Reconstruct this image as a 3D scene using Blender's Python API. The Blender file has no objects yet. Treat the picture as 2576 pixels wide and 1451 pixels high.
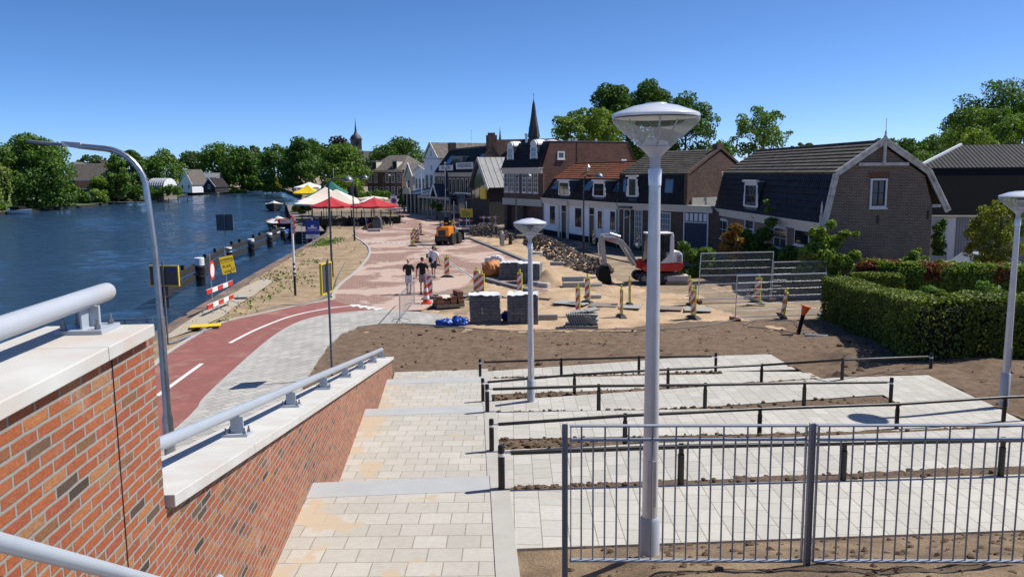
import bpy, bmesh, math, random
import numpy as np
from mathutils import Vector as V, Matrix, noise as mnoise
S = bpy.context.scene
COL = S.collection
R = math.radians
rnd = random.Random(7)
PI = math.pi
# ---------------------------------------------------------------- camera model: pixel (2576x1451 view) -> world
FOC, PIT, ROL, CZ = 2050.0, R(8.1), .0095, 6.05
_R0, _U0, FWD = V((1, 0, 0)), V((0, math.sin(PIT), math.cos(PIT))), V((0, math.cos(PIT), -math.sin(PIT)))
RT = _R0 * math.cos(ROL) - _U0 * math.sin(ROL)
UP = _U0 * math.cos(ROL) + _R0 * math.sin(ROL)
CAM = V((0, 0, CZ))
def ray(px, py): return FWD + RT * ((px - 1288) / FOC) + UP * ((725.5 - py) / FOC)
def W(px, py, z=0.0):
    d = ray(px, py); return CAM + d * ((z - CZ) / d.z)
def WY(px, py, y):
    d = ray(px, py); return CAM + d * (y / d.y)
def WP(px, py, p0, n):
    d = ray(px, py); n = V(n); return CAM + d * ((V(p0) - CAM).dot(n) / d.dot(n))
def WF(px, py, zf):
    z = 0.0
    for _ in range(40):
        w = W(px, py, z); z = .5 * z + .5 * zf(w.x, w.y)
    w.z = z; return w
# ---------------------------------------------------------------- mesh builder
class MB:
    def __init__(s): s.v = []; s.f = []
    def add(s, vs, fs, M=None):
        o = len(s.v)
        s.v += [tuple(M @ V(p)) if M is not None else tuple(p) for p in vs]
        s.f += [tuple(i + o for i in f) for f in fs]; return s
    def box(s, c, d, rz=0.0, M=None):
        x, y, z = d[0] / 2, d[1] / 2, d[2] / 2
        vs = [(a * x, b * y, k * z) for k in (-1, 1) for b in (-1, 1) for a in (-1, 1)]
        T = Matrix.Translation(V(c)) @ (M if M is not None else Matrix.Rotation(rz, 4, 'Z'))
        return s.add(vs, [(0, 2, 3, 1), (4, 5, 7, 6), (0, 1, 5, 4), (2, 6, 7, 3), (0, 4, 6, 2), (1, 3, 7, 5)], T)
    def bx(s, x0, x1, y0, y1, z0, z1): return s.box(((x0 + x1) / 2, (y0 + y1) / 2, (z0 + z1) / 2), (abs(x1 - x0), abs(y1 - y0), abs(z1 - z0)))
    def bar(s, a, b, w, h, up=(0, 0, 1)):
        a, b = V(a), V(b); d = b - a; L = d.length; y = d / L
        x = y.cross(V(up)); x = x.normalized() if x.length > 1e-5 else V((1, 0, 0)); z = x.cross(y)
        M = Matrix((x, y, z)).transposed().to_4x4(); return s.box((a + b) / 2, (w, L, h), M=M)
    def tube(s, pts, r, seg=8, caps=True):
        pts = [V(p) for p in pts]; n = len(pts); o = len(s.v)
        rr = list(r) if isinstance(r, (list, tuple)) else [r] * n
        pu = None
        for i, p in enumerate(pts):
            d = (pts[min(i + 1, n - 1)] - pts[max(i - 1, 0)]).normalized()
            if pu is None: pu = V((0, 0, 1)) if abs(d.z) < .9 else V((1, 0, 0))
            x = d.cross(pu).normalized(); y = x.cross(d).normalized(); pu = y
            for k in range(seg):
                t = 2 * PI * k / seg; s.v.append(tuple(p + (x * math.cos(t) + y * math.sin(t)) * rr[i]))
        for i in range(n - 1):
            for k in range(seg):
                a = o + i * seg + k; b = o + i * seg + (k + 1) % seg; s.f.append((a, b, b + seg, a + seg))
        if caps:
            s.f.append(tuple(o + k for k in range(seg))[::-1]); s.f.append(tuple(o + (n - 1) * seg + k for k in range(seg)))
        return s
    def lathe(s, prof, seg=24, c=(0, 0, 0), M=None):
        o = len(s.v); c = V(c); n = len(prof)
        for r, z in prof:
            for k in range(seg):
                t = 2 * PI * k / seg; p = c + V((r * math.cos(t), r * math.sin(t), z)); s.v.append(tuple(M @ p) if M is not None else tuple(p))
        for i in range(n - 1):
            for k in range(seg):
                a = o + i * seg + k; b = o + i * seg + (k + 1) % seg; s.f.append((a, b, b + seg, a + seg))
        if prof[0][0] > 1e-4: s.f.append(tuple(o + k for k in range(seg))[::-1])
        if prof[-1][0] > 1e-4: s.f.append(tuple(o + (n - 1) * seg + k for k in range(seg)))
        return s
    def ext(s, poly, vec):
        vec = V(vec); P = [V(p) for p in poly]; n = len(P); o = len(s.v)
        nr = V((0, 0, 0))
        for i in range(n): nr += P[i].cross(P[(i + 1) % n])
        if nr.dot(vec) > 0: P = P[::-1]
        s.v += [tuple(p) for p in P] + [tuple(p + vec) for p in P]
        s.f.append(tuple(o + i for i in range(n))); s.f.append(tuple(o + n + i for i in range(n))[::-1])
        for i in range(n):
            j = (i + 1) % n; s.f.append((o + j, o + i, o + n + i, o + n + j))
        return s
    def prism(s, poly, z0, z1): return s.ext([(p[0], p[1], z0) for p in poly], (0, 0, z1 - z0))
    def xz(s, poly, y0, y1): return s.ext([(p[0], y0, p[1]) for p in poly], (0, y1 - y0, 0))
    def yz(s, poly, x0, x1): return s.ext([(x0, p[0], p[1]) for p in poly], (x1 - x0, 0, 0))
    def face(s, pts): o = len(s.v); s.v += [tuple(p) for p in pts]; s.f.append(tuple(range(o, o + len(pts)))); return s
    def ball(s, c, r, seg=12, ring=8):
        if not isinstance(r, (list, tuple)): r = (r, r, r)
        prof = [(math.sin(PI * i / ring), -math.cos(PI * i / ring)) for i in range(ring + 1)]
        M = Matrix.Translation(V(c)) @ Matrix.Diagonal((r[0], r[1], r[2], 1))
        return s.lathe([(max(a, 0.0), b) for a, b in prof], seg, M=M)
    def build(s, name, mat, parent=None, smooth=False, bevel=0.0, uv=True, recenter=False):
        me = bpy.data.meshes.new(name); me.from_pydata(s.v, [], s.f)
        if bevel:
            bm = bmesh.new(); bm.from_mesh(me)
            bmesh.ops.remove_doubles(bm, verts=bm.verts, dist=1e-5)
            bmesh.ops.bevel(bm, geom=[e for e in bm.edges if len(e.link_faces) == 2 and e.calc_face_angle(0) > .5], offset=bevel, segments=2, affect='EDGES', profile=.5)
            bm.to_mesh(me); bm.free()
        me.validate(); me.update()
        if uv: autouv(me)
        if smooth:
            for p in me.polygons: p.use_smooth = True
            try: me.set_sharp_from_angle(angle=R(40))
            except Exception: pass
        o = bpy.data.objects.new(name, me); COL.objects.link(o)
        if mat is not None: me.materials.append(mat)
        if parent is not None: o.parent = parent
        return o
def autouv(me):
    L = me.uv_layers.new(name='UVMap').data
    for p in me.polygons:
        n = p.normal
        if abs(n.z) > .94: t, b = V((1, 0, 0)), V((0, 1, 0))
        else: t = V((-n.y, n.x, 0)).normalized(); b = n.cross(t)
        for li in p.loop_indices:
            c = me.vertices[me.loops[li].vertex_index].co; L[li].uv = (c.dot(t), c.dot(b))
def tag(o, label=None, cat=None, group=None, kind=None):
    if label: o['label'] = label
    if cat: o['category'] = cat
    if group: o['group'] = group
    if kind: o['kind'] = kind
    return o
def thing(name, label, cat, loc=(0, 0, 0), rz=0.0, group=None):
    o = bpy.data.objects.new(name, None); COL.objects.link(o); o.empty_display_size = .2
    o.location = V(loc); o.rotation_euler = (0, 0, rz); return tag(o, label, cat, group)
def struct(o, label=None): o['kind'] = 'structure'; return tag(o, label) if label else o
def kids(o): return [c for c in COL.objects if c.parent == o]
KID = {}
def dup(root, loc=None, rz=None, label=None, group=None, scale=None):
    if root.name not in KID: KID[root.name] = [(c, kids(c)) for c in kids(root)]
    r = root.copy(); COL.objects.link(r)
    if loc is not None: r.location = V(loc)
    if rz is not None: r.rotation_euler = (0, 0, rz) if not isinstance(rz, tuple) else rz
    if scale is not None: r.scale = scale if isinstance(scale, tuple) else (scale,) * 3
    if label: r['label'] = label
    if group: r['group'] = group
    for ch, gs in KID[root.name]:
        c = ch.copy(); COL.objects.link(c); c.parent = r
        for g in gs:
            d = g.copy(); COL.objects.link(d); d.parent = c
    return r
def lettering(s, size, name, mat, parent, loc, rot, depth=.004, align='CENTER', sx=1.0):
    cu = bpy.data.curves.new(name, 'FONT'); cu.body = s; cu.size = size; cu.extrude = depth; cu.align_x = align; cu.align_y = 'CENTER'
    o = bpy.data.objects.new(name, cu); me = bpy.data.meshes.new_from_object(o); bpy.data.objects.remove(o); bpy.data.curves.remove(cu)
    o = bpy.data.objects.new(name, me); COL.objects.link(o); me.materials.clear(); me.materials.append(mat)
    o.parent = parent; o.location = V(loc); o.rotation_euler = rot; o.scale = (sx, 1, 1); return o
# ---------------------------------------------------------------- materials
def node(nt, t, **kw):
    n = nt.nodes.new(t)
    for k, v in kw.items():
        if k in n.inputs.keys() if isinstance(k, str) else False: n.inputs[k].default_value = v
        elif hasattr(n, k): setattr(n, k, v)
    return n
def lin(c):
    return tuple(c) + (1,) if len(c) == 3 else c
def newmat(name):
    m = bpy.data.materials.new(name); m.use_nodes = True; nt = m.node_tree; return m, nt, nt.nodes['Principled BSDF'], nt.links
def coords(nt, kind='Object', scale=None, rot=None):
    tc = nt.nodes.new('ShaderNodeTexCoord'); out = tc.outputs[kind]
    if scale or rot:
        mp = nt.nodes.new('ShaderNodeMapping')
        if scale: mp.inputs['Scale'].default_value = scale
        if rot: mp.inputs['Rotation'].default_value = rot
        nt.links.new(out, mp.inputs[0]); out = mp.outputs[0]
    return out
def noise(nt, co, sc, det=5, rough=.6, dist=0.0):
    n = nt.nodes.new('ShaderNodeTexNoise'); n.inputs['Scale'].default_value = sc; n.inputs['Detail'].default_value = det
    n.inputs['Roughness'].default_value = rough; n.inputs['Distortion'].default_value = dist; nt.links.new(co, n.inputs['Vector']); return n.outputs['Fac']
def ramp(nt, fac, stops, interp='LINEAR'):
    r = nt.nodes.new('ShaderNodeValToRGB'); e = r.color_ramp; e.interpolation = interp
    while len(e.elements) < len(stops): e.elements.new(.5)
    for q, (p, c) in zip(e.elements, stops): q.position = p; q.color = lin(c) if not isinstance(c, (int, float)) else (c, c, c, 1)
    nt.links.new(fac, r.inputs[0]); return r.outputs[0]
def mix(nt, fac, a, b, mode='MIX'):
    m = nt.nodes.new('ShaderNodeMix'); m.data_type = 'RGBA'; m.blend_type = mode
    for sk, val in ((m.inputs[0], fac), (m.inputs[6], a), (m.inputs[7], b)):
        if isinstance(val, (int, float)): sk.default_value = val
        elif isinstance(val, (tuple, list)): sk.default_value = lin(val)
        else: nt.links.new(val, sk)
    return m.outputs[2]
def mth(nt, op, a, b=None, clamp=False):
    m = nt.nodes.new('ShaderNodeMath'); m.operation = op; m.use_clamp = clamp
    for sk, val in ((m.inputs[0], a), (m.inputs[1], b)):
        if val is None: continue
        if isinstance(val, (int, float)): sk.default_value = val
        else: nt.links.new(val, sk)
    return m.outputs[0]
def bump(nt, b, h, st=.3, dist=.02, prev=None):
    n = nt.nodes.new('ShaderNodeBump'); n.inputs['Strength'].default_value = st; n.inputs['Distance'].default_value = dist
    nt.links.new(h, n.inputs['Height']); nt.links.new(n.outputs[0], b.inputs['Normal']); return n
def pm(name, c, c2=None, sc=4.0, rough=.7, metal=0.0, bmp=0.0, bsc=30.0, bd=.01, spec=.5, amt=.5, c3=None, coat=0):
    """general painted / mineral surface: two or three tones broken up by noise, uneven gloss, fine bump"""
    m, nt, b, L = newmat(name); co = coords(nt)
    c2 = c2 or tuple(x * .82 for x in c)
    f = noise(nt, co, sc, 6, .65)
    st = [(.5 - amt * .4, c2), (.5 + amt * .4, c)]
    if c3: st = [(.3, c3), (.48, c2), (.65, c)]
    L.new(ramp(nt, f, st), b.inputs['Base Color'])
    b.inputs['Metallic'].default_value = metal; b.inputs['Specular IOR Level'].default_value = spec
    if coat: b.inputs['Coat Weight'].default_value = coat
    f2 = noise(nt, co, sc * 3, 4)
    L.new(mth(nt, 'ADD', mth(nt, 'MULTIPLY', f2, .25), rough - .12, True), b.inputs['Roughness'])
    if bmp: bump(nt, b, noise(nt, co, bsc, 6, .7), bmp, bd)
    return m
def brickmat(name, stops, mortar, bw=.22, bh=.0625, ms=.011, sc2=9, bmp=.6, bd=.012, rough=.85, rot=None, off=.5, sand=None, dirt=.25, vary=.35, warp=0.0, bloom=0.0):
    """stops: ramp of colours chosen at random per brick"""
    m, nt, b, L = newmat(name); co = coords(nt, 'UV', rot=rot)
    if warp:
        nn = nt.nodes.new('ShaderNodeTexNoise'); nn.inputs['Scale'].default_value = 5; nn.inputs['Detail'].default_value = 3; L.new(co, nn.inputs['Vector'])
        va = nt.nodes.new('ShaderNodeVectorMath'); va.operation = 'SCALE'; va.inputs['Scale'].default_value = warp; L.new(nn.outputs['Color'], va.inputs[0])
        vb = nt.nodes.new('ShaderNodeVectorMath'); L.new(co, vb.inputs[0]); L.new(va.outputs[0], vb.inputs[1]); cb = vb.outputs[0]
    else: cb = co
    t = nt.nodes.new('ShaderNodeTexBrick'); L.new(cb, t.inputs['Vector'])
    t.inputs['Scale'].default_value = 1; t.inputs['Brick Width'].default_value = bw; t.inputs['Row Height'].default_value = bh
    t.inputs['Mortar Size'].default_value = ms; t.inputs['Mortar Smooth'].default_value = .25; t.offset = off
    t.inputs['Color1'].default_value = (0, 0, 0, 1); t.inputs['Color2'].default_value = (1, 1, 1, 1); t.inputs['Mortar'].default_value = (.5, .5, .5, 1)
    col = ramp(nt, t.outputs['Color'], stops)
    f = noise(nt, co, sc2 * 4, 6, .7)
    col = mix(nt, 1.0, col, ramp(nt, f, [(.2, 1 - vary), (.75, 1 + vary * .25)]), 'MULTIPLY')
    g = noise(nt, co, .7, 4, .6)
    mo = mix(nt, f, tuple(x * .75 for x in mortar), mortar)
    col = mix(nt, t.outputs['Fac'], col, mo)
    col = mix(nt, 1.0, col, ramp(nt, g, [(.3, 1 - dirt), (.65, 1.0)]), 'MULTIPLY')
    if sand:
        sc, amount, scol = sand[:3]
        s1 = noise(nt, co, sc, 8, .62, .4)
        if len(sand) > 3:       # drifts lie thickest against the foot of the brick wall
            sx = nt.nodes.new('ShaderNodeSeparateXYZ'); L.new(coords(nt), sx.inputs[0]); mm = mth(nt, 'ADD', mth(nt, 'ADD', sx.outputs[0], mth(nt, 'MULTIPLY', sx.outputs[1], .072)), 1.85)
            s1 = mth(nt, 'ADD', s1, mth(nt, 'MULTIPLY', mth(nt, 'SUBTRACT', 1.0, mm, True), .13))
        col = mix(nt, ramp(nt, s1, [(1 - amount - .02, 0), (1 - amount + .012, .85)]), col, scol)
    if bloom: col = mix(nt, ramp(nt, noise(nt, co, 2.3, 9, .75, .5), [(.56, 0), (.74, bloom)]), col, (.5, .4, .33))
    L.new(col, b.inputs['Base Color']); b.inputs['Roughness'].default_value = rough; b.inputs['Specular IOR Level'].default_value = .3
    h = mth(nt, 'ADD', mth(nt, 'MULTIPLY', t.outputs['Fac'], -1.0), mth(nt, 'MULTIPLY', f, .5))
    bump(nt, b, h, bmp, bd); return m
def tilemat(name, c, c2, tw=.25, th=.33, rough=.75, rib=.55, moss=None):
    """pantiles: rows across the slope (v), rolls along it (u)"""
    m, nt, b, L = newmat(name); co = coords(nt, 'UV')
    sp = nt.nodes.new('ShaderNodeSeparateXYZ'); L.new(co, sp.inputs[0])
    fv = mth(nt, 'FRACT', mth(nt, 'DIVIDE', sp.outputs[1], th)); fu = mth(nt, 'DIVIDE', sp.outputs[0], tw)
    su = mth(nt, 'SINE', mth(nt, 'MULTIPLY', fu, 2 * PI))
    h = mth(nt, 'ADD', mth(nt, 'MULTIPLY', su, rib * .5), mth(nt, 'MULTIPLY', fv, -.8))
    t = nt.nodes.new('ShaderNodeTexBrick'); L.new(co, t.inputs['Vector']); t.inputs['Scale'].default_value = 1; t.inputs['Brick Width'].default_value = tw; t.inputs['Row Height'].default_value = th
    t.offset = 0; t.inputs['Mortar Size'].default_value = 0.0; t.inputs['Color1'].default_value = (0, 0, 0, 1); t.inputs['Color2'].default_value = (1, 1, 1, 1)
    col = ramp(nt, t.outputs['Color'], [(.0, c2), (1., c)])
    col = mix(nt, 1.0, col, ramp(nt, noise(nt, co, 1.3, 7, .7), [(.3, .62), (.7, 1.12)]), 'MULTIPLY')
    if moss: col = mix(nt, ramp(nt, noise(nt, co, 2.6, 8, .75), [(.56, 0), (.66, .8)]), col, moss)
    L.new(col, b.inputs['Base Color']); b.inputs['Roughness'].default_value = rough; b.inputs['Specular IOR Level'].default_value = .15
    bump(nt, b, h, 1.0, .07); return m
def glassmat(name, c=(.02, .025, .03), rough=.06, wav=.05):
    m, nt, b, L = newmat(name); b.inputs['Base Color'].default_value = lin(c); b.inputs['Roughness'].default_value = rough
    b.inputs['Specular IOR Level'].default_value = .8; bump(nt, b, noise(nt, coords(nt), 1.2, 2), wav, .05); return m
def leafmat(name, a, bb, yel=None, tr=.35, rough=.55):
    m, nt, b, L = newmat(name); g = nt.nodes.new('ShaderNodeNewGeometry')
    f = noise(nt, coords(nt, 'Object'), .5, 3)
    fac = mth(nt, 'ADD', mth(nt, 'MULTIPLY', g.outputs['Random Per Island'], .55), mth(nt, 'MULTIPLY', f, .5))
    st = [(.2, a), (.62, bb)]
    if yel: st += [(.9, yel)]
    col = ramp(nt, fac, st)
    L.new(col, b.inputs['Base Color']); b.inputs['Roughness'].default_value = rough; b.inputs['Specular IOR Level'].default_value = .25
    t = nt.nodes.new('ShaderNodeBsdfTranslucent'); L.new(mix(nt, 1.0, col, (1.25, 1.3, .45), 'MULTIPLY'), t.inputs['Color'])
    ms = nt.nodes.new('ShaderNodeMixShader'); ms.inputs[0].default_value = tr
    L.new(b.outputs[0], ms.inputs[1]); L.new(t.outputs[0], ms.inputs[2]); L.new(ms.outputs[0], nt.nodes['Material Output'].inputs['Surface']); return m

M = {}
M['brick_wall'] = brickmat('brick_wall', [(0, (.07, .05, .04)), (.02, (.14, .09, .06)), (.06, (.27, .13, .06)), (.2, (.37, .105, .045)), (.5, (.44, .13, .045)), (.72, (.38, .095, .05)), (.9, (.50, .2, .07)), (1, (.40, .2, .095))], (.35, .33, .29), bw=.225, bh=.0645, ms=.0095, bmp=.9, bd=.014, dirt=.15, vary=.5, warp=.012, bloom=.55)
M['brick_barn'] = brickmat('brick_barn', [(0, (.13, .082, .06)), (.5, (.185, .115, .08)), (1, (.24, .15, .10))], (.36, .31, .25), bh=.075, bw=.24, ms=.014, bmp=.4)
M['brick_dim'] = brickmat('brick_dim', [(0, (.075, .045, .035)), (.5, (.125, .068, .05)), (1, (.17, .095, .065))], (.17, .14, .12), bh=.075, bw=.24, ms=.01, bmp=.4)
M['brick_red'] = brickmat('brick_red', [(0, (.12, .05, .036)), (.5, (.17, .07, .05)), (1, (.22, .095, .065))], (.2, .16, .135), bh=.075, bw=.24, ms=.01, bmp=.4)
M['paver'] = brickmat('paver', [(0, (.43, .41, .36)), (.5, (.465, .44, .39)), (1, (.50, .475, .42))], (.29, .255, .2), bw=.36, bh=.3, ms=.0065, sc2=3, bmp=.35, bd=.006, rough=.8, sand=(1.3, .36, (.45, .36, .25), True), dirt=.1, vary=.16)
M['paver_ramp'] = brickmat('paver_ramp', [(0, (.43, .415, .37)), (.5, (.47, .45, .40)), (1, (.515, .49, .44))], (.27, .245, .2), bw=.42, bh=.3, ms=.0065, sc2=3, bmp=.35, bd=.006, rough=.8, rot=(0, 0, PI / 2), dirt=.1, vary=.16, sand=(.8, .29, (.46, .38, .26)))
M['pave_grey'] = brickmat('pave_grey', [(0, (.37, .36, .33)), (.5, (.43, .42, .385)), (1, (.5, .48, .44))], (.22, .2, .17), bw=.45, bh=.27, ms=.012, sc2=3, bmp=.3, bd=.006, rough=.8, rot=(0, 0, R(-52)), dirt=.12, vary=.2)
M['plaza'] = brickmat('plaza', [(0, (.24, .125, .1)), (.5, (.30, .165, .135)), (1, (.35, .2, .165))], (.4, .33, .25), bw=.2, bh=.1, ms=.011, sc2=3, bmp=.25, bd=.005, rough=.85, rot=(0, 0, R(35)), dirt=.15, vary=.3, sand=(.22, .48, (.48, .365, .30)))
M['street'] = brickmat('street', [(0, (.10, .09, .085)), (.5, (.14, .125, .115)), (1, (.18, .155, .14))], (.2, .17, .13), bw=.2, bh=.1, ms=.011, sc2=3, bmp=.25, bd=.005, rough=.85, rot=(0, 0, R(20)), dirt=.2, vary=.3, sand=(.2, .42, (.36, .28, .2)))
M['quay_stone'] = brickmat('quay_stone', [(0, (.16, .125, .105)), (.5, (.22, .155, .12)), (1, (.28, .2, .15))], (.2, .17, .13), bw=1.1, bh=.6, ms=.012, sc2=4, bmp=.4, bd=.01, rot=(0, 0, R(84)), vary=.4)
M['red_path'] = pm('red_path', (.28, .105, .086), (.225, .08, .065), sc=.7, rough=.85, bmp=.35, bsc=220, bd=.004, c3=(.31, .16, .125))
M['soil'] = pm('soil', (.225, .16, .11), (.17, .12, .082), sc=3.5, rough=.95, bmp=1.0, bsc=24, bd=.045, c3=(.11, .077, .054), spec=.15)
M['soil_strip'] = pm('soil_strip', (.20, .14, .095), (.13, .09, .06), sc=9, rough=.95, bmp=1.0, bsc=30, bd=.04, c3=(.3, .22, .135), spec=.15)
M['near_soil'] = pm('near_soil', (.17, .12, .08), (.27, .195, .125), sc=1.3, rough=.95, bmp=1.0, bsc=26, bd=.04, c3=(.39, .285, .18), spec=.15)
M['sand'] = pm('sand', (.52, .385, .25), (.43, .31, .2), sc=.8, rough=.95, bmp=.8, bsc=9, bd=.06, c3=(.31, .22, .145), spec=.15)
M['verge'] = pm('verge', (.4, .3, .19), (.3, .22, .14), sc=.9, rough=.95, bmp=.8, bsc=12, bd=.05, c3=(.2, .15, .09), spec=.15)
M['gravel'] = pm('gravel', (.52, .46, .36), (.36, .3, .22), sc=14, rough=.9, bmp=1.0, bsc=26, bd=.05, amt=.4)
M['ground'] = pm('ground', (.34, .26, .17), (.24, .18, .12), sc=.5, rough=.95, bmp=.6, bsc=9, bd=.05, c3=(.17, .13, .09))
M['grass'] = pm('grass', (.075, .12, .03), (.05, .085, .022), sc=.6, rough=.9, bmp=.6, bsc=12, bd=.05)
M['conc'] = pm('conc', (.42, .405, .365), (.35, .335, .30), sc=2.2, rough=.8, bmp=.15, bsc=50, bd=.004)
M['coping'] = pm('coping', (.56, .555, .52), (.5, .485, .45), sc=1.6, rough=.75, bmp=.2, bsc=40, bd=.004, c3=(.5, .42, .35))
M['nosing'] = pm('nosing', (.40, .41, .41), (.35, .36, .36), sc=2.5, rough=.75, bmp=.12, bsc=60, bd=.003)
M['kerb'] = pm('kerb', (.42, .41, .385), (.34, .33, .305), sc=3, rough=.85, bmp=.2, bsc=40, bd=.005)
M['kerb_dark'] = pm('kerb_dark', (.2, .2, .2), (.15, .15, .15), sc=3, rough=.85, bmp=.2, bsc=40, bd=.005)
M['rail_grey'] = pm('rail_grey', (.37, .41, .46), (.33, .37, .42), sc=1.5, rough=.38, spec=.5)
M['rail_dusty'] = pm('rail_dusty', (.40, .43, .47), (.37, .40, .44), sc=1.1, rough=.42, c3=(.48, .39, .33))
M['galv'] = pm('galv', (.62, .64, .67), (.50, .52, .55), sc=6, rough=.36, metal=.85, bmp=.06, bsc=18)
M['galv_dark'] = pm('galv_dark', (.2, .215, .24), (.15, .165, .19), sc=6, rough=.45, metal=.5)
M['fence_grey'] = pm('fence_grey', (.27, .30, .35), (.23, .255, .30), sc=4, rough=.42)
M['steel'] = pm('steel', (.5, .51, .53), (.36, .37, .39), sc=4, rough=.3, metal=.9)
M['lamp_cap'] = pm('lamp_cap', (.70, .73, .78), (.66, .69, .74), sc=1.2, rough=.2, metal=.1, coat=.5)
M['lamp_pole'] = pm('lamp_pole', (.62, .64, .67), (.5, .52, .55), sc=5, rough=.34, metal=.35, bmp=.05, bsc=14)
M['lamp_grey'] = pm('lamp_grey', (.40, .44, .50), (.37, .41, .47), sc=3, rough=.4)
M['pole_dark'] = pm('pole_dark', (.055, .07, .085), (.04, .05, .062), sc=3, rough=.35)
M['black'] = pm('black', (.014, .014, .016), (.01, .01, .011), sc=5, rough=.42)
M['black_matt'] = pm('black_matt', (.011, .011, .012), (.008, .008, .009), sc=4, rough=.85, spec=.25)
M['rubber'] = pm('rubber', (.025, .025, .026), (.016, .016, .017), sc=8, rough=.7, bmp=.2, bsc=60)
M['white'] = pm('white', (.76, .76, .75), (.68, .68, .66), sc=1.5, rough=.5)
M['white_wall'] = pm('white_wall', (.84, .85, .87), (.78, .79, .8), sc=.8, rough=.8, bmp=.1, bsc=25)
M['white_worn'] = pm('white_worn', (.68, .66, .61), (.58, .55, .49), sc=3, rough=.7, c3=(.33, .28, .22), bmp=.2, bsc=30)
M['cream'] = pm('cream', (.66, .62, .52), (.58, .54, .44), sc=1.5, rough=.6)
M['cream_dim'] = pm('cream_dim', (.5, .47, .38), (.42, .39, .31), sc=1.5, rough=.6)
M['canvas_cream'] = pm('canvas_cream', (.72, .63, .52), (.66, .57, .47), sc=.7, rough=.8)
M['canvas_red'] = pm('canvas_red', (.46, .022, .03), (.38, .016, .024), sc=.7, rough=.75)
M['canvas_green'] = pm('canvas_green', (.012, .15, .12), (.01, .12, .095), sc=.7, rough=.75)
M['canvas_white'] = pm('canvas_white', (.75, .75, .74), (.66, .67, .68), sc=.7, rough=.75)
M['yellow'] = pm('yellow', (.78, .56, .015), (.7, .48, .01), sc=2, rough=.45)
M['neon'] = pm('neon', (.60, .62, .015), (.52, .52, .01), sc=2, rough=.45)
M['red'] = pm('red', (.55, .03, .02), (.46, .024, .016), sc=2, rough=.45)
M['orange_red'] = pm('orange_red', (.62, .06, .025), (.54, .05, .02), sc=3, rough=.5)
M['orange'] = pm('orange', (.80, .25, .012), (.7, .2, .01), sc=2, rough=.35, coat=.3)
M['tarp_orange'] = pm('tarp_orange', (.50, .19, .045), (.4, .14, .03), sc=3, rough=.6)
M['neon_orange'] = pm('neon_orange', (.85, .13, .02), (.75, .1, .015), sc=2, rough=.5)
M['blue_sign'] = pm('blue_sign', (.012, .04, .32), (.01, .03, .27), sc=2, rough=.35)
M['blue_tarp'] = pm('blue_tarp', (.015, .09, .42), (.01, .06, .3), sc=5, rough=.4)
M['blue_cloth'] = pm('blue_cloth', (.03, .16, .45), (.02, .11, .35), sc=3, rough=.7)
M['navy'] = pm('navy', (.02, .03, .07), (.014, .02, .05), sc=3, rough=.7)
M['sign_back'] = pm('sign_back', (.075, .08, .085), (.06, .064, .07), sc=2, rough=.55)
M['wood'] = pm('wood', (.2, .14, .085), (.13, .09, .055), sc=6, rough=.8, bmp=.3, bsc=24)
M['wood_grey'] = pm('wood_grey', (.24, .21, .175), (.17, .145, .12), sc=5, rough=.85, bmp=.3, bsc=24)
M['wood_dark'] = pm('wood_dark', (.028, .026, .025), (.018, .017, .016), sc=5, rough=.75, bmp=.3, bsc=20)
M['bark'] = pm('bark', (.12, .09, .065), (.075, .055, .04), sc=5, rough=.9, bmp=.6, bsc=14, bd=.04)
M['paver_blue'] = brickmat('paver_blue', [(0, (.21, .21, .225)), (.5, (.31, .3, .315)), (1, (.42, .41, .41))], (.08, .08, .085), bw=.2, bh=.105, ms=.008, bmp=.5)
M['brick_dark'] = pm('brick_dark', (.105, .085, .075), (.07, .057, .05), sc=12, rough=.9, bmp=.3, bsc=60, c3=(.17, .135, .11))
M['brick_rust'] = pm('brick_rust', (.2, .085, .055), (.14, .06, .04), sc=9, rough=.9, bmp=.3, bsc=60)
M['arm_grey'] = pm('arm_grey', (.42, .41, .385), (.33, .32, .3), sc=3, rough=.5, c3=(.3, .25, .19))
M['stone_grey'] = pm('stone_grey', (.34, .335, .32), (.26, .255, .245), sc=6, rough=.85, bmp=.25, bsc=50)
M['stone_light'] = pm('stone_light', (.5, .485, .45), (.42, .405, .37), sc=6, rough=.85, bmp=.25, bsc=50)
M['skin'] = pm('skin', (.55, .30, .21), (.48, .25, .17), sc=9, rough=.5)
M['hair'] = pm('hair', (.035, .024, .017), (.022, .015, .011), sc=20, rough=.6, bmp=.4, bsc=90)
M['shirt_black'] = pm('shirt_black', (.011, .011, .012), (.007, .007, .008), sc=6, rough=.85, bmp=.3, bsc=12, bd=.03)
M['shirt_dark'] = pm('shirt_dark', (.022, .024, .026), (.015, .016, .018), sc=6, rough=.85, bmp=.3, bsc=12, bd=.03)
M['shirt_white'] = pm('shirt_white', (.74, .75, .79), (.66, .67, .72), sc=6, rough=.85, bmp=.4, bsc=12, bd=.03)
M['short_white'] = pm('short_white', (.62, .62, .68), (.55, .55, .62), sc=6, rough=.85)
M['short_mauve'] = pm('short_mauve', (.3, .22, .24), (.24, .17, .19), sc=6, rough=.85)
M['short_navy'] = pm('short_navy', (.03, .045, .085), (.02, .03, .06), sc=6, rough=.85)
M['green_cloth'] = pm('green_cloth', (.2, .42, .28), (.15, .34, .22), sc=6, rough=.85)
M['bag_yellow'] = pm('bag_yellow', (.48, .35, .12), (.38, .27, .08), sc=6, rough=.75)
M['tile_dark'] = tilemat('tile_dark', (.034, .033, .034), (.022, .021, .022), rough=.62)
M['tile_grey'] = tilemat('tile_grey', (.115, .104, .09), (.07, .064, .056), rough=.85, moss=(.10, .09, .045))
M['tile_red'] = tilemat('tile_red', (.30, .105, .055), (.17, .065, .04), rough=.85, moss=(.09, .06, .045))
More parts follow.
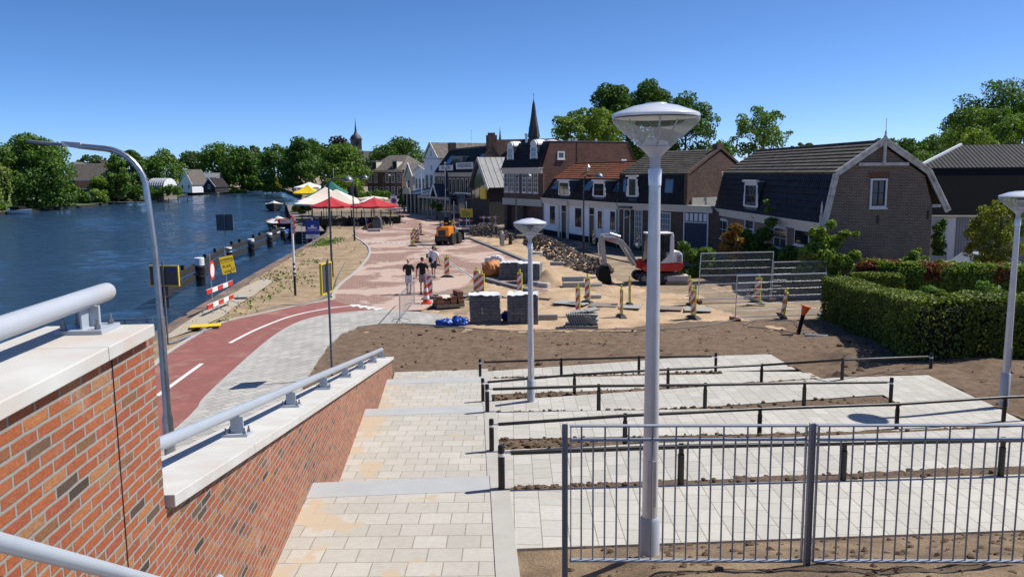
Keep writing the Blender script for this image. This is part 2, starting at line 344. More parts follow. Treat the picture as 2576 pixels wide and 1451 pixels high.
M['tile_brown'] = tilemat('tile_brown', (.075, .045, .034), (.04, .028, .024), rough=.75)
M['tile_far'] = tilemat('tile_far', (.2, .18, .16), (.13, .115, .105), rough=.85)
M['zinc'] = pm('zinc', (.20, .21, .22), (.16, .17, .18), sc=1.5, rough=.6)
M['zinc_blue'] = pm('zinc_blue', (.05, .075, .115), (.04, .06, .09), sc=1.5, rough=.45, metal=.2)
M['slate'] = pm('slate', (.045, .045, .052), (.03, .03, .035), sc=2, rough=.6)
M['lead'] = pm('lead', (.2, .225, .26), (.14, .16, .19), sc=1, rough=.55)
M['corr'] = pm('corr', (.3, .34, .4), (.24, .27, .32), sc=1.2, rough=.5, metal=.2)
M['glass'] = glassmat('glass')
M['glass_blue'] = glassmat('glass_blue', (.05, .09, .15), .1)
M['lead_white'] = pm('lead_white', (.78, .8, .82), (.7, .72, .75), sc=3, rough=.45)
def clearmat(name, tint, gl=1.0, tr=.8):
    m, nt, b, L = newmat(name); b.inputs['Base Color'].default_value = lin(tint); b.inputs['Roughness'].default_value = .12
    t = nt.nodes.new('ShaderNodeBsdfTransparent'); t.inputs[0].default_value = (.93, .95, .96, 1)
    f = nt.nodes.new('ShaderNodeFresnel'); f.inputs[0].default_value = 1.45
    fac = mth(nt, 'ADD', mth(nt, 'MULTIPLY', f.outputs[0], gl), 1 - tr, True)
    ms = nt.nodes.new('ShaderNodeMixShader'); L.new(fac, ms.inputs[0]); L.new(t.outputs[0], ms.inputs[1]); L.new(b.outputs[0], ms.inputs[2])
    L.new(ms.outputs[0], nt.nodes['Material Output'].inputs['Surface']); return m
M['lamp_glass'] = clearmat('lamp_glass', (.8, .83, .86), .55, .95)
M['cab_glass'] = clearmat('cab_glass', (.02, .025, .03), tr=.45)
M['screen_glass'] = clearmat('screen_glass', (.3, .33, .35), tr=.86)
M['plastic_wrap'] = clearmat('plastic_wrap', (.6, .62, .65), tr=.93)
M['white_film'] = pm('white_film', (.74, .75, .78), (.62, .63, .67), sc=5, rough=.35, bmp=.5, bsc=9, bd=.05)
M['leaf_mid'] = leafmat('leaf_mid', (.045, .10, .018), (.12, .22, .035), (.2, .28, .05))
M['leaf_dark'] = leafmat('leaf_dark', (.03, .075, .016), (.08, .16, .028), (.14, .22, .04))
M['leaf_light'] = leafmat('leaf_light', (.07, .13, .018), (.17, .26, .035), (.26, .32, .055))
M['leaf_willow'] = leafmat('leaf_willow', (.09, .14, .03), (.19, .26, .06), (.25, .3, .08))
M['leaf_yellow'] = leafmat('leaf_yellow', (.10, .13, .018), (.22, .25, .03), (.3, .3, .05))
M['leaf_purple'] = leafmat('leaf_purple', (.018, .010, .012), (.042, .022, .024), (.06, .035, .03), tr=.2)
M['leaf_far'] = leafmat('leaf_far', (.045, .085, .035), (.09, .145, .055), (.12, .17, .06))
M['leaf_yew'] = leafmat('leaf_yew', (.035, .065, .009), (.11, .16, .018), (.3, .33, .035), tr=.25)
M['leaf_beech'] = leafmat('leaf_beech', (.04, .085, .014), (.15, .24, .04), (.3, .33, .07), tr=.4)
M['leaf_copper'] = leafmat('leaf_copper', (.09, .03, .018), (.2, .07, .035), (.28, .13, .04), tr=.35)
M['leaf_rose'] = leafmat('leaf_rose', (.13, .07, .02), (.26, .14, .03), (.16, .17, .03), tr=.35)
def watermat():
    m, nt, b, L = newmat('water'); b.inputs['Base Color'].default_value = (.02, .048, .095, 1); b.inputs['Roughness'].default_value = .07
    b.inputs['IOR'].default_value = 1.33; co = coords(nt, 'Object', scale=(.75, 1.5, 1), rot=(0, 0, R(12)))
    h = mth(nt, 'ADD', noise(nt, co, 1.3, 8, .7, .8), mth(nt, 'MULTIPLY', noise(nt, co, .22, 3), .8))
    bump(nt, b, h, .8, .25); return m
M['water'] = watermat()
# ---------------------------------------------------------------- foliage
def leaves(name, pos, nrm, size, mat, parent=None, seed=1, jit=.7, asp=1.7):
    rs = np.random.RandomState(seed); n = len(pos)
    nr = nrm + rs.normal(0, jit, (n, 3)); nr /= np.linalg.norm(nr, axis=1)[:, None] + 1e-9
    t = np.cross(nr, rs.normal(0, 1, (n, 3))); t /= np.linalg.norm(t, axis=1)[:, None] + 1e-9
    b = np.cross(nr, t); s = size * rs.uniform(.6, 1.35, (n, 1))
    if np.ndim(size): s = size[:, None] * rs.uniform(.6, 1.35, (n, 1))
    q = np.empty((n, 4, 3)); h = s * .5
    q[:, 0] = pos - t * h * asp * .7; q[:, 1] = pos + b * h * .9 - t * h * .15 + nr * h * .25; q[:, 2] = pos + t * h * asp * .8; q[:, 3] = pos - b * h * .9 - t * h * .15 + nr * h * .25
    me = bpy.data.meshes.new(name); me.vertices.add(n * 4); me.vertices.foreach_set('co', q.ravel())
    me.loops.add(n * 4); me.loops.foreach_set('vertex_index', np.arange(n * 4, dtype=np.int32))
    me.polygons.add(n); me.polygons.foreach_set('loop_start', np.arange(0, n * 4, 4, dtype=np.int32))
    try: me.polygons.foreach_set('loop_total', np.full(n, 4, dtype=np.int32))
    except Exception: pass
    me.update(calc_edges=True); me.validate(); me.materials.append(mat)
    o = bpy.data.objects.new(name, me); COL.objects.link(o)
    if parent is not None: o.parent = parent
    return o
def blobpts(blobs, n, seed=1, inner=.25, flat=.0, squash=(1, 1, .8)):
    """points on lumpy shells of many clump blobs; blobs = (x,y,z,r)"""
    rs = np.random.RandomState(seed); B = np.array(blobs); w = B[:, 3] ** 2; w /= w.sum()
    k = rs.choice(len(B), n, p=w); d = rs.normal(0, 1, (n, 3)); d /= np.linalg.norm(d, axis=1)[:, None]
    d[:, 2] = np.where(rs.rand(n) < .35, np.abs(d[:, 2]), d[:, 2])
    rr = np.where(rs.rand(n) < inner, rs.uniform(.3, .85, n), rs.uniform(.85, 1.12, n))
    return B[k, :3] + d * (B[k, 3] * rr)[:, None] * np.array(squash), d
def crownblobs(rx, ry, rz, cz, nb, br, seed, pw=1.0, low=-1.0, cone=0.0):
    """clumps spread over an uneven ellipsoid surface"""
    rs = np.random.RandomState(seed); out = []
    for i in range(nb):
        u = rs.uniform(low, 1); t = rs.uniform(0, 2 * PI); s = math.sqrt(max(0, 1 - u * u)) ** pw
        k = rs.uniform(.74, 1.06) * (1 - cone * max(0, u))
        out.append((rx * s * k * math.cos(t), ry * s * k * math.sin(t), cz + rz * u * rs.uniform(.75, 1.0), br * rs.uniform(.6, 1.25)))
    out += [(0, 0, cz, min(rx, ry, rz) * .55), (0, 0, cz + rz * .4, min(rx, rz) * .45)]
    return out
def trunk(mb, h, r, seed, top=None, nl=6, spread=2.5, z0=.45):
    rs = random.Random(seed); p = [V((0, 0, 0)), V((rs.uniform(-.1, .1), 0, h * .3)), V((rs.uniform(-.2, .2), rs.uniform(-.2, .2), h * .65)), V((rs.uniform(-.3, .3), 0, h))]
    mb.tube([V((0, 0, -.1))] + p, [r * 1.35, r * 1.1, r * .85, r * .6, r * .2], 8)
    for i in range(nl):
        z = h * (z0 + (.95 - z0) * i / nl); a = i * 2.4 + rs.random(); L = spread * rs.uniform(.7, 1.1)
        b = V((0, 0, z)); e = b + V((math.cos(a) * L, math.sin(a) * L, L * .75)); m_ = (b + e) / 2 + V((0, 0, -L * .06))
        mb.tube([b, m_, e], [r * .45, r * .3, r * .1], 5)
    return mb
def tree(name, label, loc, blobs, n, size, mat, th, tr, seed, group=None, jit=.7, spread=2.5, inner=.25, rz=0.0, z0=.45, cat='tree'):
    t = thing(name, label, cat, loc, rz, group)
    p, d = blobpts(blobs, n, seed, inner); leaves('crown', p, d, size, mat, t, seed, jit)
    trunk(MB(), th, tr, seed, nl=7, spread=spread, z0=z0).build('trunk', M['bark'], t, smooth=True); return t
# ================================================================ SETTING: water, ground sheets
def sheet(name, pts, z, mat, px=True, skirt=0.0):
    P = [W(p[0], p[1], 0) if px and len(p) == 2 else V((p[0], p[1], 0)) for p in pts]
    mb = MB()
    if skirt: mb.prism([(p.x, p.y) for p in P], z - skirt, z)
    else: mb.face([(p.x, p.y, z) for p in P])
    me = mb.build(name, mat)
    if not skirt and me.data.polygons[0].normal.z < 0: me.data.flip_normals()
    return struct(me)
def wp(x, y): return (x, y, 1)          # marks a world point inside a pixel list
def ribbon(mb, pts, w, z0, z1):
    P = [V((p[0], p[1])) for p in pts]; n = len(P); A = []; B = []
    for i in range(n):
        d = (P[min(i + 1, n - 1)] - P[max(i - 1, 0)]).normalized(); q = V((-d.y, d.x)) * w / 2; A.append(P[i] + q); B.append(P[i] - q)
    for i in range(n - 1):
        o = len(mb.v); mb.v += [(*A[i], z0), (*B[i], z0), (*B[i + 1], z0), (*A[i + 1], z0), (*A[i], z1), (*B[i], z1), (*B[i + 1], z1), (*A[i + 1], z1)]
        mb.f += [tuple(o + k for k in f) for f in ((4, 5, 6, 7), (0, 4, 7, 3), (1, 2, 6, 5), (0, 1, 5, 4), (3, 7, 6, 2))]
    return mb
def smooth_line(pts, k=6):
    P = [V((p[0], p[1])) for p in pts]; out = []
    for i in range(len(P) - 1):
        a, b, c, d = P[max(i - 1, 0)], P[i], P[i + 1], P[min(i + 2, len(P) - 1)]
        for j in range(k):
            t = j / k; out.append(.5 * ((2 * b) + (c - a) * t + (2 * a - 5 * b + 4 * c - d) * t * t + (3 * b - a - 3 * c + d) * t ** 3))
    out.append(P[-1]); return out
def pxl(pts, z=0): return [W(p[0], p[1], z) if len(p) == 2 else V((p[0], p[1], z)) for p in pts]
def waves():
    x0, x1, y0, y1 = -126.0, -11.0, 16.0, 372.0; ys = [y0]
    while ys[-1] < y1 - 1: ys.append(ys[-1] + max(.36, (ys[-1] - 60) * .0052))
    ys[-1] = y1; nx, ny = 300, len(ys) - 1; X, Y_ = np.meshgrid(np.linspace(x0, x1, nx + 1), ys); Z = np.zeros_like(X); rs = np.random.RandomState(8)
    for i in range(26):
        l = rs.uniform(.9, 4.2); a = rs.normal(1.75, .55); k = 2 * PI / l; Z += .006 * l * (1 - 2 * np.abs(np.sin((k * (X * math.cos(a) + Y_ * math.sin(a)) + rs.uniform(0, 6) + .9 * np.sin(X * .13 + i) + .7 * np.sin(Y_ * .11 + 2 * i)) / 2))) * .62
    g = np.clip(.62 + .5 * np.sin(X * .07 + 1.3 * np.sin(Y_ * .05)) * np.sin(Y_ * .06 + .9 * np.sin(X * .04)), .3, 1.1); e = np.clip(np.minimum(np.minimum(X - x0, x1 - X), np.minimum(Y_ - y0, y1 - Y_)) / 6, 0, 1)
    m_ = MB(); m_.v = [tuple(p) for p in np.c_[X.ravel(), Y_.ravel(), (-1.2 + Z * g * e).ravel()]]; w_ = nx + 1
    m_.f = [(a, a + 1, a + w_ + 1, a + w_) for j in range(ny) for a in range(j * w_, j * w_ + nx)]
    for (a, b, c, d) in ((-420, x0, -120, 560), (x1, 0, -120, 560), (x0, x1, -120, y0), (x0, x1, y1, 560)): m_.face([(a, c, -1.2), (b, c, -1.2), (b, d, -1.2), (a, d, -1.2)])
    return m_.build('water', M['water'], smooth=True, uv=False)
struct(waves())
QUAY = [(-11.6, -20), (-12.6, 10), (-14.0, 32), (-15.55, 46), (-16.7, 58), (-18.05, 73), (-19.3, 85), (-22, 98), (-30, 122), (-44, 172), (-64, 250), (-98, 354)]
sheet('ground', [wp(*p) for p in QUAY] + [wp(-150, 430), wp(-420, 900), wp(-900, 3600), wp(3600, 3600), wp(3600, -60), wp(-11.6, -60)], -.05, M['ground'], px=True)
sheet('far_bank', [wp(*p) for p in [(-96, -120), (-100, 160), (-101, 177), (-101.5, 198), (-108, 226), (-105, 240), (-106, 259), (-122, 311), (-120, 328), (-108, 336), (-98, 354), (-150, 430), (-420, 900), (-900, 3600), (-3600, 3600), (-3600, -120)]], -.7, M['grass'])
mb = MB()
for a, b in zip([(-96, -120), (-100, 160), (-101, 177), (-101.5, 198), (-108, 226), (-105, 240), (-106, 259), (-122, 311), (-120, 328), (-108, 336), (-98, 354)], [(-100, 160), (-101, 177), (-101.5, 198), (-108, 226), (-105, 240), (-106, 259), (-122, 311), (-120, 328), (-108, 336), (-98, 354), (-64, 250)]):
    mb.bar((*a, -1.2), (*b, -1.2), .25, .95)
struct(mb.build('bank_edge', M['wood_dark']))
mb = MB()
for a, b in zip(QUAY[:7], QUAY[1:7]): mb.bar((a[0] + .3, a[1], -.9), (b[0] + .3, b[1], -.9), .6, 1.86)
struct(mb.build('quay', M['quay_stone'], bevel=0))
mb = MB()
for a, b in zip(QUAY[6:], QUAY[7:]): mb.bar((*a, -.8), (*b, -.8), .3, 1.5)
struct(mb.build('quay_timber', M['wood_dark']))
# verge between the quay and the cycle path / square
KL = [(838, 745), (845, 730), (862, 712), (892, 688), (915, 664), (929, 642), (928, 624), (914, 610), (896, 598), (889, 589), (902, 581), (945, 574)]
QV = [(p[0] + .58, p[1]) for p in QUAY[1:7]]
PL = [wp(-11.0, 5), wp(-11.1, 18), (385, 925), (420, 892), (500, 842), (560, 814), (640, 795), (740, 773), (832, 756)]
PR = [(960, 781), (925, 784), (870, 789), (800, 799), (740, 819), (680, 857), (600, 927), (520, 1003), (440, 1090), wp(-7.7, 5)]
def grid(name, x0, x1, y0, y1, st, zf, mat, keep=None, smooth=True, parent=None):
    nx, ny = int((x1 - x0) / st) + 1, int((y1 - y0) / st) + 1; vs = []; fs = []
    for j in range(ny + 1):
        for i in range(nx + 1):
            x = x0 + (x1 - x0) * i / nx; y = y0 + (y1 - y0) * j / ny; vs.append((x, y, zf(x, y)))
    for j in range(ny):
        for i in range(nx):
            cx = x0 + (x1 - x0) * (i + .5) / nx; cy = y0 + (y1 - y0) * (j + .5) / ny
            if keep is None or keep(cx, cy): a = j * (nx + 1) + i; fs.append((a, a + 1, a + nx + 2, a + nx + 1))
    m_ = MB(); m_.v = vs; m_.f = fs; return m_.build(name, mat, parent, smooth=smooth)
def fbm(x, y, s, seed=0, o=4): return mnoise.fractal(V((x * s, y * s, seed * 7.3)), .9, 2.1, o)
def inpoly(x, y, P):
    c = False; j = len(P) - 1
    for i in range(len(P)):
        if (P[i][1] > y) != (P[j][1] > y) and x < (P[j][0] - P[i][0]) * (y - P[i][1]) / (P[j][1] - P[i][1]) + P[i][0]: c = not c
        j = i
    return c
vp = [(p[0], p[1]) for p in QV] + [(-20.5, 92), (-15, 88)] + [(p.x, p.y) for p in pxl(KL[::-1])] + [(p.x, p.y) for p in pxl(PL[::-1])]
VERGE_P = vp
struct(grid('verge', -21, -6.5, 8, 92, .3, lambda x, y: .005 + .05 * fbm(x, y, .9, 3) * (1 if y > 20 else 0), M['verge'], keep=lambda x, y: inpoly(x, y, vp)))
sheet('gravel', [(400, 862), (440, 850), (500, 828), (560, 800), (590, 775), (640, 745), (690, 708), (660, 702), (620, 722), (560, 756), (500, 792), (440, 832)], .06, M['gravel'])
sheet('cycle_path', PL + [(870, 768), (905, 774)] + PR, .05, M['red_path'], skirt=.1)
sheet('pavement', PR[::-1] + [(1010, 784), (1090, 790), (1150, 808), (1185, 826), (1050, 817), (960, 817), (900, 824), (862, 840), (832, 864), (802, 906), (770, 957), wp(-5.4, 18), wp(-4.4, 10), wp(-3.6, 5)], .054, M['pave_grey'], skirt=.1)
mb = MB(); ribbon(mb, smooth_line(pxl(PR)), .14, -.05, .058); struct(mb.build('pavement_kerb', M['kerb']))
mb = MB(); ribbon(mb, smooth_line(pxl(PL[2:] + KL)), .16, -.05, .075); struct(mb.build('verge_kerb', M['kerb']))
PLAZA = [(832, 757)] + KL + [(985, 571), (1010, 561), (1008, 548), (1000, 538), (992, 524), (1000, 512), (1040, 512), (1060, 530), (1136, 549), (1152, 557), (1165, 580), (1175, 598), (1181, 601), (1265, 634), (1345, 668), (1378, 690), (1378, 745), (1322, 731), (1222, 705), (1189, 701), (1160, 726), (1120, 762), (1060, 781), (1000, 783), (960, 781), (905, 774), (870, 768)]
sheet('square', PLAZA, .035, M['plaza'], skirt=.1)
sheet('street', [(1175, 598), (1165, 580), (1152, 557), (1136, 549), (1060, 530), (1040, 512), wp(-30, 190), wp(-20, 190), wp(6, 104), wp(5, 80), wp(10, 64), wp(15, 56), wp(16.5, 40), wp(13.5, 39), (1730, 690), (1560, 655), (1470, 632), (1390, 610), (1330, 588), (1260, 575), (1210, 585)], .02, M['street'])
struct(grid('sand', -9, 17, 30.5, 82, .22, lambda x, y: .0 + .07 * fbm(x, y, .55, 1) + .03 * fbm(x, y, 2.2, 2) - (.06 if x < -2 else 0), M['sand'], keep=lambda x, y: y < 48 + 3.2 * (5 - x) if x > 5 else (y < 82 and x > -6.2 - (y - 36) * .05)))
# white centre line of the cycle path and drain line, ramp teeth of the raised crossing
mb = MB()
ribbon(mb, smooth_line(pxl([(578, 866), (608, 850), (640, 834), (680, 817), (720, 802), (760, 791), (800, 783), (850, 775), (905, 771)])), .13, .05, .056)
ribbon(mb, pxl([(395, 1000), (450, 960), (508, 918)]), .13, .05, .056)
for px_, py_ in ((893, 771), (912, 774), (931, 777), (951, 780)):
    q = W(px_, py_); mb.add([(q.x - .3, q.y + .25, .057), (q.x + .3, q.y + .25, .057), (q.x, q.y - .45, .057)], [(0, 2, 1)])
struct(mb.build('path_line', M['white']))
mb = MB(); ribbon(mb, pxl([(1061, 618), (1120, 655), (1189, 700)]), .22, .0, .042); struct(mb.build('drain_channel', M['stone_light']))
mb = MB(); ribbon(mb, pxl([(1061, 618), (1120, 655), (1189, 700)]), .07, .03, .046); struct(mb.build('drain_grate', M['black_matt']))
mb = MB(); a, b = W(912, 610), W(1032, 613)
ribbon(mb, [a, b], .9, .02, .041); struct(mb.build('crossing_band', M['stone_light']))
mb = MB(); dv = (b - a)
for i in range(9):
    p = a + dv * ((i + .5) / 9) + V((0, -.15, 0)); mb.box((p.x, p.y, .04), (dv.length / 18, .45, .012))
struct(mb.build('crossing_teeth', M['kerb_dark']))
mb = MB(); ribbon(mb, smooth_line(pxl([(1150, 602), (1181, 602), (1200, 609), (1265, 635), (1345, 669)]), 4), .3, -.05, .16)
ribbon(mb, pxl([(1060, 612), (1100, 606), (1120, 600)]), .2, -.05, .12)
ribbon(mb, pxl([(1222, 705), (1262, 717), (1300, 727), (1345, 737)]), .3, -.05, .16)
struct(mb.build('kerb', M['kerb_dark']))
# ================================================================ STAIRS, RAMP, BANKS
wallx = lambda y: -1.85 - .072 * y
kerbx = lambda y: .17 - .048 * y
L0, L1, L2, L3 = 0.0, .55, 1.3, 2.15
def clampl(x, a, za, b, zb): t = max(0, min(1, (x - a) / (b - a))); return za + (zb - za) * t
zA = lambda x, y=0: clampl(x, -.9, L0 + .02, 5.9, .3)
zB = lambda x, y=0: clampl(x, -.8, L1, 5.9, .3)
zC = lambda x, y=0: clampl(x, -.6, L1, 8.3, .95)
zD = lambda x, y=0: clampl(x, -.5, L2, 8.3, .95)
zE = lambda x, y=0: clampl(x, -.3, L2, 11.5, 1.75)
zF = lambda x, y=0: clampl(x, -.2, L3, 11.5, 1.75)
def wl(pa, pb, zf):
    a, b = WF(*pa, zf), WF(*pb, zf); k = (b.y - a.y) / (b.x - a.x); return lambda x: a.y + k * (x - a.x)
fA, nA = wl((1163, 936), (1855, 893), zA), wl((1386, 948), (1790, 934), zA)
fB, nB = wl((1206, 953), (1781, 941), zB), wl((1228, 992), (1617, 978), zB)
fC = wl((1228, 1009), (2340, 943), zC); nC = lambda x: fC(x) - 1.65
fD, nD = wl((1222, 1036), (1855, 1027), zD), wl((1244, 1104), (1855, 1092), zD)
fE = wl((1241, 1132), (1855, 1105), zE); nE = lambda x: fE(x) - 1.75
fF, nF = wl((1266, 1232), (1855, 1214), zF), wl((1651, 1366), (2576, 1332), zF)
def flight(mb, f, n, zf, xl, xr, tilt=0.0):
    k = 24
    for i in range(k):
        t0, t1 = i / k, (i + 1) / k
        qs = []
        for (t, e) in ((t0, f), (t1, f), (t1, n), (t0, n)):
            y0 = e(0); a = xl(y0); b = xr(y0); x = a + (b - a) * t; y = e(x); qs.append((x, y, zf(x)))
        o = len(mb.v); mb.v += [(q[0], q[1], q[2]) for q in qs] + [(q[0], q[1], q[2] - .14) for q in qs]
        mb.f += [tuple(o + a for a in g) for g in ((3, 2, 1, 0), (0, 1, 5, 4), (2, 3, 7, 6), (1, 2, 6, 5), (3, 0, 4, 7))]
ab = (W(1930, 889, .3), W(2045, 950, .3)); abx = lambda y: ab[0].x + (ab[1].x - ab[0].x) * (y - ab[0].y) / (ab[1].y - ab[0].y)
cd = (W(2335, 943, .95), W(2576, 1058, .95)); cdx = lambda y: cd[0].x + (cd[1].x - cd[0].x) * (y - cd[0].y) / (cd[1].y - cd[0].y)
kx2 = lambda y: kerbx(y) + .24
mb = MB()
for f, n, z, r in ((fA, nA, zA, abx), (fB, nB, zB, abx), (fC, nC, zC, cdx), (fD, nD, zD, cdx), (fE, nE, zE, lambda y: 14.5), (fF, nF, zF, lambda y: 14.5)): flight(mb, f, n, z, kx2, r)
def pad(mb, x0, x1, yf, yn, z, ):
    mb.add([(x0, yf(x0), z), (x1(yf(x0)), yf(x1(yf(x0))), z), (x1(yn(x0)), yn(x1(yn(x0))), z), (x0, yn(x0), z)], [(3, 2, 1, 0)])
pad(mb, 6.0, abx, nA, fB, .3); pad(mb, 8.45, cdx, nC, fD, .95)
struct(mb.build('ramp', M['paver_ramp']))
# stairs: long paved landings with grey nosing slabs, closed steps between
yn3, yn2, yn1 = 10.05, 16.25, 21.6
nosing = MB(); pav = MB(); stp = MB(); krb = MB()
def row(y, off=0.0): return (wallx(y) + off, kerbx(y))
def slab(mb, ya, yb, z, th, inset=0.0):
    a0, a1 = row(ya); b0, b1 = row(yb); sk = lambda x: .08 * (x + 1.5)
    mb.prism([(a0, ya + sk(a0)), (a1, ya + sk(a1)), (b1, yb + sk(b1)), (b0, yb + sk(b0))], z - th, z)
for (ya, yb, z, nz) in ((6.0, yn3, L3, True), (11.1, yn2, L2, True), (17.2, yn1, L1, True), (22.2, 24.6, L0 + .02, False)):
    if nz: slab(pav, ya, yb - .5, z, .3); slab(nosing, yb - .5, yb, z + .003, .18)
    else: slab(pav, ya, yb, z, .2)
for (y0, z0, y1, z1) in ((yn3, L3, 11.1, L2), (yn2, L2, 17.2, L1), (yn1, L1, 22.2, L0 + .02)):
    k = max(2, round((z0 - z1) / .18)); 
    for i in range(k): slab(stp, y0 + (y1 - y0) * i / k, y0 + (y1 - y0) * (i + 1) / k + .01, z0 - (z0 - z1) * (i + 1) / k if i < k - 1 else z1 - .01, .3)
k = 13
for i in range(k): slab(stp, 6.0 - 3.6 * (i + 1) / k, 6.0 - 3.6 * i / k + .01, L3 + 2.3 * (i + 1) / k, 2.3 * (i + 1) / k + .1)
struct(pav.build('landing', M['paver'])); struct(nosing.build('nosing_slab', M['nosing'])); struct(stp.build('stairs', M['nosing']))
for (ya, yb, z) in ((6.0, 10.3, L3), (10.3, 11.0, 1.75), (11.0, 16.4, L2), (16.4, 17.1, .95), (17.1, 21.7, L1), (21.7, 22.3, .3), (22.3, 24.6, .04)):
    krb.prism([(kerbx(ya) + .004, ya), (kx2(ya), ya), (kx2(yb), yb), (kerbx(yb) + .004, yb)], z - .9, z + .012)
struct(krb.build('stair_kerb', M['conc']))
MB().bx(-60, 8, -8, 2.35, 4.1, 4.45).build('deck', M['conc']); struct(COL.objects['deck'])
# soil strips between the flights (banks with a ragged crest)
strip = MB()
def bank(n, f, z0, z1, xa, xb, hump, seed):
    nx, ny = int((xb - xa) / .09), 12; o = len(strip.v)
    for i in range(nx + 1):
        x = xa + (xb - xa) * i / nx
        for j in range(ny + 1):
            t = j / ny; ya, yb = n(x) + .03, f(x) - .03; y = ya + (yb - ya) * t
            e = math.sin(PI * t) ** .7
            z = z0(x) * (1 - t) + z1(x) * t - .03 + e * (hump * (.6 + .7 * fbm(x, y, 1.3, seed)) + .035 * fbm(x, y, 6, seed + 1))
            strip.v.append((x, y, z))
    for i in range(nx):
        for j in range(ny): a = o + i * (ny + 1) + j; strip.f.append((a, a + 1, a + ny + 2, a + ny + 1))
bank(nA, fB, zA, zB, -.65, 6.0, .05, 1); bank(nB, fC, zB, zC, -.45, 8.0, .07, 2); bank(nC, fD, zC, zD, -.45, 8.4, .05, 3)
bank(nD, fE, zD, zE, -.25, 11.0, .06, 4); bank(nE, fF, zE, zF, -.05, 13.5, .09, 5)
so_ = strip.build('soil_strip', M['soil_strip'], smooth=True); struct(so_)
# near bank below the deck
def nearz(x, y):
    t = (nF(x) - y); return zF(x) - .03 + max(0, t) * .36 * min(1, max(0, (x - kx2(y)) / 1.1)) + (.055 * fbm(x, y, 1.2, 9) + .016 * fbm(x, y, 4.5, 8)) * min(1, max(0, t) * 2.5)
struct(grid('near_bank', -.2, 14.5, 1.5, 9.2, .06, nearz, M['near_soil'], keep=lambda x, y: y < nF(x) + .05 and x > kx2(y) - .06))
# big soil slope between ramp and square
hull = [(-3.6, 24.5), (kx2(23.5), fA(-.6) - .02), (2, fA(2) - .02), (abx(fA(8)) - .02, fA(8) - .02), (abx(fB(8)) - .02, nB(8.3)), (8.35, fC(8.35) - .02), (9.0, fC(9) - .02), (cdx(fC(10)) - .02, fC(10) - .02), (cdx(15.0) - .02, 15.0), (cdx(fE(11.3)) - .02, fE(11.3) - .02), (14.5, fE(14.5) - .02), (14.5, nF(14.5)), (14.5, 1), (-3.6, 1)]
ctl = []
for x in np.arange(-.9, 8.2, .5): ctl.append((x, fA(x), zA(x) - .03, 1.5))
for y in np.arange(22.2, 25.2, .5): ctl.append((abx(y), y, .27, 1.5))
for x in np.arange(8.4, 10.6, .4): ctl.append((x, fC(x), zC(x) - .03, 1.5))
for y in np.arange(15, 20.2, .5): ctl.append((cdx(y), y, .93, 1.5))
for x in np.arange(11.4, 14.6, .5): ctl.append((x, fE(x), zE(x) - .03, 1.5))
for x in np.arange(-9, 40, 1.0): ctl += [(x, 30.4, .0, 1.), (x, 33, .0, 1.)]
for x in np.arange(-7, -1, .5): ctl += [(x, 24.7, .0, 1.)]
for y in np.arange(10, 30, 1.0): ctl += [(-4.2, y, .0, 1.), (-6, y, 0, 1.)]
for x in np.arange(16, 40, 2.0):
    for y, z in ((24, .75), (20, 1.2), (16, 1.55), (12, 1.95), (8, 2.4)): ctl.append((x, y, z, 1.))
ctl += [(12.5, 21, 1.0, 1.), (12.5, 18, 1.25, 1.), (13, 16, 1.5, 1.), (10.5, 24, .6, 1.), (11, 27, .3, 1.), (5, 28, .12, 1.), (0, 28, .05, 1.)]
ctl = np.array(ctl)
def soilz(x, y):
    d = (ctl[:, 0] - x) ** 2 + (ctl[:, 1] - y) ** 2 + .02; w_ = ctl[:, 3] / d ** 1.6
    return float((w_ * ctl[:, 2]).sum() / w_.sum())
def soilh(x, y):
    b = soilz(x, y)
    if inpoly(x, y, hull): return b - .14
    return b + .045 * fbm(x, y, 1.1, 5) + .03 * fbm(x, y, 4, 6)
SOILP = [(p.x, p.y) for p in pxl([(770, 956), (801, 906), (831, 864), (861, 840), (899, 824), (960, 817), (1050, 817), (1185, 828), (1420, 836), (1560, 826), (1700, 812), (1850, 808), (2080, 806)])] + [(34, 32), (34, 8), (-4.6, 8), (-5.2, 18)]
def soilkeep(x, y):
    j_ = .3 * fbm(x, y, .4, 3) if x > -1 else 0
    return inpoly(x, y + j_, SOILP) and not all(inpoly(x + a_, y + b_, hull) for a_ in (-.45, .45) for b_ in (-.45, .45)) and not (x > wallx(y) - .5 and y < 22.5 and x < 0)
struct(grid('soil', -7.2, 34, 8, 33, .14, lambda x, y: soilh(x, y) + .02, M['soil'], keep=soilkeep))
# ================================================================ BRICK WALL (left), copings and rails
wr = math.atan(.072); wd = V((-.072, 1, 0)).normalized(); wn = V((1, .072, 0)).normalized()
w0 = V((-1.85, 0, 0))
def wl_(p):                                   # world -> wall frame (x out of the face, y along)
    q = V(p) - w0; return V((q.dot(wn), q.dot(wd), p[2]))
a = wl_(WP(430, 1248, w0 + wn * .05, wn)); b = wl_(WP(990, 897, w0 + wn * .05, wn)); e = wl_(WP(400, 1050, w0, wn)); ce = wl_(WP(389, 817, w0 + wn * .055, wn)).y
YE = e.y; zs = (b.z - a.z) / (b.y - a.y); zcop = lambda y: a.z + zs * (y - a.y)
YB = b.y
wt = thing('brick_wall', 'long orange brick wall with pale concrete coping stepping down beside the stairs', 'wall', w0, wr)
body = MB(); body.yz([(YE - .01, -.2), (YB - .04, -.2), (YB - .04, zcop(YB) - .085), (YE - .01, zcop(YE) - .085)], -.5, 0)
body.yz([(-2, -.2), (YE - .01, -.2), (YE - .01, 5.1), (-2, 5.1)], -.5, 0)
body.build('wall_body', M['brick_wall'], wt)
mb = MB(); yj = YE - .62; mb.bx(-.003, .0025, yj - .006, yj + .006, 1.9, 5.1); mb.build('expansion_joint', M['black_matt'], wt)
cut = [-2, 1.5, ce - .66, ce]
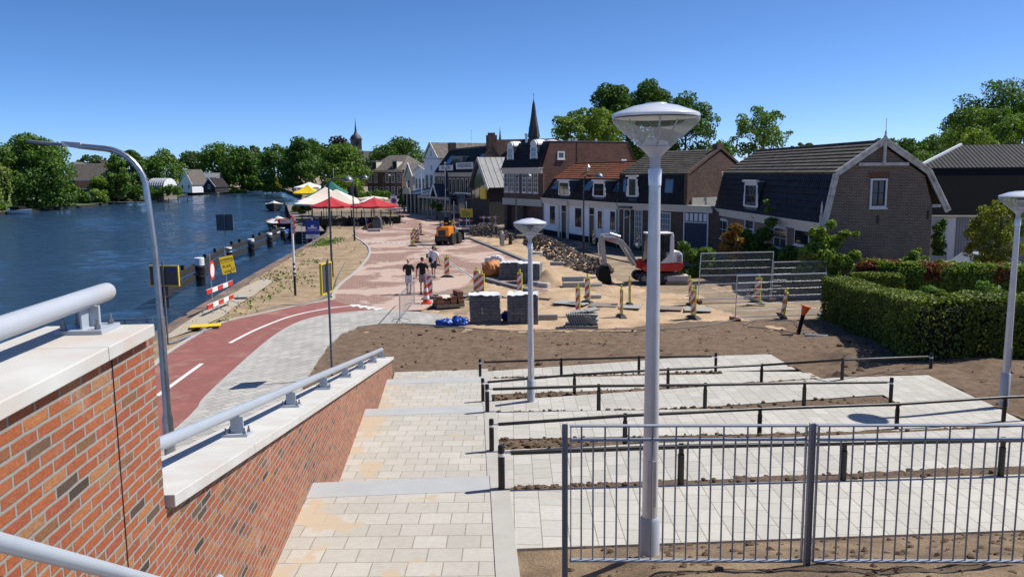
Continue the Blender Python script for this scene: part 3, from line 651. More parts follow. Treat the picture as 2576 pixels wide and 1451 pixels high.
for i in range(3):
    MB().bx(-.57, .055, cut[i] + .003, cut[i + 1] - .003, 5.1, 5.175).build('coping_slab', M['coping'], wt, bevel=.006)
ys = [YE + .02] + [YE + .02 + (YB - YE) * k / 9 for k in range(1, 10)]
for i in range(9):
    y0, y1 = ys[i] + .003, ys[i + 1] - .003
    MB().yz([(y0, zcop(y0) - .085), (y1, zcop(y1) - .085), (y1, zcop(y1)), (y0, zcop(y0))], -.56, .055).build('coping_slab', M['coping'], wt, bevel=.006)
def baseplate(mb, bolts, y, z, sl, x=-.25, w=.2, l=.22):
    up = V((0, -sl, 1)).normalized(); dy = V((0, 1, sl)).normalized()
    mb.bar((x, y - l / 2, z + .012 - sl * l / 2), (x, y + l / 2, z + .012 + sl * l / 2), w, .024)
    for sx in (-1, 1):
        for sy in (-1, 1):
            p = V((x + sx * w * .36, y, z + .02)) + dy * (sy * l * .34)
            bolts.append(MB().tube([p, p + V((0, 0, .03)), p + V((0, 0, .031)), p + V((0, 0, .065))], [.016, .016, .009, .009], 6))
# upper parapet rail
rt = thing('parapet_rail', 'thick dusty grey pipe rail on the upper parapet at the left edge', 'railing', w0, wr)
z5 = 5.175; ZR = 5.36; yend = wl_(WP(272, 738, w0 - wn * .25, wn)).y
MB().tube([(-.25, -2, ZR), (-.25, yend - .05, ZR), (-.25, yend - .012, ZR), (-.25, yend, ZR)], [.055, .055, .053, .04], 20).build('pipe', M['rail_dusty'], rt, smooth=True)
for yy in (1.2, 3.35, yend - .28):
    if yy > 3 and yy < 3.5: yy = 3.3
    p = MB(); bo = []; p.bx(-.31, -.19, yy - .012, yy + .012, z5 + .02, ZR - .045); p.bx(-.256, -.244, yy - .11, yy + .0, z5 + .02, ZR - .04); baseplate(p, bo, yy - .03, z5, 0, w=.26, l=.26)
    q = p.build('bracket', M['rail_grey'], rt, bevel=.002); [b_.build('bolt', M['galv_dark'], q) for b_ in bo]
# sloping rail on the lower wall
st = thing('wall_rail', 'sloping light grey pipe rail on short brackets along the lower brick wall', 'railing', w0, wr)
h = .24; y0, y1 = YE + .06, YB - .35
MB().tube([(-.25, y0, zcop(y0) + h), (-.25, y0 + .3, zcop(y0 + .3) + h), (-.25, y1, zcop(y1) + h), (-.25, y1 + .05, zcop(y1) + h - .02)], [.049, .049, .049, .035], 18).build('pipe', M['rail_grey'], st, smooth=True)
for k in range(8):
    yy = y0 + .06 + (y1 - y0 - .25) * k / 7; z = zcop(yy); p = MB(); bo = []
    p.bx(-.31, -.19, yy - .012, yy + .012, z + .02, z + h - .05); p.bx(-.256, -.244, yy - .02, yy + .1, z + .0, z + h - .04); baseplate(p, bo, yy, z, zs, w=.24, l=.24)
    q = p.build('bracket', M['lamp_grey'], st); [b_.build('bolt', M['galv_dark'], q) for b_ in bo]
# hand rail on the stair side of the upper wall
ht = thing('hand_rail', 'round grey hand rail sloping down across the brick wall in the bottom corner', 'railing', w0, wr)
pl = w0 + wn * .12; p1 = wl_(WP(0, 1363, pl, wn)); p2 = wl_(WP(385, 1462, pl, wn)); sl = (p2.z - p1.z) / (p2.y - p1.y)
pe = wl_(WP(553, 1452, pl, wn)); zl = pe.z
ym = p2.y + (zl - p2.z) / sl
pts = [(.12, p1.y - 1.6, p1.z - sl * 1.6), (.12, p1.y, p1.z), (.12, ym - .12, zl - sl * .12), (.12, ym, zl + .015), (.12, ym + .14, zl), (.12, pe.y - .02, zl), (.12, pe.y, zl)]
MB().tube(pts, [.036] * 6 + [.028], 16).build('pipe', M['rail_grey'], ht, smooth=True)
for yy in (p1.y - .4, p2.y - .1, pe.y - .2):
    z = p1.z + sl * (yy - p1.y) if yy < ym else zl
    q = MB(); q.tube([(.12, yy, z - .02), (.12, yy, z - .07), (.06, yy, z - .09), (.0, yy, z - .09)], .009, 6); q.tube([(.0, yy, z - .09), (.012, yy, z - .09)], .035, 10); q.build('bracket', M['rail_grey'], ht, smooth=True)
# ================================================================ RAMP KNEE RAILS
def knee_rail(label, pts, zf, h=.5):
    """pts: pixel foot points of the posts; first and last are end posts with a white band"""
    P = [WF(p[0], p[1], zf) for p in pts]; base = P[0].copy()
    t = thing('knee_rail', label, 'railing', base, 0, 'black knee rails along the ramp')
    L = [p - base for p in P]; n = len(P)
    def top(i): return L[i] + V((0, 0, h))
    for i, p in enumerate(L):
        end = i in (0, n - 1); hh = h + (.07 if end else -.02); m_ = MB()
        if end: m_.lathe([(.042, -.25), (.042, hh - .012), (.036, hh), (.0, hh + .002)], 14, p)
        else:
            m_.lathe([(.042, -.25), (.042, h - .1)], 14, p); m_.bar(p + V((0, 0, h - .11)), p + V((0, 0, h + .0)), .06, .03); m_.tube([p + V((-.03, 0, h + .035)), p + V((.03, 0, h + .035))], .012, 6)
        o = m_.build('post', M['black'], t, smooth=True)
        if end: MB().lathe([(.044, hh - .14), (.044, hh - .1)], 14, p).build('band', M['white'], o, smooth=True)
    d0 = (L[1] - L[0]).normalized(); d1 = (L[-1] - L[-2]).normalized(); off = .1
    a_, b_ = top(0) + d0 * (.12) + V((0, 0, -.03)), top(n - 1) - d1 * .12 + V((0, 0, -.03))
    m_ = MB().tube([a_, top(1) + V((0, 0, .0))] + [top(i) for i in range(2, n - 1)] + [b_], .03, 12)
    m_.build('rail', M['black'], t, smooth=True)
    q = MB(); q.tube([top(0) + V((0, 0, -.03)), a_], .012, 6); q.tube([b_, top(n - 1) + V((0, 0, -.03))], .012, 6); q.build('link', M['galv'], t)
bz = lambda na, fb, za, zb: (lambda x, y: za(x) + (zb(x) - za(x)) * max(0, min(1, (y - na(x)) / (fb(x) - na(x)))))
knee_rail('farthest and shortest black knee rail along the lowest ramp flight', [(1208, 950), (1412, 946), (1607, 941), (1800, 936)], bz(nA, fB, zA, zB))
knee_rail('black knee rail behind the small lamp post reaching right to the dark hedge', [(1215, 1009), (1445, 992), (1680, 979), (1915, 965), (2118, 955), (2340, 942)], bz(nB, fC, zB, zC))
knee_rail('middle black knee rail just in front of the small lamp post', [(1226, 1036), (1506, 1030), (1773, 1026), (2022, 1020), (2240, 1013)], lambda x, y: zD(x))
knee_rail('long black knee rail second nearest behind the grey steel fence', [(1237, 1134), (1572, 1115), (1910, 1095), (2255, 1078), (2524, 1059), (2760, 1045)], bz(nD, fE, zD, zE))
knee_rail('nearest black knee rail seen through the bars of the grey fence', [(1262, 1230), (1712, 1217), (2120, 1206), (2517, 1196), (2860, 1186)], lambda x, y: zF(x))
# ================================================================ GREY STEEL FENCE
zb = 2.72; A0 = W(1421, 1436, zb); ZT = WY(1421, 1067, A0.y).z; B0 = W(2045, 1066, ZT); dfx = V((B0.x - A0.x, B0.y - A0.y, 0)); LP = dfx.length; ang = math.atan2(dfx.y, dfx.x)
ft = thing('steel_fence', 'grey steel bar fence with flat top rails in the bottom right foreground', 'fence', (A0.x, A0.y, zb), ang)
HT = ZT - zb
for k in range(3):
    x0 = LP * k
    m_ = MB()
    for s in (-1, 1): m_.bx(x0 - .024 if s < 0 else x0 + .018, x0 - .018 if s < 0 else x0 + .024, -.024, .024, -.5, HT + .005)
    m_.bx(x0 - .018, x0 + .018, -.004, .004, -.5, HT + .005)
    m_.build('post', M['fence_grey'], ft)
    if k == 2: break
    xa, xb = x0 + .04, x0 + LP - .04; r_ = []
    for zz in (HT - .012, HT - .13, .1):
        MB().bx(xa, xb, -.025, .025, zz - .006, zz + .006).build('rail', M['fence_grey'], ft)
    m_ = MB(); m_.bx(xa + .005, xa + .013, -.02, .02, .1, HT - .02); m_.bx(xb - .013, xb - .005, -.02, .02, .1, HT - .02); m_.build('end_strap', M['fence_grey'], ft)
    nb = 20
    for i in range(1, nb):
        x = xa + (xb - xa) * i / nb; MB().tube([(x, 0, .09), (x, 0, HT - .015 if i % 2 else HT - .13)], .0075, 8).build('bar', M['fence_grey'], ft, smooth=True)
# ================================================================ CONE LAMP POSTS
def cone_lamp():
    t = thing('cone_lamp', 'large glass cone street lamp in front standing behind the steel fence', 'street lamp', W(1633, 1404, 2.36), 0, 'cone lamps by the ramp')
    MB().lathe([(.096, -.3), (.096, .40), (.08, .43)], 24).build('base_sleeve', M['lamp_grey'], t, smooth=True)
    MB().lathe([(.076, .3), (.066, 2.0), (.052, 3.58)], 24).build('pole', M['lamp_pole'], t, smooth=True)
    MB().lathe([(.058, 3.56), (.060, 3.7), (.05, 3.715)], 24).build('collar', M['lamp_cap'], t, smooth=True)
    MB().lathe([(.047, 3.70), (.048, 3.80), (.062, 3.825), (.145, 3.905)], 32).build('neck', M['lamp_grey'], t, smooth=True)
    MB().lathe([(.145, 3.905), (.35, 4.085), (.377, 4.115), (.386, 4.145), (.386, 4.165)], 48).build('glass_cone', M['lamp_glass'], t, smooth=True)
    c = MB().lathe([(.388, 4.165), (.39, 4.185), (.375, 4.2), (.2, 4.262), (.1, 4.28), (.095, 4.288), (.0, 4.292)], 48).build('cap', M['lamp_cap'], t, smooth=True)
    MB().lathe([(.36, 4.155), (.3, 4.16), (.0, 4.16)], 40).build('reflector', M['white'], c, smooth=True)
    MB().lathe([(.143, 3.907), (.12, 3.915), (.11, 3.95), (.05, 3.965), (.0, 3.965)], 24).build('lamp_unit', M['lead_white'], t, smooth=True)
    for k in range(3):
        a_ = 2 * PI * k / 3 + .5; m_ = MB().tube([(.11 * math.cos(a_), .11 * math.sin(a_), 3.91), (.25 * math.cos(a_), .25 * math.sin(a_), 4.155)], .008, 6); m_.build('strut', M['lamp_grey'], t, smooth=True)
    MB().bx(-.04, .04, -.0785, -.07, .55, 1.0).build('access_door', M['lamp_pole'], t)
    return t
cl = cone_lamp()
dup(cl, W(1336, 998, .70), .6, 'small glass cone street lamp standing in the soil between the ramp flights')
dup(cl, W(2527, 986, 1.28), 1.3, 'glass cone street lamp cut off by the right edge beside the dark hedge')
# tall steel lamp on the left
b = W(430, 1166, 0); lt = thing('arm_lamp', 'tall brushed steel street lamp with a flat head bending over the river', 'street lamp', b)
MB().lathe([(.115, -.2), (.115, 1.0), (.083, 1.12), (.08, 3.15)], 20).build('lower_pole', M['steel'], lt, smooth=True)
zt = 6.2
pts = [(0, 0, 3.1)]; pr = [.078]
pts += [(0, 0, 3.2), (-.02, 0, 4.6), (-.1, 0, 5.75)]; pr += [.066, .064, .062]
for k in range(1, 9):
    t_ = k / 8 * R(84); rr_ = .85; pts.append((-.1 - rr_ * (1 - math.cos(t_)), 0, 5.75 + rr_ * math.sin(t_))); pr.append(.06)
pts.append((pts[-1][0] - .55, 0, pts[-1][2] + .06)); pr.append(.055)
MB().tube(pts, pr, 16).build('upper_pole', M['steel'], lt, smooth=True)
hx, hz = pts[-1][0], pts[-1][2]
MB().add([(hx + .08, -.05, hz - .06), (hx + .08, .05, hz - .06), (hx + .08, .05, hz + .07), (hx + .08, -.05, hz + .07), (hx - .28, -.12, hz + .0), (hx - .28, .12, hz + .0), (hx - .28, .1, hz + .1), (hx - .28, -.1, hz + .1)], [(0, 1, 2, 3), (4, 7, 6, 5), (0, 4, 5, 1), (3, 2, 6, 7), (0, 3, 7, 4), (1, 5, 6, 2)]).build('spigot', M['lamp_grey'], lt, bevel=.01)
hd = MB().ext([(hx - .24, -.13, hz), (hx - .55, -.15, hz + .01), (hx - .85, -.12, hz + .05), (hx - 1.0, -.05, hz + .08), (hx - 1.0, .05, hz + .08), (hx - .85, .12, hz + .05), (hx - .55, .15, hz + .01), (hx - .24, .13, hz)], (0, 0, .055)).build('lamp_head', M['galv_dark'], lt, bevel=.012)
m_ = MB()
for k in range(4): m_.box((hx - .62 - .07 * k, 0, hz + .012 + k * .011), (.04, .16, .012))
m_.build('led_strip', M['black_matt'], hd)
# ================================================================ BUILDINGS
class Fr:
    """local frame of a building: x along the street front, y into the building, z up"""
    def __init__(s, name, label, cat, A, B, group=None):
        s.A = V((A[0], A[1], 0)); d = V((B[0] - A[0], B[1] - A[1], 0)); s.L = d.length; s.rz = math.atan2(d.y, d.x); s.u = d.normalized(); s.n = V((-s.u.y, s.u.x, 0))
        s.o = thing(name, label, cat, s.A, s.rz, group)
    def loc(s, p): q = V(p) - s.A; return V((q.dot(s.u), q.dot(s.n), p[2]))
    def px(s, x, y, yo=0.0): q = s.loc(WP(x, y, s.A + s.n * yo, s.n)); return q.x, q.z
    def gx(s, x, y, xo): q = s.loc(WP(x, y, s.A + s.u * xo, s.u)); return q.y, q.z
    def rect(s, x0, y0, x1, y1, yo=0.0):
        a = s.px((x0 + x0) / 2, (y0 + y1) / 2, yo); b = s.px(x1, (y0 + y1) / 2, yo); m_ = (x0 + x1) / 2
        return a[0], b[0], s.px(m_, y1, yo)[1], s.px(m_, y0, yo)[1]
def side_m(L): return Matrix.Translation((L, 0, 0)) @ Matrix.Rotation(PI / 2, 4, 'Z')
def mbM(mb, T):
    if T is not None: mb.v = [tuple(T @ V(p)) for p in mb.v]
    return mb
def window(par, r, cols=2, rows=2, mat='white', T=None, fw=.07, dark=None, arch=False, sill=True, name='window', glass='glass', pr=.05, y=0.0, dw=.035):
    x0, x1, z0, z1 = r; w, h = x1 - x0, z1 - z0; fw = min(fw, w * .2); m_ = MB()
    m_.bx(x0, x0 + fw, y - pr, y, z0, z1); m_.bx(x1 - fw, x1, y - pr, y, z0, z1); m_.bx(x0 + fw, x1 - fw, y - pr, y, z1 - fw, z1); m_.bx(x0 + fw, x1 - fw, y - pr, y, z0, z0 + fw)
    if sill: m_.bx(x0 - .05, x1 + .05, y - pr - .05, y, z0 - .07, z0 - .002)
    if arch: m_.xz([(x0, z1 + .002), (x1, z1 + .002), (x1 - w * .2, z1 + .1), (x0 + w * .2, z1 + .1)], y - pr, y)
    f = mbM(m_, T).build(name, M[mat], par); k = MB(); dm = dark or mat
    for i in range(1, cols): x = x0 + fw + (w - 2 * fw) * i / cols; k.bx(x - dw / 2, x + dw / 2, y - pr + .008, y - .012, z0 + fw, z1 - fw)
    for j in range(1, rows): z = z0 + fw + (h - 2 * fw) * j / rows; k.bx(x0 + fw, x1 - fw, y - pr + .011, y - .013, z - dw / 2, z + dw / 2)
    if dark: 
        b = .05; k.bx(x0 + fw, x0 + fw + b, y - pr + .006, y - .011, z0 + fw, z1 - fw); k.bx(x1 - fw - b, x1 - fw, y - pr + .006, y - .011, z0 + fw, z1 - fw); k.bx(x0 + fw, x1 - fw, y - pr + .007, y - .01, z1 - fw - b, z1 - fw); k.bx(x0 + fw, x1 - fw, y - pr + .007, y - .01, z0 + fw, z0 + fw + b)
    if k.v: mbM(k, T).build('glazing_bars', M[dm], f)
    mbM(MB().bx(x0 + fw * .9, x1 - fw * .9, y - .018, y - .004, z0 + fw * .9, z1 - fw * .9), T).build('pane', M[glass], f)
    return f
def door(par, r, mat='black', frame='white', T=None, top=.55, pr=.06, y=0.0):
    x0, x1, z0, z1 = r; m_ = MB(); m_.bx(x0 - .1, x0, y - pr, y, z0, z1 + .12); m_.bx(x1, x1 + .1, y - pr, y, z0, z1 + .12); m_.bx(x0, x1, y - pr, y, z1, z1 + .12); m_.bx(x0, x1, y - pr, y, z1 - top - .06, z1 - top)
    f = mbM(m_, T).build('door', M[frame], par)
    mbM(MB().bx(x0, x1, y - .03, y - .004, z0, z1 - top - .06), T).build('door_leaf', M[mat], f)
    mbM(MB().bx(x0, x1, y - .025, y - .005, z1 - top, z1), T).build('transom_pane', M['glass'], f)
    mbM(MB().ball((x1 - .1, y - .05, z0 + 1.05), .03, 8, 6), T).build('handle', M['steel'], f); return f
def roof(par, prof, x0, x1, mat, th=.09, name='roof'):
    m_ = MB()
    for (a, b) in zip(prof, prof[1:]):
        n = V((0, -(b[1] - a[1]), b[0] - a[0])).normalized() * th
        if mat.startswith('tile'):                       # courses of tiles, each lapping over the one below
            n = -n if n.z < 0 else n; lo, hi = (V((0, *a)), V((0, *b))) if a[1] < b[1] else (V((0, *b)), V((0, *a))); k = max(1, round((hi - lo).length / .33))
            for i in range(k):
                p, q = lo.lerp(hi, i / k), lo.lerp(hi, (i + 1) / k); u = n * (1 + .05 / th); X = lambda x, v: (x, v.y, v.z)
                m_.add([X(x0, p), X(x1, p), X(x1, q), X(x0, q), X(x0, p + u), X(x1, p + u), X(x1, q + n), X(x0, q + n)], [(3, 2, 1, 0), (4, 5, 6, 7), (0, 1, 5, 4), (1, 2, 6, 5), (2, 3, 7, 6), (3, 0, 4, 7)])
            continue
        if n.z < 0: n = -n
        m_.ext([(x0, a[0], a[1]), (x1, a[0], a[1]), (x1, b[0], b[1]), (x0, b[0], b[1])], n)
    return m_.build(name, M[mat], par)
def dormer(par, x0, x1, y, z0, z1, back, mat='white', scroll=True, round_=False, rows=2, glass='glass', side='zinc_blue'):
    """box dormer with white scrolled cheeks on its front"""
    w, h = x1 - x0, z1 - z0; f = MB()
    f.bx(x0, x1, y - .04, y, z0, z0 + .1); f.bx(x0, x1, y - .04, y, z1 - .2, z1); f.bx(x0, x0 + .1, y - .04, y, z0 + .1, z1 - .2); f.bx(x1 - .1, x1, y - .04, y, z0 + .1, z1 - .2)
    if scroll:
        for s, xx in ((-1, x0), (1, x1)):
            q = [(0, 0), (.2, .02), (.26, .14 * h), (.17, .3 * h), (.2, .45 * h), (.1, .6 * h), (.08, .75 * h), (.14, .86 * h), (0, .88 * h)]
            f.xz([(xx + s * a_, z0 + b_) for a_, b_ in q], y - .03, y - .002)
    if round_:
        n = 10; f.xz([((x0 + x1) / 2 + (w / 2 + .05) * math.cos(PI * i / n), z1 + .01 + .42 * w * math.sin(PI * i / n)) for i in range(n + 1)], y - .08, y + .1)
    else: f.bx(x0 - .18, x1 + .18, y - .16, y + .02, z1 + .001, z1 + .12)
    d = f.build('dormer', M[mat], par)
    b = MB(); b.bx(x0 + .02, x1 - .02, y + .002, y + back, z0 - .3, z1 - .01); b.build('dormer_cheek', M[side], d)
    c = MB()
    if round_:
        n = 10; c.xz([((x0 + x1) / 2 + (w / 2 + .12) * math.cos(PI * i / n), z1 + .03 + .45 * w * math.sin(PI * i / n)) for i in range(n + 1)], y + .1, y + back)
    else: c.bx(x0 - .12, x1 + .12, y + .02, y + back, z1 + .0, z1 + .09)
    c.build('dormer_roof', M['lead_white' if round_ else 'zinc'], d)
    r = (x0 + .1, x1 - .1, z0 + .1, z1 - .2); k = MB(); xm = (x0 + x1) / 2
    fm = 'white' if round_ else 'black'
    k.bx(r[0], r[0] + .05, y - .03, y, r[2], r[3]); k.bx(r[1] - .05, r[1], y - .03, y, r[2], r[3]); k.bx(xm - .025, xm + .025, y - .028, y, r[2], r[3])
    for j in range(rows + 1): z = r[2] + (r[3] - r[2]) * j / rows; k.bx(r[0] + .05, r[1] - .05, y - .026, y, max(r[2], z - .025), min(r[3], z + .025))
    k.build('dormer_sash', M[fm], d); MB().bx(r[0], r[1], y - .012, y - .001, r[2], r[3]).build('pane', M[glass], d)
    return d
def skylight(par, x0, x1, ya, za, yb, zb, mat='glass_blue'):
    d = V((0, yb - ya, zb - za)); n = V((0, -d.z, d.y)).normalized(); n = n if n.z > 0 else -n
    a = V((x0, ya, za)) + n * .1; q = [a, V((x1, ya, za)) + n * .1, V((x1, yb, zb)) + n * .1, V((x0, yb, zb)) + n * .1]
    f = MB().ext(q, n * .06).build('skylight', M['zinc_blue'], par); i = .12; t = .06
    q2 = [V((x0 + i * .6, ya, za)) + d * t, V((x1 - i * .6, ya, za)) + d * t, V((x1 - i * .6, ya, za)) + d * (1 - t), V((x0 + i * .6, ya, za)) + d * (1 - t)]
    MB().ext([p + n * .162 for p in q2], n * .01).build('pane', M[mat], f); return f
def cornice(par, x0, x1, z, mat='cream', y=0.0, T=None, h=.42, d=.3):
    m_ = MB(); m_.bx(x0, x1, y - d * .35, y, z - h, z - h * .45); m_.bx(x0, x1, y - d * .7, y, z - h * .45 + .002, z - .09); m_.bx(x0 - .03, x1 + .03, y - d, y + .1, z - .088, z)
    return mbM(m_, T).build('cornice', M[mat], par)
# ---- near gable house on the right
BA = Fr('gable_house', 'nearest brick house with white bargeboards on its big gable above the hedge', 'house', (14.5, 57.4), (15.4, 40.0))
g = BA.o; L = BA.L; D = 5.35; T = side_m(L)
kn = BA.gx(2103, 440, L); ap = BA.gx(2222, 362, L); kr = BA.gx(2330, 436, L); er = BA.gx(2362, 520, L); el = 3.45
prof = [(0, -.3), (0, el), (kn[0] + .06, kn[1] - .12), (ap[0], ap[1] - .1), (kr[0] - .06, kr[1] - .12), (D, er[1]), (D, -.3)]
MB().yz(prof, .05, L).build('wall', M['brick_barn'], g)
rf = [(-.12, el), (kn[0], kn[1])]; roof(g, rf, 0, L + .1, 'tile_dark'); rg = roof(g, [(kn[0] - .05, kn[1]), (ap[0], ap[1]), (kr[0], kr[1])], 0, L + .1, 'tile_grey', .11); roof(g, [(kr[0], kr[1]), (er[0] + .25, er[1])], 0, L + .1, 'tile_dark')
MB().tube([(0, ap[0], ap[1] + .12), (L + .08, ap[0], ap[1] + .12)], .09, 8).build('ridge_tiles', M['tile_grey'], g, smooth=True)
cornice(g, -.2, L + .1, el, 'cream', h=.5, d=.34)
bp = [(-.14, el - .15), (kn[0] - .06, kn[1] + .05), (ap[0], ap[1] + .16), (kr[0] + .06, kr[1] + .08), (er[0] + .4, er[1] - .22)]
for i, (a, b) in enumerate(zip(bp, bp[1:])):
    m_ = MB(); a_, b_ = V((L + .16, a[0], a[1])), V((L + .16, b[0], b[1])); m_.bar(a_, b_, .07, .30, (0, -(b[1] - a[1]), b[0] - a[0])); m_.bar(a_ + V((.06, 0, .1)), b_ + V((.06, 0, .1)), .08, .07, (0, -(b[1] - a[1]), b[0] - a[0]))
    m_.build('bargeboard', M['white_worn'], g)
c1 = BA.gx(2160, 413, L + .1); c2 = BA.gx(2285, 406, L + .1)
MB().bx(L + .08, L + .18, c1[0], c2[0], c1[1] - .09, c1[1] + .06).build('collar_beam', M['white_worn'], g)
MB().lathe([(.05, -1.05), (.09, -1.0), (.09, -.85), (.075, -.8), (.075, .2), (.10, .25), (.10, .32), (.05, .4), (.055, .5), (.018, .62), (.015, 1.15), (.0, 1.2)], 10, (L + .2, ap[0], ap[1] + .02)).build('finial', M['white_worn'], g, smooth=True)
MB().lathe([(.06, -.2), (.06, .1), (.1, .15), (.03, .3), (.012, .95), (0, 1.0)], 10, (.05, ap[0], ap[1] + .05)).build('finial', M['white_worn'], g, smooth=True)
m_ = MB(); m_.bx(L - .02, L + .1, -.3, -.16, el - .95, el + .3); m_.lathe([(.09, 0), (.1, .08), (.06, .14), (.05, .5), (.0, .8)], 8, (L + .04, -.23, el + .3)); m_.build('corner_post', M['white_worn'], g)
r = BA.gx(2186, 523, L); q = BA.gx(2232, 449, L); window(g, (r[0], q[0], r[1], q[1]), 2, 2, 'white', T, dark='navy', fw=.09, pr=.07)
mbM(MB().xz([(r[0] - .05, q[1] + .03), (q[0] + .05, q[1] + .03), (q[0] + .12, q[1] + .32), (r[0] - .12, q[1] + .32)], -.02, .02), T).build('brick_arch', M['brick_rust'], g)
for p_ in ((2208, 553), (2334, 540)):
    y_, z_ = BA.gx(*p_, L); mbM(MB().bx(y_ - .04, y_ + .04, -.04, 0, z_ - .2, z_ + .2), T).build('wall_anchor', M['black'], g)
y_, z_ = BA.gx(2358, 515, L); MB().bx(L - .1, L + .14, D - .05, D + .35, z_ - .12, z_ + .02).build('eaves_bracket', M['white_worn'], g)
r = BA.rect(1806, 553, 1831, 600); window(g, r, 2, 2, 'white', arch=True)
r = BA.rect(1948, 572, 1980, 625); window(g, r, 2, 2, 'white', arch=True)
r = BA.rect(2000, 577, 2037, 618); window(g, r, 2, 1, 'white', arch=True, dark='black')
for xx in (1964, 2018):
    a, z_ = BA.px(xx, 563); MB().xz([(a - .5, z_ - .12), (a + .5, z_ - .12), (a + .6, z_ + .12), (a - .6, z_ + .12)], -.02, .02).build('brick_arch', M['brick_rust'], g); MB().ball((a, -.05, z_ + .02), (.13, .06, .2), 10, 8).build('keystone', M['white'], g, smooth=True)
r = BA.rect(1876, 552, 1896, 612); door(g, r, 'navy'); MB().bx(r[0] - .35, r[1] + .35, -.3, 0, r[3] + .13, r[3] + .32).build('door_hood', M['cream'], g)
r = BA.rect(1887, 458, 1918, 521, .12); dormer(g, r[0], r[1], -.2, r[2], r[3], 1.1, rows=2)
x_, z_ = BA.px(1868, 437, 1.4); p_ = MB(); p_.lathe([(.09, -.3), (.09, .3), (.16, .32), (.0, .52)], 10, (x_, 1.25, z_)); p_.build('vent_pipe', M['galv'], g, smooth=True)
# ---- dark brick house with garage
BB = Fr('brick_house', 'dark brick house with black mansard roof, lantern and garage between white house and gable house', 'house', (8.56, 64.6), (14.1, 57.1))
g = BB.o; xe = BB.px(1731, 500)[0]; T = side_m(xe); kn = BB.gx(1733, 440, xe); ap = BB.gx(1813, 379, xe); D = 2 * ap[0]
MB().yz([(0, -.3), (0, 3.5), (kn[0], kn[1] - .08), (ap[0], ap[1] - .08), (D - kn[0], kn[1] - .08), (D, 3.5), (D, -.3)], .0, xe).build('wall', M['brick_dim'], g)
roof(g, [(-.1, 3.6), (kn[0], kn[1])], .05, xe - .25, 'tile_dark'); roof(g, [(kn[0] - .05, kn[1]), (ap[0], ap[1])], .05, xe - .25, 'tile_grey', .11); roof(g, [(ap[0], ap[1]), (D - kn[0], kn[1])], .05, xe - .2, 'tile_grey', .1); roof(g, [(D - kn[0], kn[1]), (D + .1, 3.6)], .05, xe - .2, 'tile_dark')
m_ = MB(); pf = [(-.1, 3.55), (kn[0] - .1, kn[1] + .05), (ap[0], ap[1] + .22), (D - kn[0], kn[1] + .1), (D, 3.6)]
for a, b in zip(pf, pf[1:]): m_.bar((xe - .1, *a), (xe - .1, *b), .3, .16, (0, -(b[1] - a[1]), b[0] - a[0]))
m_.build('gable_coping', M['brick_dim'], g); MB().bx(xe - .5, xe - .02, ap[0] - .35, ap[0] + .35, ap[1] + .1, ap[1] + .5).build('chimney', M['brick_dim'], g)
MB().bx(-.12, .1, ap[0] - .2, ap[0] + .2, ap[1] + .0, ap[1] + .75).build('flue', M['black_matt'], g)
cornice(g, 0, BB.L, 3.6, 'cream', h=.5, d=.3)
MB().bx(xe + .02, BB.L + .8, 0.02, 5, -.3, 3.42).build('garage', M['brick_dim'], g); MB().bx(xe + .02, BB.L + .8, .1, 5, 3.43, 3.55).build('garage_roof', M['zinc'], g); MB().bx(xe + .03, xe + .15, .3, 3.6, 3.56, 4.1).build('parapet', M['conc'], g)
r = BB.rect(1722, 534, 1779, 640); f = door(g, (r[0], r[1], 0.02, r[3]), 'navy', 'white', top=.7, y=0.018)
m_ = MB(); m_.bx(r[0], r[1], -.024, -.002, r[3] - .71, r[3] - .64); m_.bx(r[0], r[1], -.024, -.002, r[3] - .08, r[3])
for i in range(6): x_ = r[0] + (r[1] - r[0]) * i / 5; m_.bx(max(r[0], x_ - .05), min(r[1], x_ + .05), -.026, -.003, r[3] - .64, r[3] - .08)
m_.build('garage_window_bars', M['navy'], f); MB().bx(r[0], r[1], -.016, .0, r[3] - .65, r[3] - .07).build('garage_window', M['white'], f)
for rr in ((1597, 527, 1617, 590), (1660, 534, 1688, 600)): r = BB.rect(*rr); window(g, (r[0], r[1], .45, r[3]), 4, 6, 'cream', fw=.09, dw=.045, glass='glass_blue')
r = BB.rect(1573, 528, 1581, 590); door(g, (r[0] - .05, r[1] + .15, .05, r[3]), 'black', 'cream'); MB().bx(r[0] - .4, r[1] + .5, -.35, 0, r[3] + .13, r[3] + .28).build('door_hood', M['zinc_blue'], g)
x_, z_ = BB.px(1589, 540); m_ = MB(); m_.bx(x_ - .03, x_ + .03, -.35, 0, z_ - .28, z_ - .24); m_.bx(x_ - .02, x_ + .02, -.36, -.32, z_ - .24, z_ - .1); m_.lathe([(.05, -.1), (.11, .15), (.12, .16), (.03, .3)], 6, (x_, -.34, z_)); m_.build('wall_lantern', M['black'], g)
yo = .3
r = BB.rect(1587, 461, 1612, 493, .1); dormer(g, BB.px(1588, 470, .1)[0], BB.px(1609, 470, .1)[0], -.2, r[2] - .05, kn[1] - .12, 1.1)
for rr in ((1542 + 30, 452, 1588 - 7, 470), (1677, 449, 1699, 478)):
    ya = kn[0] * .45; x0_ = BB.px(rr[0], 465, ya)[0]; x1_ = BB.px(rr[2], 465, ya)[0]; skylight(g, x0_, x1_, kn[0] * .3 - .1 + .03, 3.6 + (kn[1] - 3.6) * .38, kn[0] * .82, 3.6 + (kn[1] - 3.6) * .86)
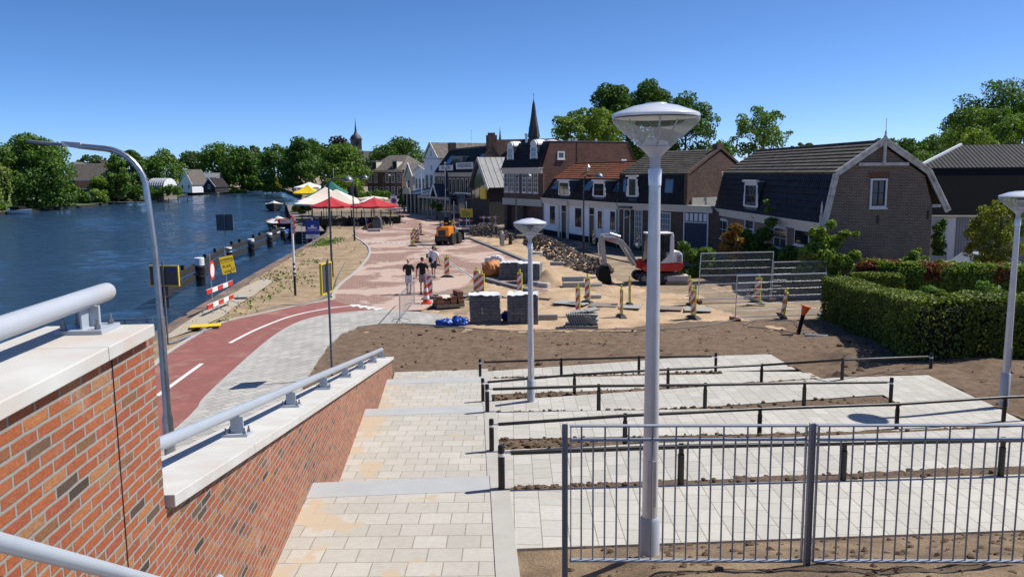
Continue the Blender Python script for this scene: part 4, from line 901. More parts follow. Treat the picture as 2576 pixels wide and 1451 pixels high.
# ---- white house with red tiles
BC = Fr('white_house', 'long whitewashed house with orange tiled roof, two scrolled dormers and black plinth', 'house', (3.12, 79.6), (8.5, 64.7))
g = BC.o; L = BC.L; k0 = BC.gx(1391, 448, .1); a0 = BC.gx(1432, 416, .1); kn = (1.2, 5.35); ap = (3.4, 6.72)
MB().yz([(0, .55), (0, 3.5), (kn[0], kn[1] - .1), (ap[0], ap[1] - .1), (6.0, 4.6), (6.8, 3.5), (6.8, .55)], 0, L).build('wall', M['white_wall'], g)
MB().bx(-.01, L + .01, -.03, 6.8, -.3, .55).build('plinth', M['black_matt'], g)
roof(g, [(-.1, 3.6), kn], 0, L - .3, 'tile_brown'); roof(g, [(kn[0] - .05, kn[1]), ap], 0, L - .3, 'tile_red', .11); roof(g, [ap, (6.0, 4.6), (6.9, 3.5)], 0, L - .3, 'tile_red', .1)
MB().tube([(0, ap[0], ap[1] + .11), (L - .3, ap[0], ap[1] + .11)], .1, 8).build('ridge_tiles', M['tile_red'], g, smooth=True)
m_ = MB(); pf = [(-.1, 3.55), (kn[0] - .1, kn[1] + .05), (ap[0], ap[1] + .2), (6.0, 4.7)]
for a, b in zip(pf, pf[1:]): m_.bar((L - .15, *a), (L - .15, *b), .3, .16, (0, -(b[1] - a[1]), b[0] - a[0]))
m_.build('gable_coping', M['brick_dim'], g)
cornice(g, 0, L, 3.6, 'cream', h=.55, d=.3)
for i, rr in enumerate(((1383, 514, 1399, 567), (1446, 519, 1466, 576), (1503, 526, 1518, 580), (1534, 527, 1551, 584))):
    r = BC.rect(*rr); window(g, r, 2, 1, 'white', fw=.16, dark='black', arch=i > 1); 
for rr in ((1414, 517, 1424, 587), (1484, 523, 1494, 595)):
    r = BC.rect(*rr); door(g, (r[0], r[1] + .1, .08, r[3]), 'black', 'cream')
r = BC.rect(1405, 508, 1432, 590); m_ = MB(); m_.bx(r[0], r[0] + .35, -.1, 0, .02, r[3] - .3); m_.bx(r[1] - .35, r[1], -.1, 0, .02, r[3] - .3); m_.bx(r[0] - .15, r[1] + .15, -.3, 0, r[3] - .29, r[3] - .02); m_.bx(r[0] - .25, r[1] + .25, -.4, 0, r[3] - .018, r[3] + .1); m_.build('door_surround', M['cream'], g)
for rr in ((1413, 452, 1437, 491), (1500, 452, 1527, 495)): r = BC.rect(*rr, .15); dormer(g, r[0], r[1], -.08, r[2], kn[1] - .1, 1.3)
for rr in ((1392, 1408), (1474, 1491), (1548, 1567)):
    x0_ = BC.px(rr[0], 461, .6)[0]; x1_ = BC.px(rr[1], 461, .6)[0]; skylight(g, x0_, x1_, kn[0] * .35, 3.6 + (kn[1] - 3.6) * .42, kn[0] * .85, 3.6 + (kn[1] - 3.6) * .9)
x_ = BC.px(1480, 424, 2.2)[0]; MB().lathe([(.12, -.3), (.12, .45), (.2, .46), (.0, .75)], 10, (x_, 2.2, 6.0)).build('vent_pipe', M['galv'], g, smooth=True)
MB().tube([(.15, -.08, .1), (.15, -.08, 3.1)], .05, 8).build('downpipe', M['zinc'], g); MB().tube([(L - .15, -.08, .1), (L - .15, -.08, 3.1)], .05, 8).build('downpipe', M['zinc'], g)
for i in range(3): MB().lathe([(.1, 0), (.06, .1), (.08, .14), (.0, .22)], 8, (L * (.62 + .02 * i), ap[0], ap[1] + .15)).build('roof_vent', M['lead_white'], g, smooth=True)
# ---- brick mansard building
BD = Fr('mansard_building', 'tall red brick building with black mansard roof, round dormers and a bare side wall', 'house', (-.8, 88.5), (3.08, 81.0))
g = BD.o; L = BD.L; T = side_m(L); zc = BD.px(1367, 421)[1]; zt = WY(1378, 356, 81.6).z; D = 11.3
MB().yz([(0, 3.0), (0, zc - .1), (.9, zt - .06), (D - 1.1, zt - .06), (D, zc), (D, -.3), (.5, -.3), (.5, 3.0)], .02, L).build('wall', M['brick_red'], g)
roof(g, [(-.15, zc), (.9, zt)], 0, L - .1, 'tile_dark'); roof(g, [(.9, zt), (D - 1.1, zt)], 0, L + .03, 'zinc', .06); roof(g, [(D - 1.1, zt), (D + .1, zc)], 0, L + .05, 'slate', .06)
cornice(g, -.1, L + .05, zc, 'cream', h=.6, d=.45)
MB().bx(-.1, L + .02, -.12, .45, 2.65, 3.35).build('fascia', M['cream_dim'], g)
for x0_, x1_ in ((0.05, .7), (L * .45, L * .45 + .5), (L - .7, L)): MB().bx(x0_, x1_, .02, .5, -.3, 2.65).build('pier', M['brick_dim'], g)
MB().bx(.3, L - .1, 1.2, 1.3, -.2, 2.7).build('shop_front', M['glass'], g)
for a, b in ((1274, 1285), (1292, 1303), (1311, 1324), (1335, 1349), (1353, 1367), (1373 - 6, 1383 - 6)):
    pass
for i in range(6):
    u = .25 + i * 1.17 + (.35 if i > 2 else 0); u = u * L / 8.1; z0_ = BD.px(1300, 484)[1]; z1_ = BD.px(1300, 435)[1]; window(g, (u, u + .85 * L / 8.1, z0_, z1_), 2, 4, 'white', fw=.1, dw=.05)
for px_ in (1288, 1347): 
    x_ = BD.px(px_, 395, .3)[0]; z0_ = zc + .45; dormer(g, x_ - .6, x_ + .6, .12, z0_, z0_ + 1.75, 1.0, round_=True, rows=3, side='lead', glass='glass_blue')
r = BD.gx(1402, 401, L); q = BD.gx(1420, 381, L); window(g, (r[0], q[0], r[1], q[1]), 1, 1, 'white', T, fw=.14)
MB().bx(L - .02, L + .012, 3.9, 4.0, zc - 1, zt - .06).build('wall_seam', M['black_matt'], g)
MB().ball((L * .5, 3.5, zt + .0), (.9, .9, .35), 16, 8).build('roof_dome', M['lead_white'], g, smooth=True)
for i, y_ in enumerate((1.6, 2.2, 5.2, 6.0, 8.5)): MB().lathe([(.12, 0), (.12, .3), (.18, .32), (.0, .42)], 8, (L * .6, y_, zt + .05)).build('roof_vent', M['galv'], g, smooth=True)
MB().lathe([(.14, 0), (.14, 1.3), (.2, 1.32), (.2, 1.5), (.0, 1.55)], 10, (.6, 2.5, zt - .4)).build('flue', M['steel'], g, smooth=True)
MB().tube([(L + .06, .1, .2), (L + .06, .1, zc - .6)], .05, 8).build('downpipe', M['zinc'], g)
# ---- steep black house with grey metal roof
u_ = V((.5, -.866)); c0 = V((-3.72, 97.0)); w_ = 2.3
BE = Fr('black_gable_house', 'narrow black house with steep grey metal roof and white verge board', 'house', c0 - u_ * w_, c0 + u_ * w_)
g = BE.o; L = BE.L; za = WY(1210, 397, 97).z; ze = WY(1233, 470, 95).z; D = 8
MB().ext([(0, 0, -.3), (L, 0, -.3), (L, 0, ze), (L / 2, 0, za - .1), (0, 0, ze)], (0, D, 0)).build('wall', M['wood_dark'], g)
for s in (0, 1):
    m_ = MB(); xa, xb = (L + .25, L / 2) if s else (-.25, L / 2); n = V((za - ze, 0, L / 2)).normalized() * .1
    if not s: n.x = -n.x
    q = [(xa, -.2, ze - .15), (xb, -.2, za), (xb, D, za), (xa, D, ze - .15)]; m_.ext(q, n); o = m_.build('roof', M['zinc'], g)
    m_ = MB()
    for k in range(8): y_ = -.1 + k * .75; m_.bar(V((xa, y_, ze - .15)) + n, V((xb, y_, za)) + n, .04, .08, tuple(n))
    m_.build('standing_seam', M['zinc'], o)
    m_ = MB(); m_.bar((xa, -.26, ze - .3), (L / 2, -.26, za - .02), .1, .42 if s else .12, tuple(n)); m_.build('verge_board', M['white_worn' if s else 'galv_dark'], g)
MB().ext([(.5, -.02, 2.9), (L - .5, -.02, 2.9), (L - .35, -.02, ze), (L / 2, -.02, za - .7), (.35, -.02, ze)], (0, .015, 0)).build('gable_window', M['glass'], g)
m_ = MB()
for k in range(1, 4): m_.bx(L * k / 4 - .03, L * k / 4 + .03, -.04, -.021, 2.9, ze + .6)
m_.build('glazing_bars', M['black'], g); MB().bx(L - 1.6, L - .3, -.3, -.1, 3.0, 4.3).build('awning', M['yellow'], g)
# ---- brasserie
BF = Fr('brasserie_building', 'dark brick restaurant with two long white name boards under a tiled roof', 'restaurant', (-10.95, 120.0), (-4.5, 104.2))
g = BF.o; L = BF.L; zc = 6.15; zr = BF.gx(1236, 366, L)[1]; hd_ = 2.4; D = 2 * hd_
MB().yz([(0, -.3), (0, zc), (hd_, zr - .1), (D, zc - .6), (D, -.3)], 0, L).build('wall', M['brick_dim'], g)
roof(g, [(-.15, zc), (hd_, zr)], 0, L - .3, 'tile_dark'); roof(g, [(hd_, zr), (D, zc - .6)], 0, L - .3, 'tile_dark')
m_ = MB(); m_.bar((L - .15, -.2, zc), (L - .15, hd_, zr + .15), .4, .25, (0, -3, 2)); m_.bar((L - .15, hd_, zr + .15), (L - .15, D, zc - .4), .4, .25, (0, 3, 2)); m_.build('gable_coping', M['brick_dim'], g)
z_ = BF.gx(1236, 340, L)[1]; m_ = MB(); m_.bx(L - .8, L + .02, hd_ - .6, hd_ + .6, zr - .8, z_); m_.bx(L - .7, L - .1, hd_ - .4, hd_ + .4, z_, z_ + .3); m_.build('chimney', M['brick_dim'], g)
MB().bx(.1, .9, hd_ - .5, hd_ + .5, zr - .3, zr + .95).build('chimney', M['brick_dim'], g)
cornice(g, 0, L, zc - .05, 'cream_dim', h=.55, d=.4)
for i in range(9):
    x_ = L * (.06 + .102 * i); window(g, (x_, x_ + 1.05, 3.2, 5.35), 1, 2, 'cream_dim', dark='black', fw=.16)
for txt, a, b, ya, yb in (('BRASSERIE', 1106, 1141, 416, 429), ('PAARDENBURG', 1149, 1192, 409, 425)):
    x0_, x1_ = BF.px(a, 420, -.3)[0], BF.px(b, 420, -.3)[0]; z0_, z1_ = BF.px((a + b) / 2, yb, -.3)[1], BF.px((a + b) / 2, ya, -.3)[1]
    f = MB().bx(x0_ - .15, x1_ + .15, -.38, -.3, z0_ - .15, z1_ + .15).build('name_board', M['wood_dark'], g); MB().bx(x0_, x1_, -.4, -.382, z0_, z1_).build('board_face', M['white'], f)
    lettering(txt, (z1_ - z0_) * 1.0, 'lettering', M['pole_dark'], f, ((x0_ + x1_) / 2 + .1, -.42, (z0_ + z1_) / 2), (PI / 2, 0, 0), sx=(x1_ - x0_) * .8 / (len(txt) * (z1_ - z0_) * .62))
x0_, x1_ = BF.px(1143, 405, .6)[0], BF.px(1168, 405, .6)[0]; dormer(g, x0_, x1_, .35, zc + .4, zc + 2.0, 1.6, mat='zinc', scroll=False, side='zinc')
for a, b in ((1128, 1140), (1206, 1216)): skylight(g, BF.px(a, 400, 1)[0], BF.px(b, 400, 1)[0], .6, zc + 1.0, 1.5, zc + 2.2)
# conservatory before it
C1, C2 = W(1057, 538), W(1134, 548)
BG = Fr('conservatory', 'glazed restaurant conservatory with blue grey metal roof and pale posts', 'conservatory', C1, C2)
g = BG.o; L = BG.L; D = 4.6; ze = 2.75
roof(g, [(-.3, ze), (D, 3.9)], -.2, L + .2, 'zinc_blue', .08); MB().bx(-.2, L + .2, -.32, -.02, ze - .3, ze - .01).build('fascia', M['cream_dim'], g)
for i in range(8): x_ = L * i / 7; MB().bx(x_ - .1, x_ + .1, -.16, .04, -.1, ze - .3).build('post', M['cream_dim'], g)
for i in range(7):
    x0_, x1_ = L * i / 7 + .12, L * (i + 1) / 7 - .12; f = MB(); f.bx(x0_, x1_, -.06, .02, .0, .75); f.bx(x0_, x1_, -.05, .02, 1.9, 1.96); f.bx((x0_ + x1_) / 2 - .03, (x0_ + x1_) / 2 + .03, -.05, .02, .75, ze - .3); o = f.build('glazed_bay', M['wood_grey'], g); MB().bx(x0_, x1_, -.02, .0, .75, ze - .3).build('pane', M['glass'], o)
m_ = MB(); m_.bx(L - .02, L + .06, 0, D, 0, .3); m_.bx(L - .02, L + .06, 0, D, ze - .2, ze)
for k in range(5): m_.bx(L - .02, L + .06, D * k / 4 - .05, D * k / 4 + .05, .3, ze - .2)
o = m_.build('end_frame', M['wood_grey'], g); MB().bx(L, L + .03, 0, D, .3, ze - .2).build('pane', M['glass'], o); MB().yz([(-.2, ze), (D, ze), (D, 3.85)], L, L + .05).build('end_gable', M['zinc_blue'], g)
xg = BG.px(1097, 470, -.5)[0]; m_ = MB(); m_.ext([(xg - 1.5, -.9, ze), (xg, -.9, ze + 1.7), (xg, 3.0, ze + 1.7), (xg - 1.5, 3, ze)], (.08, 0, .1)); m_.ext([(xg + 1.5, -.9, ze), (xg, -.9, ze + 1.7), (xg, 3.0, ze + 1.7), (xg + 1.5, 3, ze)], (-.08, 0, .1)); m_.build('porch_roof', M['zinc_blue'], g)
m_ = MB(); m_.bar((xg - 1.5, -.95, ze - .05), (xg, -.95, ze + 1.75), .1, .3, (-1.7, 0, 1.5)); m_.bar((xg + 1.5, -.95, ze - .05), (xg, -.95, ze + 1.75), .1, .3, (1.7, 0, 1.5)); m_.build('porch_verge', M['white'], g)
# wooden screen right of it and a glass pavilion
BH = Fr('plank_gate', 'dark vertical plank gate under a glass canopy beside the black house', 'gate', W(1170, 552), W(1229, 561))
m_ = MB(); n = 22
for i in range(n): x_ = BH.L * i / n; m_.bx(x_ + .01, x_ + BH.L / n - .01, -.03 - .01 * (i % 2), .0, 0, 2.7)
m_.build('planking', M['wood_dark'], BH.o); MB().bx(-.05, BH.L + .05, -.02, .08, 2.65, 2.78).build('top_rail', M['wood_grey'], BH.o)
for i in range(3): MB().bx(BH.L * i / 2 - .06, BH.L * i / 2 + .06, .0, .12, 0, 3.4).build('post', M['galv_dark'], BH.o)
MB().bx(-2.9, BH.L + .1, -.3, 3.0, 3.4, 3.46).build('canopy', M['glass_blue'], BH.o); MB().bx(-2.9, BH.L + .1, -.36, -.3, 3.36, 3.5).build('canopy_edge', M['lead_white'], BH.o)
MB().bx(-2.8, -.1, .02, .06, .1, 3.3).build('side_glass', M['glass_blue'], BH.o)
# ---- white gabled house and small facades beyond
def small_house(name, label, A, B, ze, za, D, wall, rmat, trim, wins, wz=(1.0, 2.4), group=None, plinth=None, storeys=1, bars=(2, 2), chim=None):
    f = Fr(name, label, 'house', A, B, group); L = f.L; g = f.o
    MB().ext([(0, 0, -.3), (L, 0, -.3), (L, 0, ze), (L / 2, 0, za - .08), (0, 0, ze)], (0, D, 0)).build('wall', M[wall], g)
    for s in (0, 1):
        xa = L + .2 if s else -.2; n = V((za - ze, 0, L / 2)).normalized() * .1
        if not s: n.x = -n.x
        MB().ext([(xa, -.15, ze - .2 * (za - ze) / (L / 2)), (L / 2, -.15, za), (L / 2, D, za), (xa, D, ze - .2 * (za - ze) / (L / 2))], n).build('roof', M[rmat], g)
        MB().bar((xa, -.2, ze - .1), (L / 2, -.2, za + .08), .1, .28, tuple(n)).build('bargeboard', M[trim], g)
    for k in range(storeys):
        for i in range(wins): 
            x_ = L * (i + .5) / wins; w2 = min(.55, L / wins * .3); window(g, (x_ - w2, x_ + w2, wz[0] + 2.9 * k, wz[1] + 2.9 * k), *bars, trim if trim != 'wood_dark' else 'white', fw=.09)
    if chim: MB().bx(L / 2 - .35, L / 2 + .35, D * chim, D * chim + .7, za - .4, za + 1.0).build('chimney', M['brick_dim'], g)
    return f
u_ = V((.5, -.866)); p0_ = V((-13.75, 131.2))
f = small_house('gabled_house', 'tall white weatherboarded house with pointed pediment gable', p0_, p0_ + u_ * 5.2, 8.4, 10.7, 11, 'white_wall', 'tile_far', 'white_worn', 3, (3.6, 5.8))
MB().bx(0, f.L, -.12, 0, 8.15, 8.4).build('pediment_band', M['cream'], f.o); MB().xz([(f.L / 2 - .35, 8.7), (f.L / 2 + .35, 8.7), (f.L / 2, 9.6)], -.05, 0).build('gable_window', M['glass'], f.o); MB().bx(f.L / 2 - .25, f.L / 2 + .25, -.04, 0, 6.5, 7.3).build('small_window', M['glass'], f.o)
m_ = MB()
for k in range(14): m_.bx(0, f.L, -.02 - .008 * (k % 2), 0, 4 + k * .3, 4.28 + k * .3)
p0_ = V((-16.6, 142)); small_house('cottage', 'narrow white cottage with blue trim between flagpole and gabled house', p0_, p0_ + u_ * 4.4, 6.6, 7.2, 9, 'white_wall', 'tile_far', 'white', 3, (3.4, 5.2), storeys=1)
p0_ = V((-19.2, 149)); small_house('cottage', 'pale green cottage with steep gable left of the flagpole', p0_, p0_ + u_ * 3.6, 5.6, 7.8, 9, 'cream_dim', 'tile_far', 'white', 1, (3.4, 5.0))
C0 = W(1019, 535); BI = Fr('shop_veranda', 'low shop front with scrolled pale gable and dark windows left of the conservatory', 'shop', C0, C1)
g = BI.o; L = BI.L
MB().bx(0, L, .3, 4, -.2, 3.0).build('wall', M['wood_dark'], g); roof(g, [(-.4, 2.9), (4, 3.7)], 0, L, 'zinc_blue', .08)
for i in range(5): MB().bx(L * i / 4 - .1, L * i / 4 + .1, -.3, -.1, -.1, 2.85).build('post', M['cream_dim'], g)
MB().xz([(0, 2.9), (L * .55, 2.9), (L * .5, 3.7), (L * .36, 3.9), (L * .3, 4.7), (L * .24, 3.9), (L * .08, 3.7)], -.42, -.34).build('scroll_gable', M['cream_dim'], g)
for i in range(4): MB().bx(L * i / 4 + .2, L * (i + 1) / 4 - .2, .24, .3, .5, 2.6).build('shop_window', M['glass'], g)
# ---- corner house at the end of the street
BJ = Fr('corner_house', 'two storey brick town house with hipped roof and two white dormers at the street end', 'house', (WY(925, 470, 204).x, 204), (WY(1011, 470, 198).x, 198))
g = BJ.o; L = BJ.L; D = 11; zc = 6.7; zr = WY(960, 391, 206).z
MB().bx(0, L, 0, D, -.3, zc).build('wall', M['brick_dim'], g); cornice(g, -.2, L + .2, zc + .2, 'cream', h=.5, d=.4)
MB().add([(-.4, -.4, zc + .2), (L + .4, -.4, zc + .2), (L + .4, D + .4, zc + .2), (-.4, D + .4, zc + .2), (2.6, D / 2, zr), (L - 2.6, D / 2, zr)], [(0, 1, 5, 4), (1, 2, 5), (2, 3, 4, 5), (3, 0, 4)]).build('roof', M['tile_far'], g)
for i in range(6):
    x_ = L * (i + .5) / 6
    if i != 2: window(g, (x_ - .55, x_ + .55, 3.9, 6.1), 2, 4, 'white', fw=.12, dw=.06)
    if i != 2: window(g, (x_ - .5, x_ + .5, .9, 2.9), 2, 4, 'white', fw=.12, dw=.06)
x_ = L * 2.5 / 6; door(g, (x_ - .5, x_ + .5, 0, 2.6), 'black', 'cream')
for i in range(3): window(g, (D * (i + .5) / 3 - .5, D * (i + .5) / 3 + .5, 3.9, 6.0), 2, 3, 'white', side_m(L), fw=.12)
for x_ in (L * .12, L * .72): dormer(g, x_, x_ + 1.5, .3, zc + .4, zc + 2.4, 2.0, mat='cream', scroll=False, side='cream', glass='glass')
# ---- two churches
px_ = WY(897, 400, 400); ct = thing('church_tower', 'distant square church tower with dark dome, clock and needle spire', 'church', (px_.x, 400, 0), R(20))
MB().bx(-2.9, 2.9, -2.9, 2.9, 0, 17).build('tower_base', M['sign_back'], ct); MB().bx(-2.35, 2.35, -2.35, 2.35, 17, 22.3).build('belfry', M['sign_back'], ct); MB().bx(-2.6, 2.6, -2.6, 2.6, 16.9, 17.4).build('string_course', M['lead_white'], ct); MB().bx(-2.7, 2.7, -2.7, 2.7, 22.3, 22.7).build('belfry_cornice', M['slate'], ct)
MB().lathe([(2.75, 22.7), (2.6, 23.4), (1.9, 24.4), (1.0, 25.1), (.6, 26), (.4, 27.5), (.12, 31), (.05, 32.5), (0, 33)], 12, M=Matrix.Rotation(R(22), 4, 'Z')).build('dome', M['slate'], ct, smooth=True)
for a_ in (0, 90, 180, 270):
    T = Matrix.Rotation(R(a_), 4, 'Z'); c_ = MB().tube([(0, -2.36, 20.6), (0, -2.45, 20.6)], 1.05, 16); mbM(c_, T).build('clock_face', M['black'], ct); mbM(MB().bx(-.6, .6, -2.4, -2.3, 17.7, 19.2), T).build('louvre', M['slate'], ct)
MB().ball((0, 0, 33), .25, 8, 6).build('ball_finial', M['yellow'], ct, smooth=True); MB().bx(0, 24, -5, 5, 0, 11.5).build('nave', M['brick_dim'], ct); MB().yz([(-5.4, 11.4), (5.4, 11.4), (0, 17)], 0, 24.3).build('nave_roof', M['slate'], ct)
px_ = WY(1343, 352, 176); c2 = thing('church', 'dark church with long roof ridge and slender pointed spire above the street roofs', 'church', (px_.x, 176, 0), R(-16))
zt_ = WY(1343, 250, 176).z; zb_ = WY(1343, 352, 176).z; zm = WY(1343, 330, 176).z
MB().bx(-.95, .95, -.95, .95, 0, zb_ + .6).build('spire_base', M['slate'], c2); MB().lathe([(1.35, zb_ + .6), (1.15, zm), (.62, zm + 3.2), (.3, zm + 5.6), (.04, zt_)], 8).build('spire', M['slate'], c2)
for a_ in range(4):
    T = Matrix.Rotation(R(45 + 90 * a_), 4, 'Z'); mbM(MB().lathe([(.16, zb_ + .4), (.16, zb_ + 1.6), (0, zb_ + 2.9)], 6, (1.15, 0, 0)), T).build('pinnacle', M['slate'], c2)
MB().tube([(0, 0, zt_ - .2), (0, 0, zt_ + 1.3)], .05, 5).build('cross', M['black'], c2)
MB().yz([(-5, 8), (5, 8), (0, zb_ + .2)], -9.5, 5.5).build('nave_roof', M['tile_brown'], c2); MB().bx(-9.3, 5.3, -4.6, 4.6, 0, 8.1).build('nave', M['brick_dim'], c2); MB().bx(-9.4, -8.4, -.6, .6, zb_ - 2.5, zb_ - .2).build('gable_turret', M['brick_dim'], c2)
px_ = WY(1258, 345, 300); t = thing('spire', 'thin faraway needle spire left of the dark church spire', 'church', (px_.x, 300, 0)); MB().lathe([(2.2, 0), (2.2, 12), (1.2, 14), (.35, WY(1258, 346, 300).z), (0, WY(1258, 318, 300).z)], 8).build('spire_cap', M['slate'], t)
# ---- black barn on the far right
a0 = WY(2346, 600, 50); BK = Fr('black_barn', 'black boarded barn with grey tiled roof and corrugated metal wall at the right edge', 'barn', (a0.x - .4, 50.4), (a0.x + 15.5, 48.2))
g = BK.o; L = BK.L; zg = BK.px(2350, 543)[1]; zk = BK.px(2400, 426, 1.0)[1]; ra = BK.px(2420, 369, 4.5); zr = ra[1]
MB().bx(0, L, .05, 8.5, -.3, zg).build('wall', M['white_wall'], g)
m_ = MB(); n = 90
for i in range(n):
    x0_, x1_ = 1.9 + (L - 1.9) * i / n, 1.9 + (L - 1.9) * (i + 1) / n; xm = (x0_ + x1_) / 2; m_.add([(x0_, .02, .1), (xm, -.03, .1), (x1_, .02, .1), (x0_, .02, zg - .1), (xm, -.03, zg - .1), (x1_, .02, zg - .1)], [(0, 1, 4, 3), (1, 2, 5, 4)])
m_.build('corrugated_sheet', M['corr'], g)
MB().tube([(-.2, -.12, zg - .02), (L, -.12, zg - .08)], .07, 8).build('gutter', M['cream_dim'], g, smooth=True)
roof(g, [(-.08, zg + .02), (1.0, zk)], -.3, L + .3, 'black_matt', .07, 'boarded_slope')
m_ = MB(); n_ = .12; m_.ext([(-.3, .95, zk), (L + .3, .95, zk), (L + .3, 4.5, zr), (ra[0], 4.5, zr)], (0, -.03, .1)); m_.build('roof', M['tile_dark'], g); m_ = MB(); m_.ext([(L + .3, 8.6, zg), (-.3, 8.6, zg), (ra[0], 4.5, zr), (L + .3, 4.5, zr)], (0, .03, .1)); m_.build('roof', M['tile_grey'], g)
MB().bar((-.36, .9, zk + .1), (ra[0] - .05, 4.5, zr + .12), .14, .2).build('verge_board', M['lead_white'], g)
# ================================================================ TREES
def treepx(label, x0, x1, yt, yb, d, mat, seed, gz=-.2, name='tree', nb=46, br=.3, lf=1.0, cone=0.0, pw=1.0, group=None, dens=1.0, inner=.25, low=-1.0, jit=.7, spread=None):
    a, b = WY(x0, (yt + yb) / 2, d), WY(x1, (yt + yb) / 2, d); zt, zb = WY((x0 + x1) / 2, yt, d).z - gz, max(.3, WY((x0 + x1) / 2, yb, d).z - gz - .06 * (WY((x0 + x1) / 2, yt, d).z - gz))
    rx = (b.x - a.x) / 2; rz = (zt - zb) / 2; cz = (zt + zb) / 2; rx *= 1.06; br_ = br * min(rx, rz * 1.1)
    bl = crownblobs(rx - br_ * .62, (rx - br_ * .62) * .95, rz - br_ * .5, cz, nb, br_, seed, pw, low, cone)
    size = max(.07, d * .0023) * lf; n = int(min(21000, max(1500, dens * 2.6 * 4 * PI * rx * rz / (size * size * .7))))
    return tree(name, label, ((a.x + b.x) / 2, d, gz), bl, n, size, M[mat], zt * .85, max(.12, rx * .06), seed, group, jit, spread or rx * .6, inner, z0=max(.2, zb / zt))
GB = 'trees along the far bank'
treepx('huge dark round tree on the far bank behind the lamp head', -6, 172, 336, 522, 178, 'leaf_mid', 11, -.7, br=.28, nb=60, dens=1.2, group=GB)
treepx('mid green tree leaning out over the water beside the big round tree', 118, 196, 452, 514, 186, 'leaf_mid', 12, -.7, group=GB)
treepx('bright green ball shaped tree in front of the grey roofs across the water', 226, 272, 440, 494, 212, 'leaf_light', 13, -.7, nb=30, group=GB)
treepx('tall slim weeping tree right of the grey roofs on the far bank', 262, 325, 384, 502, 216, 'leaf_mid', 14, -.7, cone=.3, nb=50, group=GB)
treepx('dark tree behind the curved lamp arm over the far bank', 296, 366, 372, 495, 226, 'leaf_dark', 15, -.7, group=GB)
treepx('large leafy tree above the barrel roofed boathouse', 346, 456, 374, 474, 252, 'leaf_mid', 16, -.7, cone=.35, nb=60, group=GB)
treepx('small tree top showing above the far grey roofs', 196, 262, 388, 432, 310, 'leaf_far', 17, -.7, group=GB)
treepx('grey green tree left of the white waterside house gable', 448, 520, 372, 470, 345, 'leaf_far', 18, -.7, group=GB)
treepx('broad high tree over the black boat shed', 498, 604, 354, 482, 338, 'leaf_mid', 19, -.7, nb=60, group=GB)
treepx('darkest pointed tree above the long white boat', 556, 660, 366, 484, 332, 'leaf_dark', 20, -.7, nb=60, cone=.4, group=GB)
treepx('pale tree in the gap at the bend of the river', 612, 668, 366, 450, 372, 'leaf_far', 21, -.7, group=GB)
treepx('low bushy tree under the dark trees at the river bend', 600, 668, 430, 482, 330, 'leaf_dark', 22, -.7, group=GB)
GS = 'trees on the town side of the river'
treepx('dark layered tree at the river bend on the town side', 650, 746, 360, 482, 290, 'leaf_dark', 23, -.05, nb=60, group=GS)
treepx('tall dark green pyramid tree behind the yellow tent roof', 704, 804, 350, 486, 225, 'leaf_dark', 24, -.05, cone=.5, nb=60, group=GS)
treepx('dark tree in the back row left of the purple beech', 734, 832, 347, 440, 262, 'leaf_dark', 25, -.05, group=GS)
treepx('purple copper beech below the church tower', 792, 890, 343, 420, 268, 'leaf_purple', 26, -.05, group=GS)
treepx('wide mid green lime tree behind the street lamps', 796, 924, 360, 486, 196, 'leaf_mid', 27, -.05, nb=60, group=GS)
treepx('round bright green street tree behind the closed parasols', 818, 914, 438, 500, 150, 'leaf_light', 28, -.05, nb=40, group=GS)
treepx('big dark chestnut tree behind the hipped corner house', 932, 1074, 343, 470, 262, 'leaf_dark', 29, -.05, nb=60, group=GS)
treepx('lone shrub ball on the bank by the river bend', 658, 712, 442, 480, 300, 'leaf_mid', 30, -.6, nb=30, group=GS)
treepx('small yellowish conifer beside the river bend shrub', 686, 706, 446, 480, 280, 'leaf_yellow', 31, -.6, nb=24, cone=.7, group=GS)
GT = 'trees behind the street houses'
treepx('light yellow green tree above the bare mansard wall', 1386, 1594, 266, 385, 118, 'leaf_light', 32, -.05, nb=60, br=.22, dens=.75, group=GT)
treepx('tall dark tree left of the big lamp head', 1474, 1604, 204, 405, 134, 'leaf_dark', 33, -.05, nb=60, br=.3, group=GT)
treepx('tall dark tree showing just above the big lamp head', 1556, 1690, 200, 410, 138, 'leaf_dark', 34, -.05, nb=60, br=.3, group=GT)
treepx('dark chestnut right of the big lamp head', 1650, 1796, 238, 420, 116, 'leaf_dark', 35, -.05, nb=60, br=.3, group=GT)
treepx('airy thin crowned tree with sky showing through behind the gable house', 1842, 1996, 260, 392, 108, 'leaf_mid', 36, -.05, nb=46, br=.16, dens=.42, inner=.3, group=GT)
treepx('low wood edge tree behind the dark brick house ridge', 1786, 1856, 354, 400, 165, 'leaf_mid', 37, -.05, group=GT)
treepx('row of far poplar tops beside the near gable house ridge', 1984, 2058, 360, 392, 300, 'leaf_far', 38, -.05, nb=40, br=.2, group=GT)
GH = 'wooded hill behind the gable house'
for i, (x0, x1, yt, yb, d, lab) in enumerate(((2192, 2262, 344, 420, 240, 'leftmost pine on the wooded hill beside the gable finial'), (2240, 2330, 342, 440, 262, 'broad tree on the wooded hill right of the gable finial'), (2300, 2380, 338, 440, 285, 'rounded tree in the middle of the wooded hill'), (2352, 2440, 332, 430, 305, 'highest dark tree on the crest of the wooded hill'), (2200, 2300, 372, 450, 200, 'paler tree low on the wooded hill behind the bargeboard'), (2280, 2352, 380, 440, 190, 'bright tree at the foot of the wooded hill by the black barn roof'), (2340, 2424, 360, 440, 215, 'dense tree on the wooded hill just above the black barn verge'))):
    treepx(lab, x0, x1, yt, yb, d, ('leaf_far', 'leaf_dark', 'leaf_mid')[i % 3], 40 + i, -.05, group=GH)
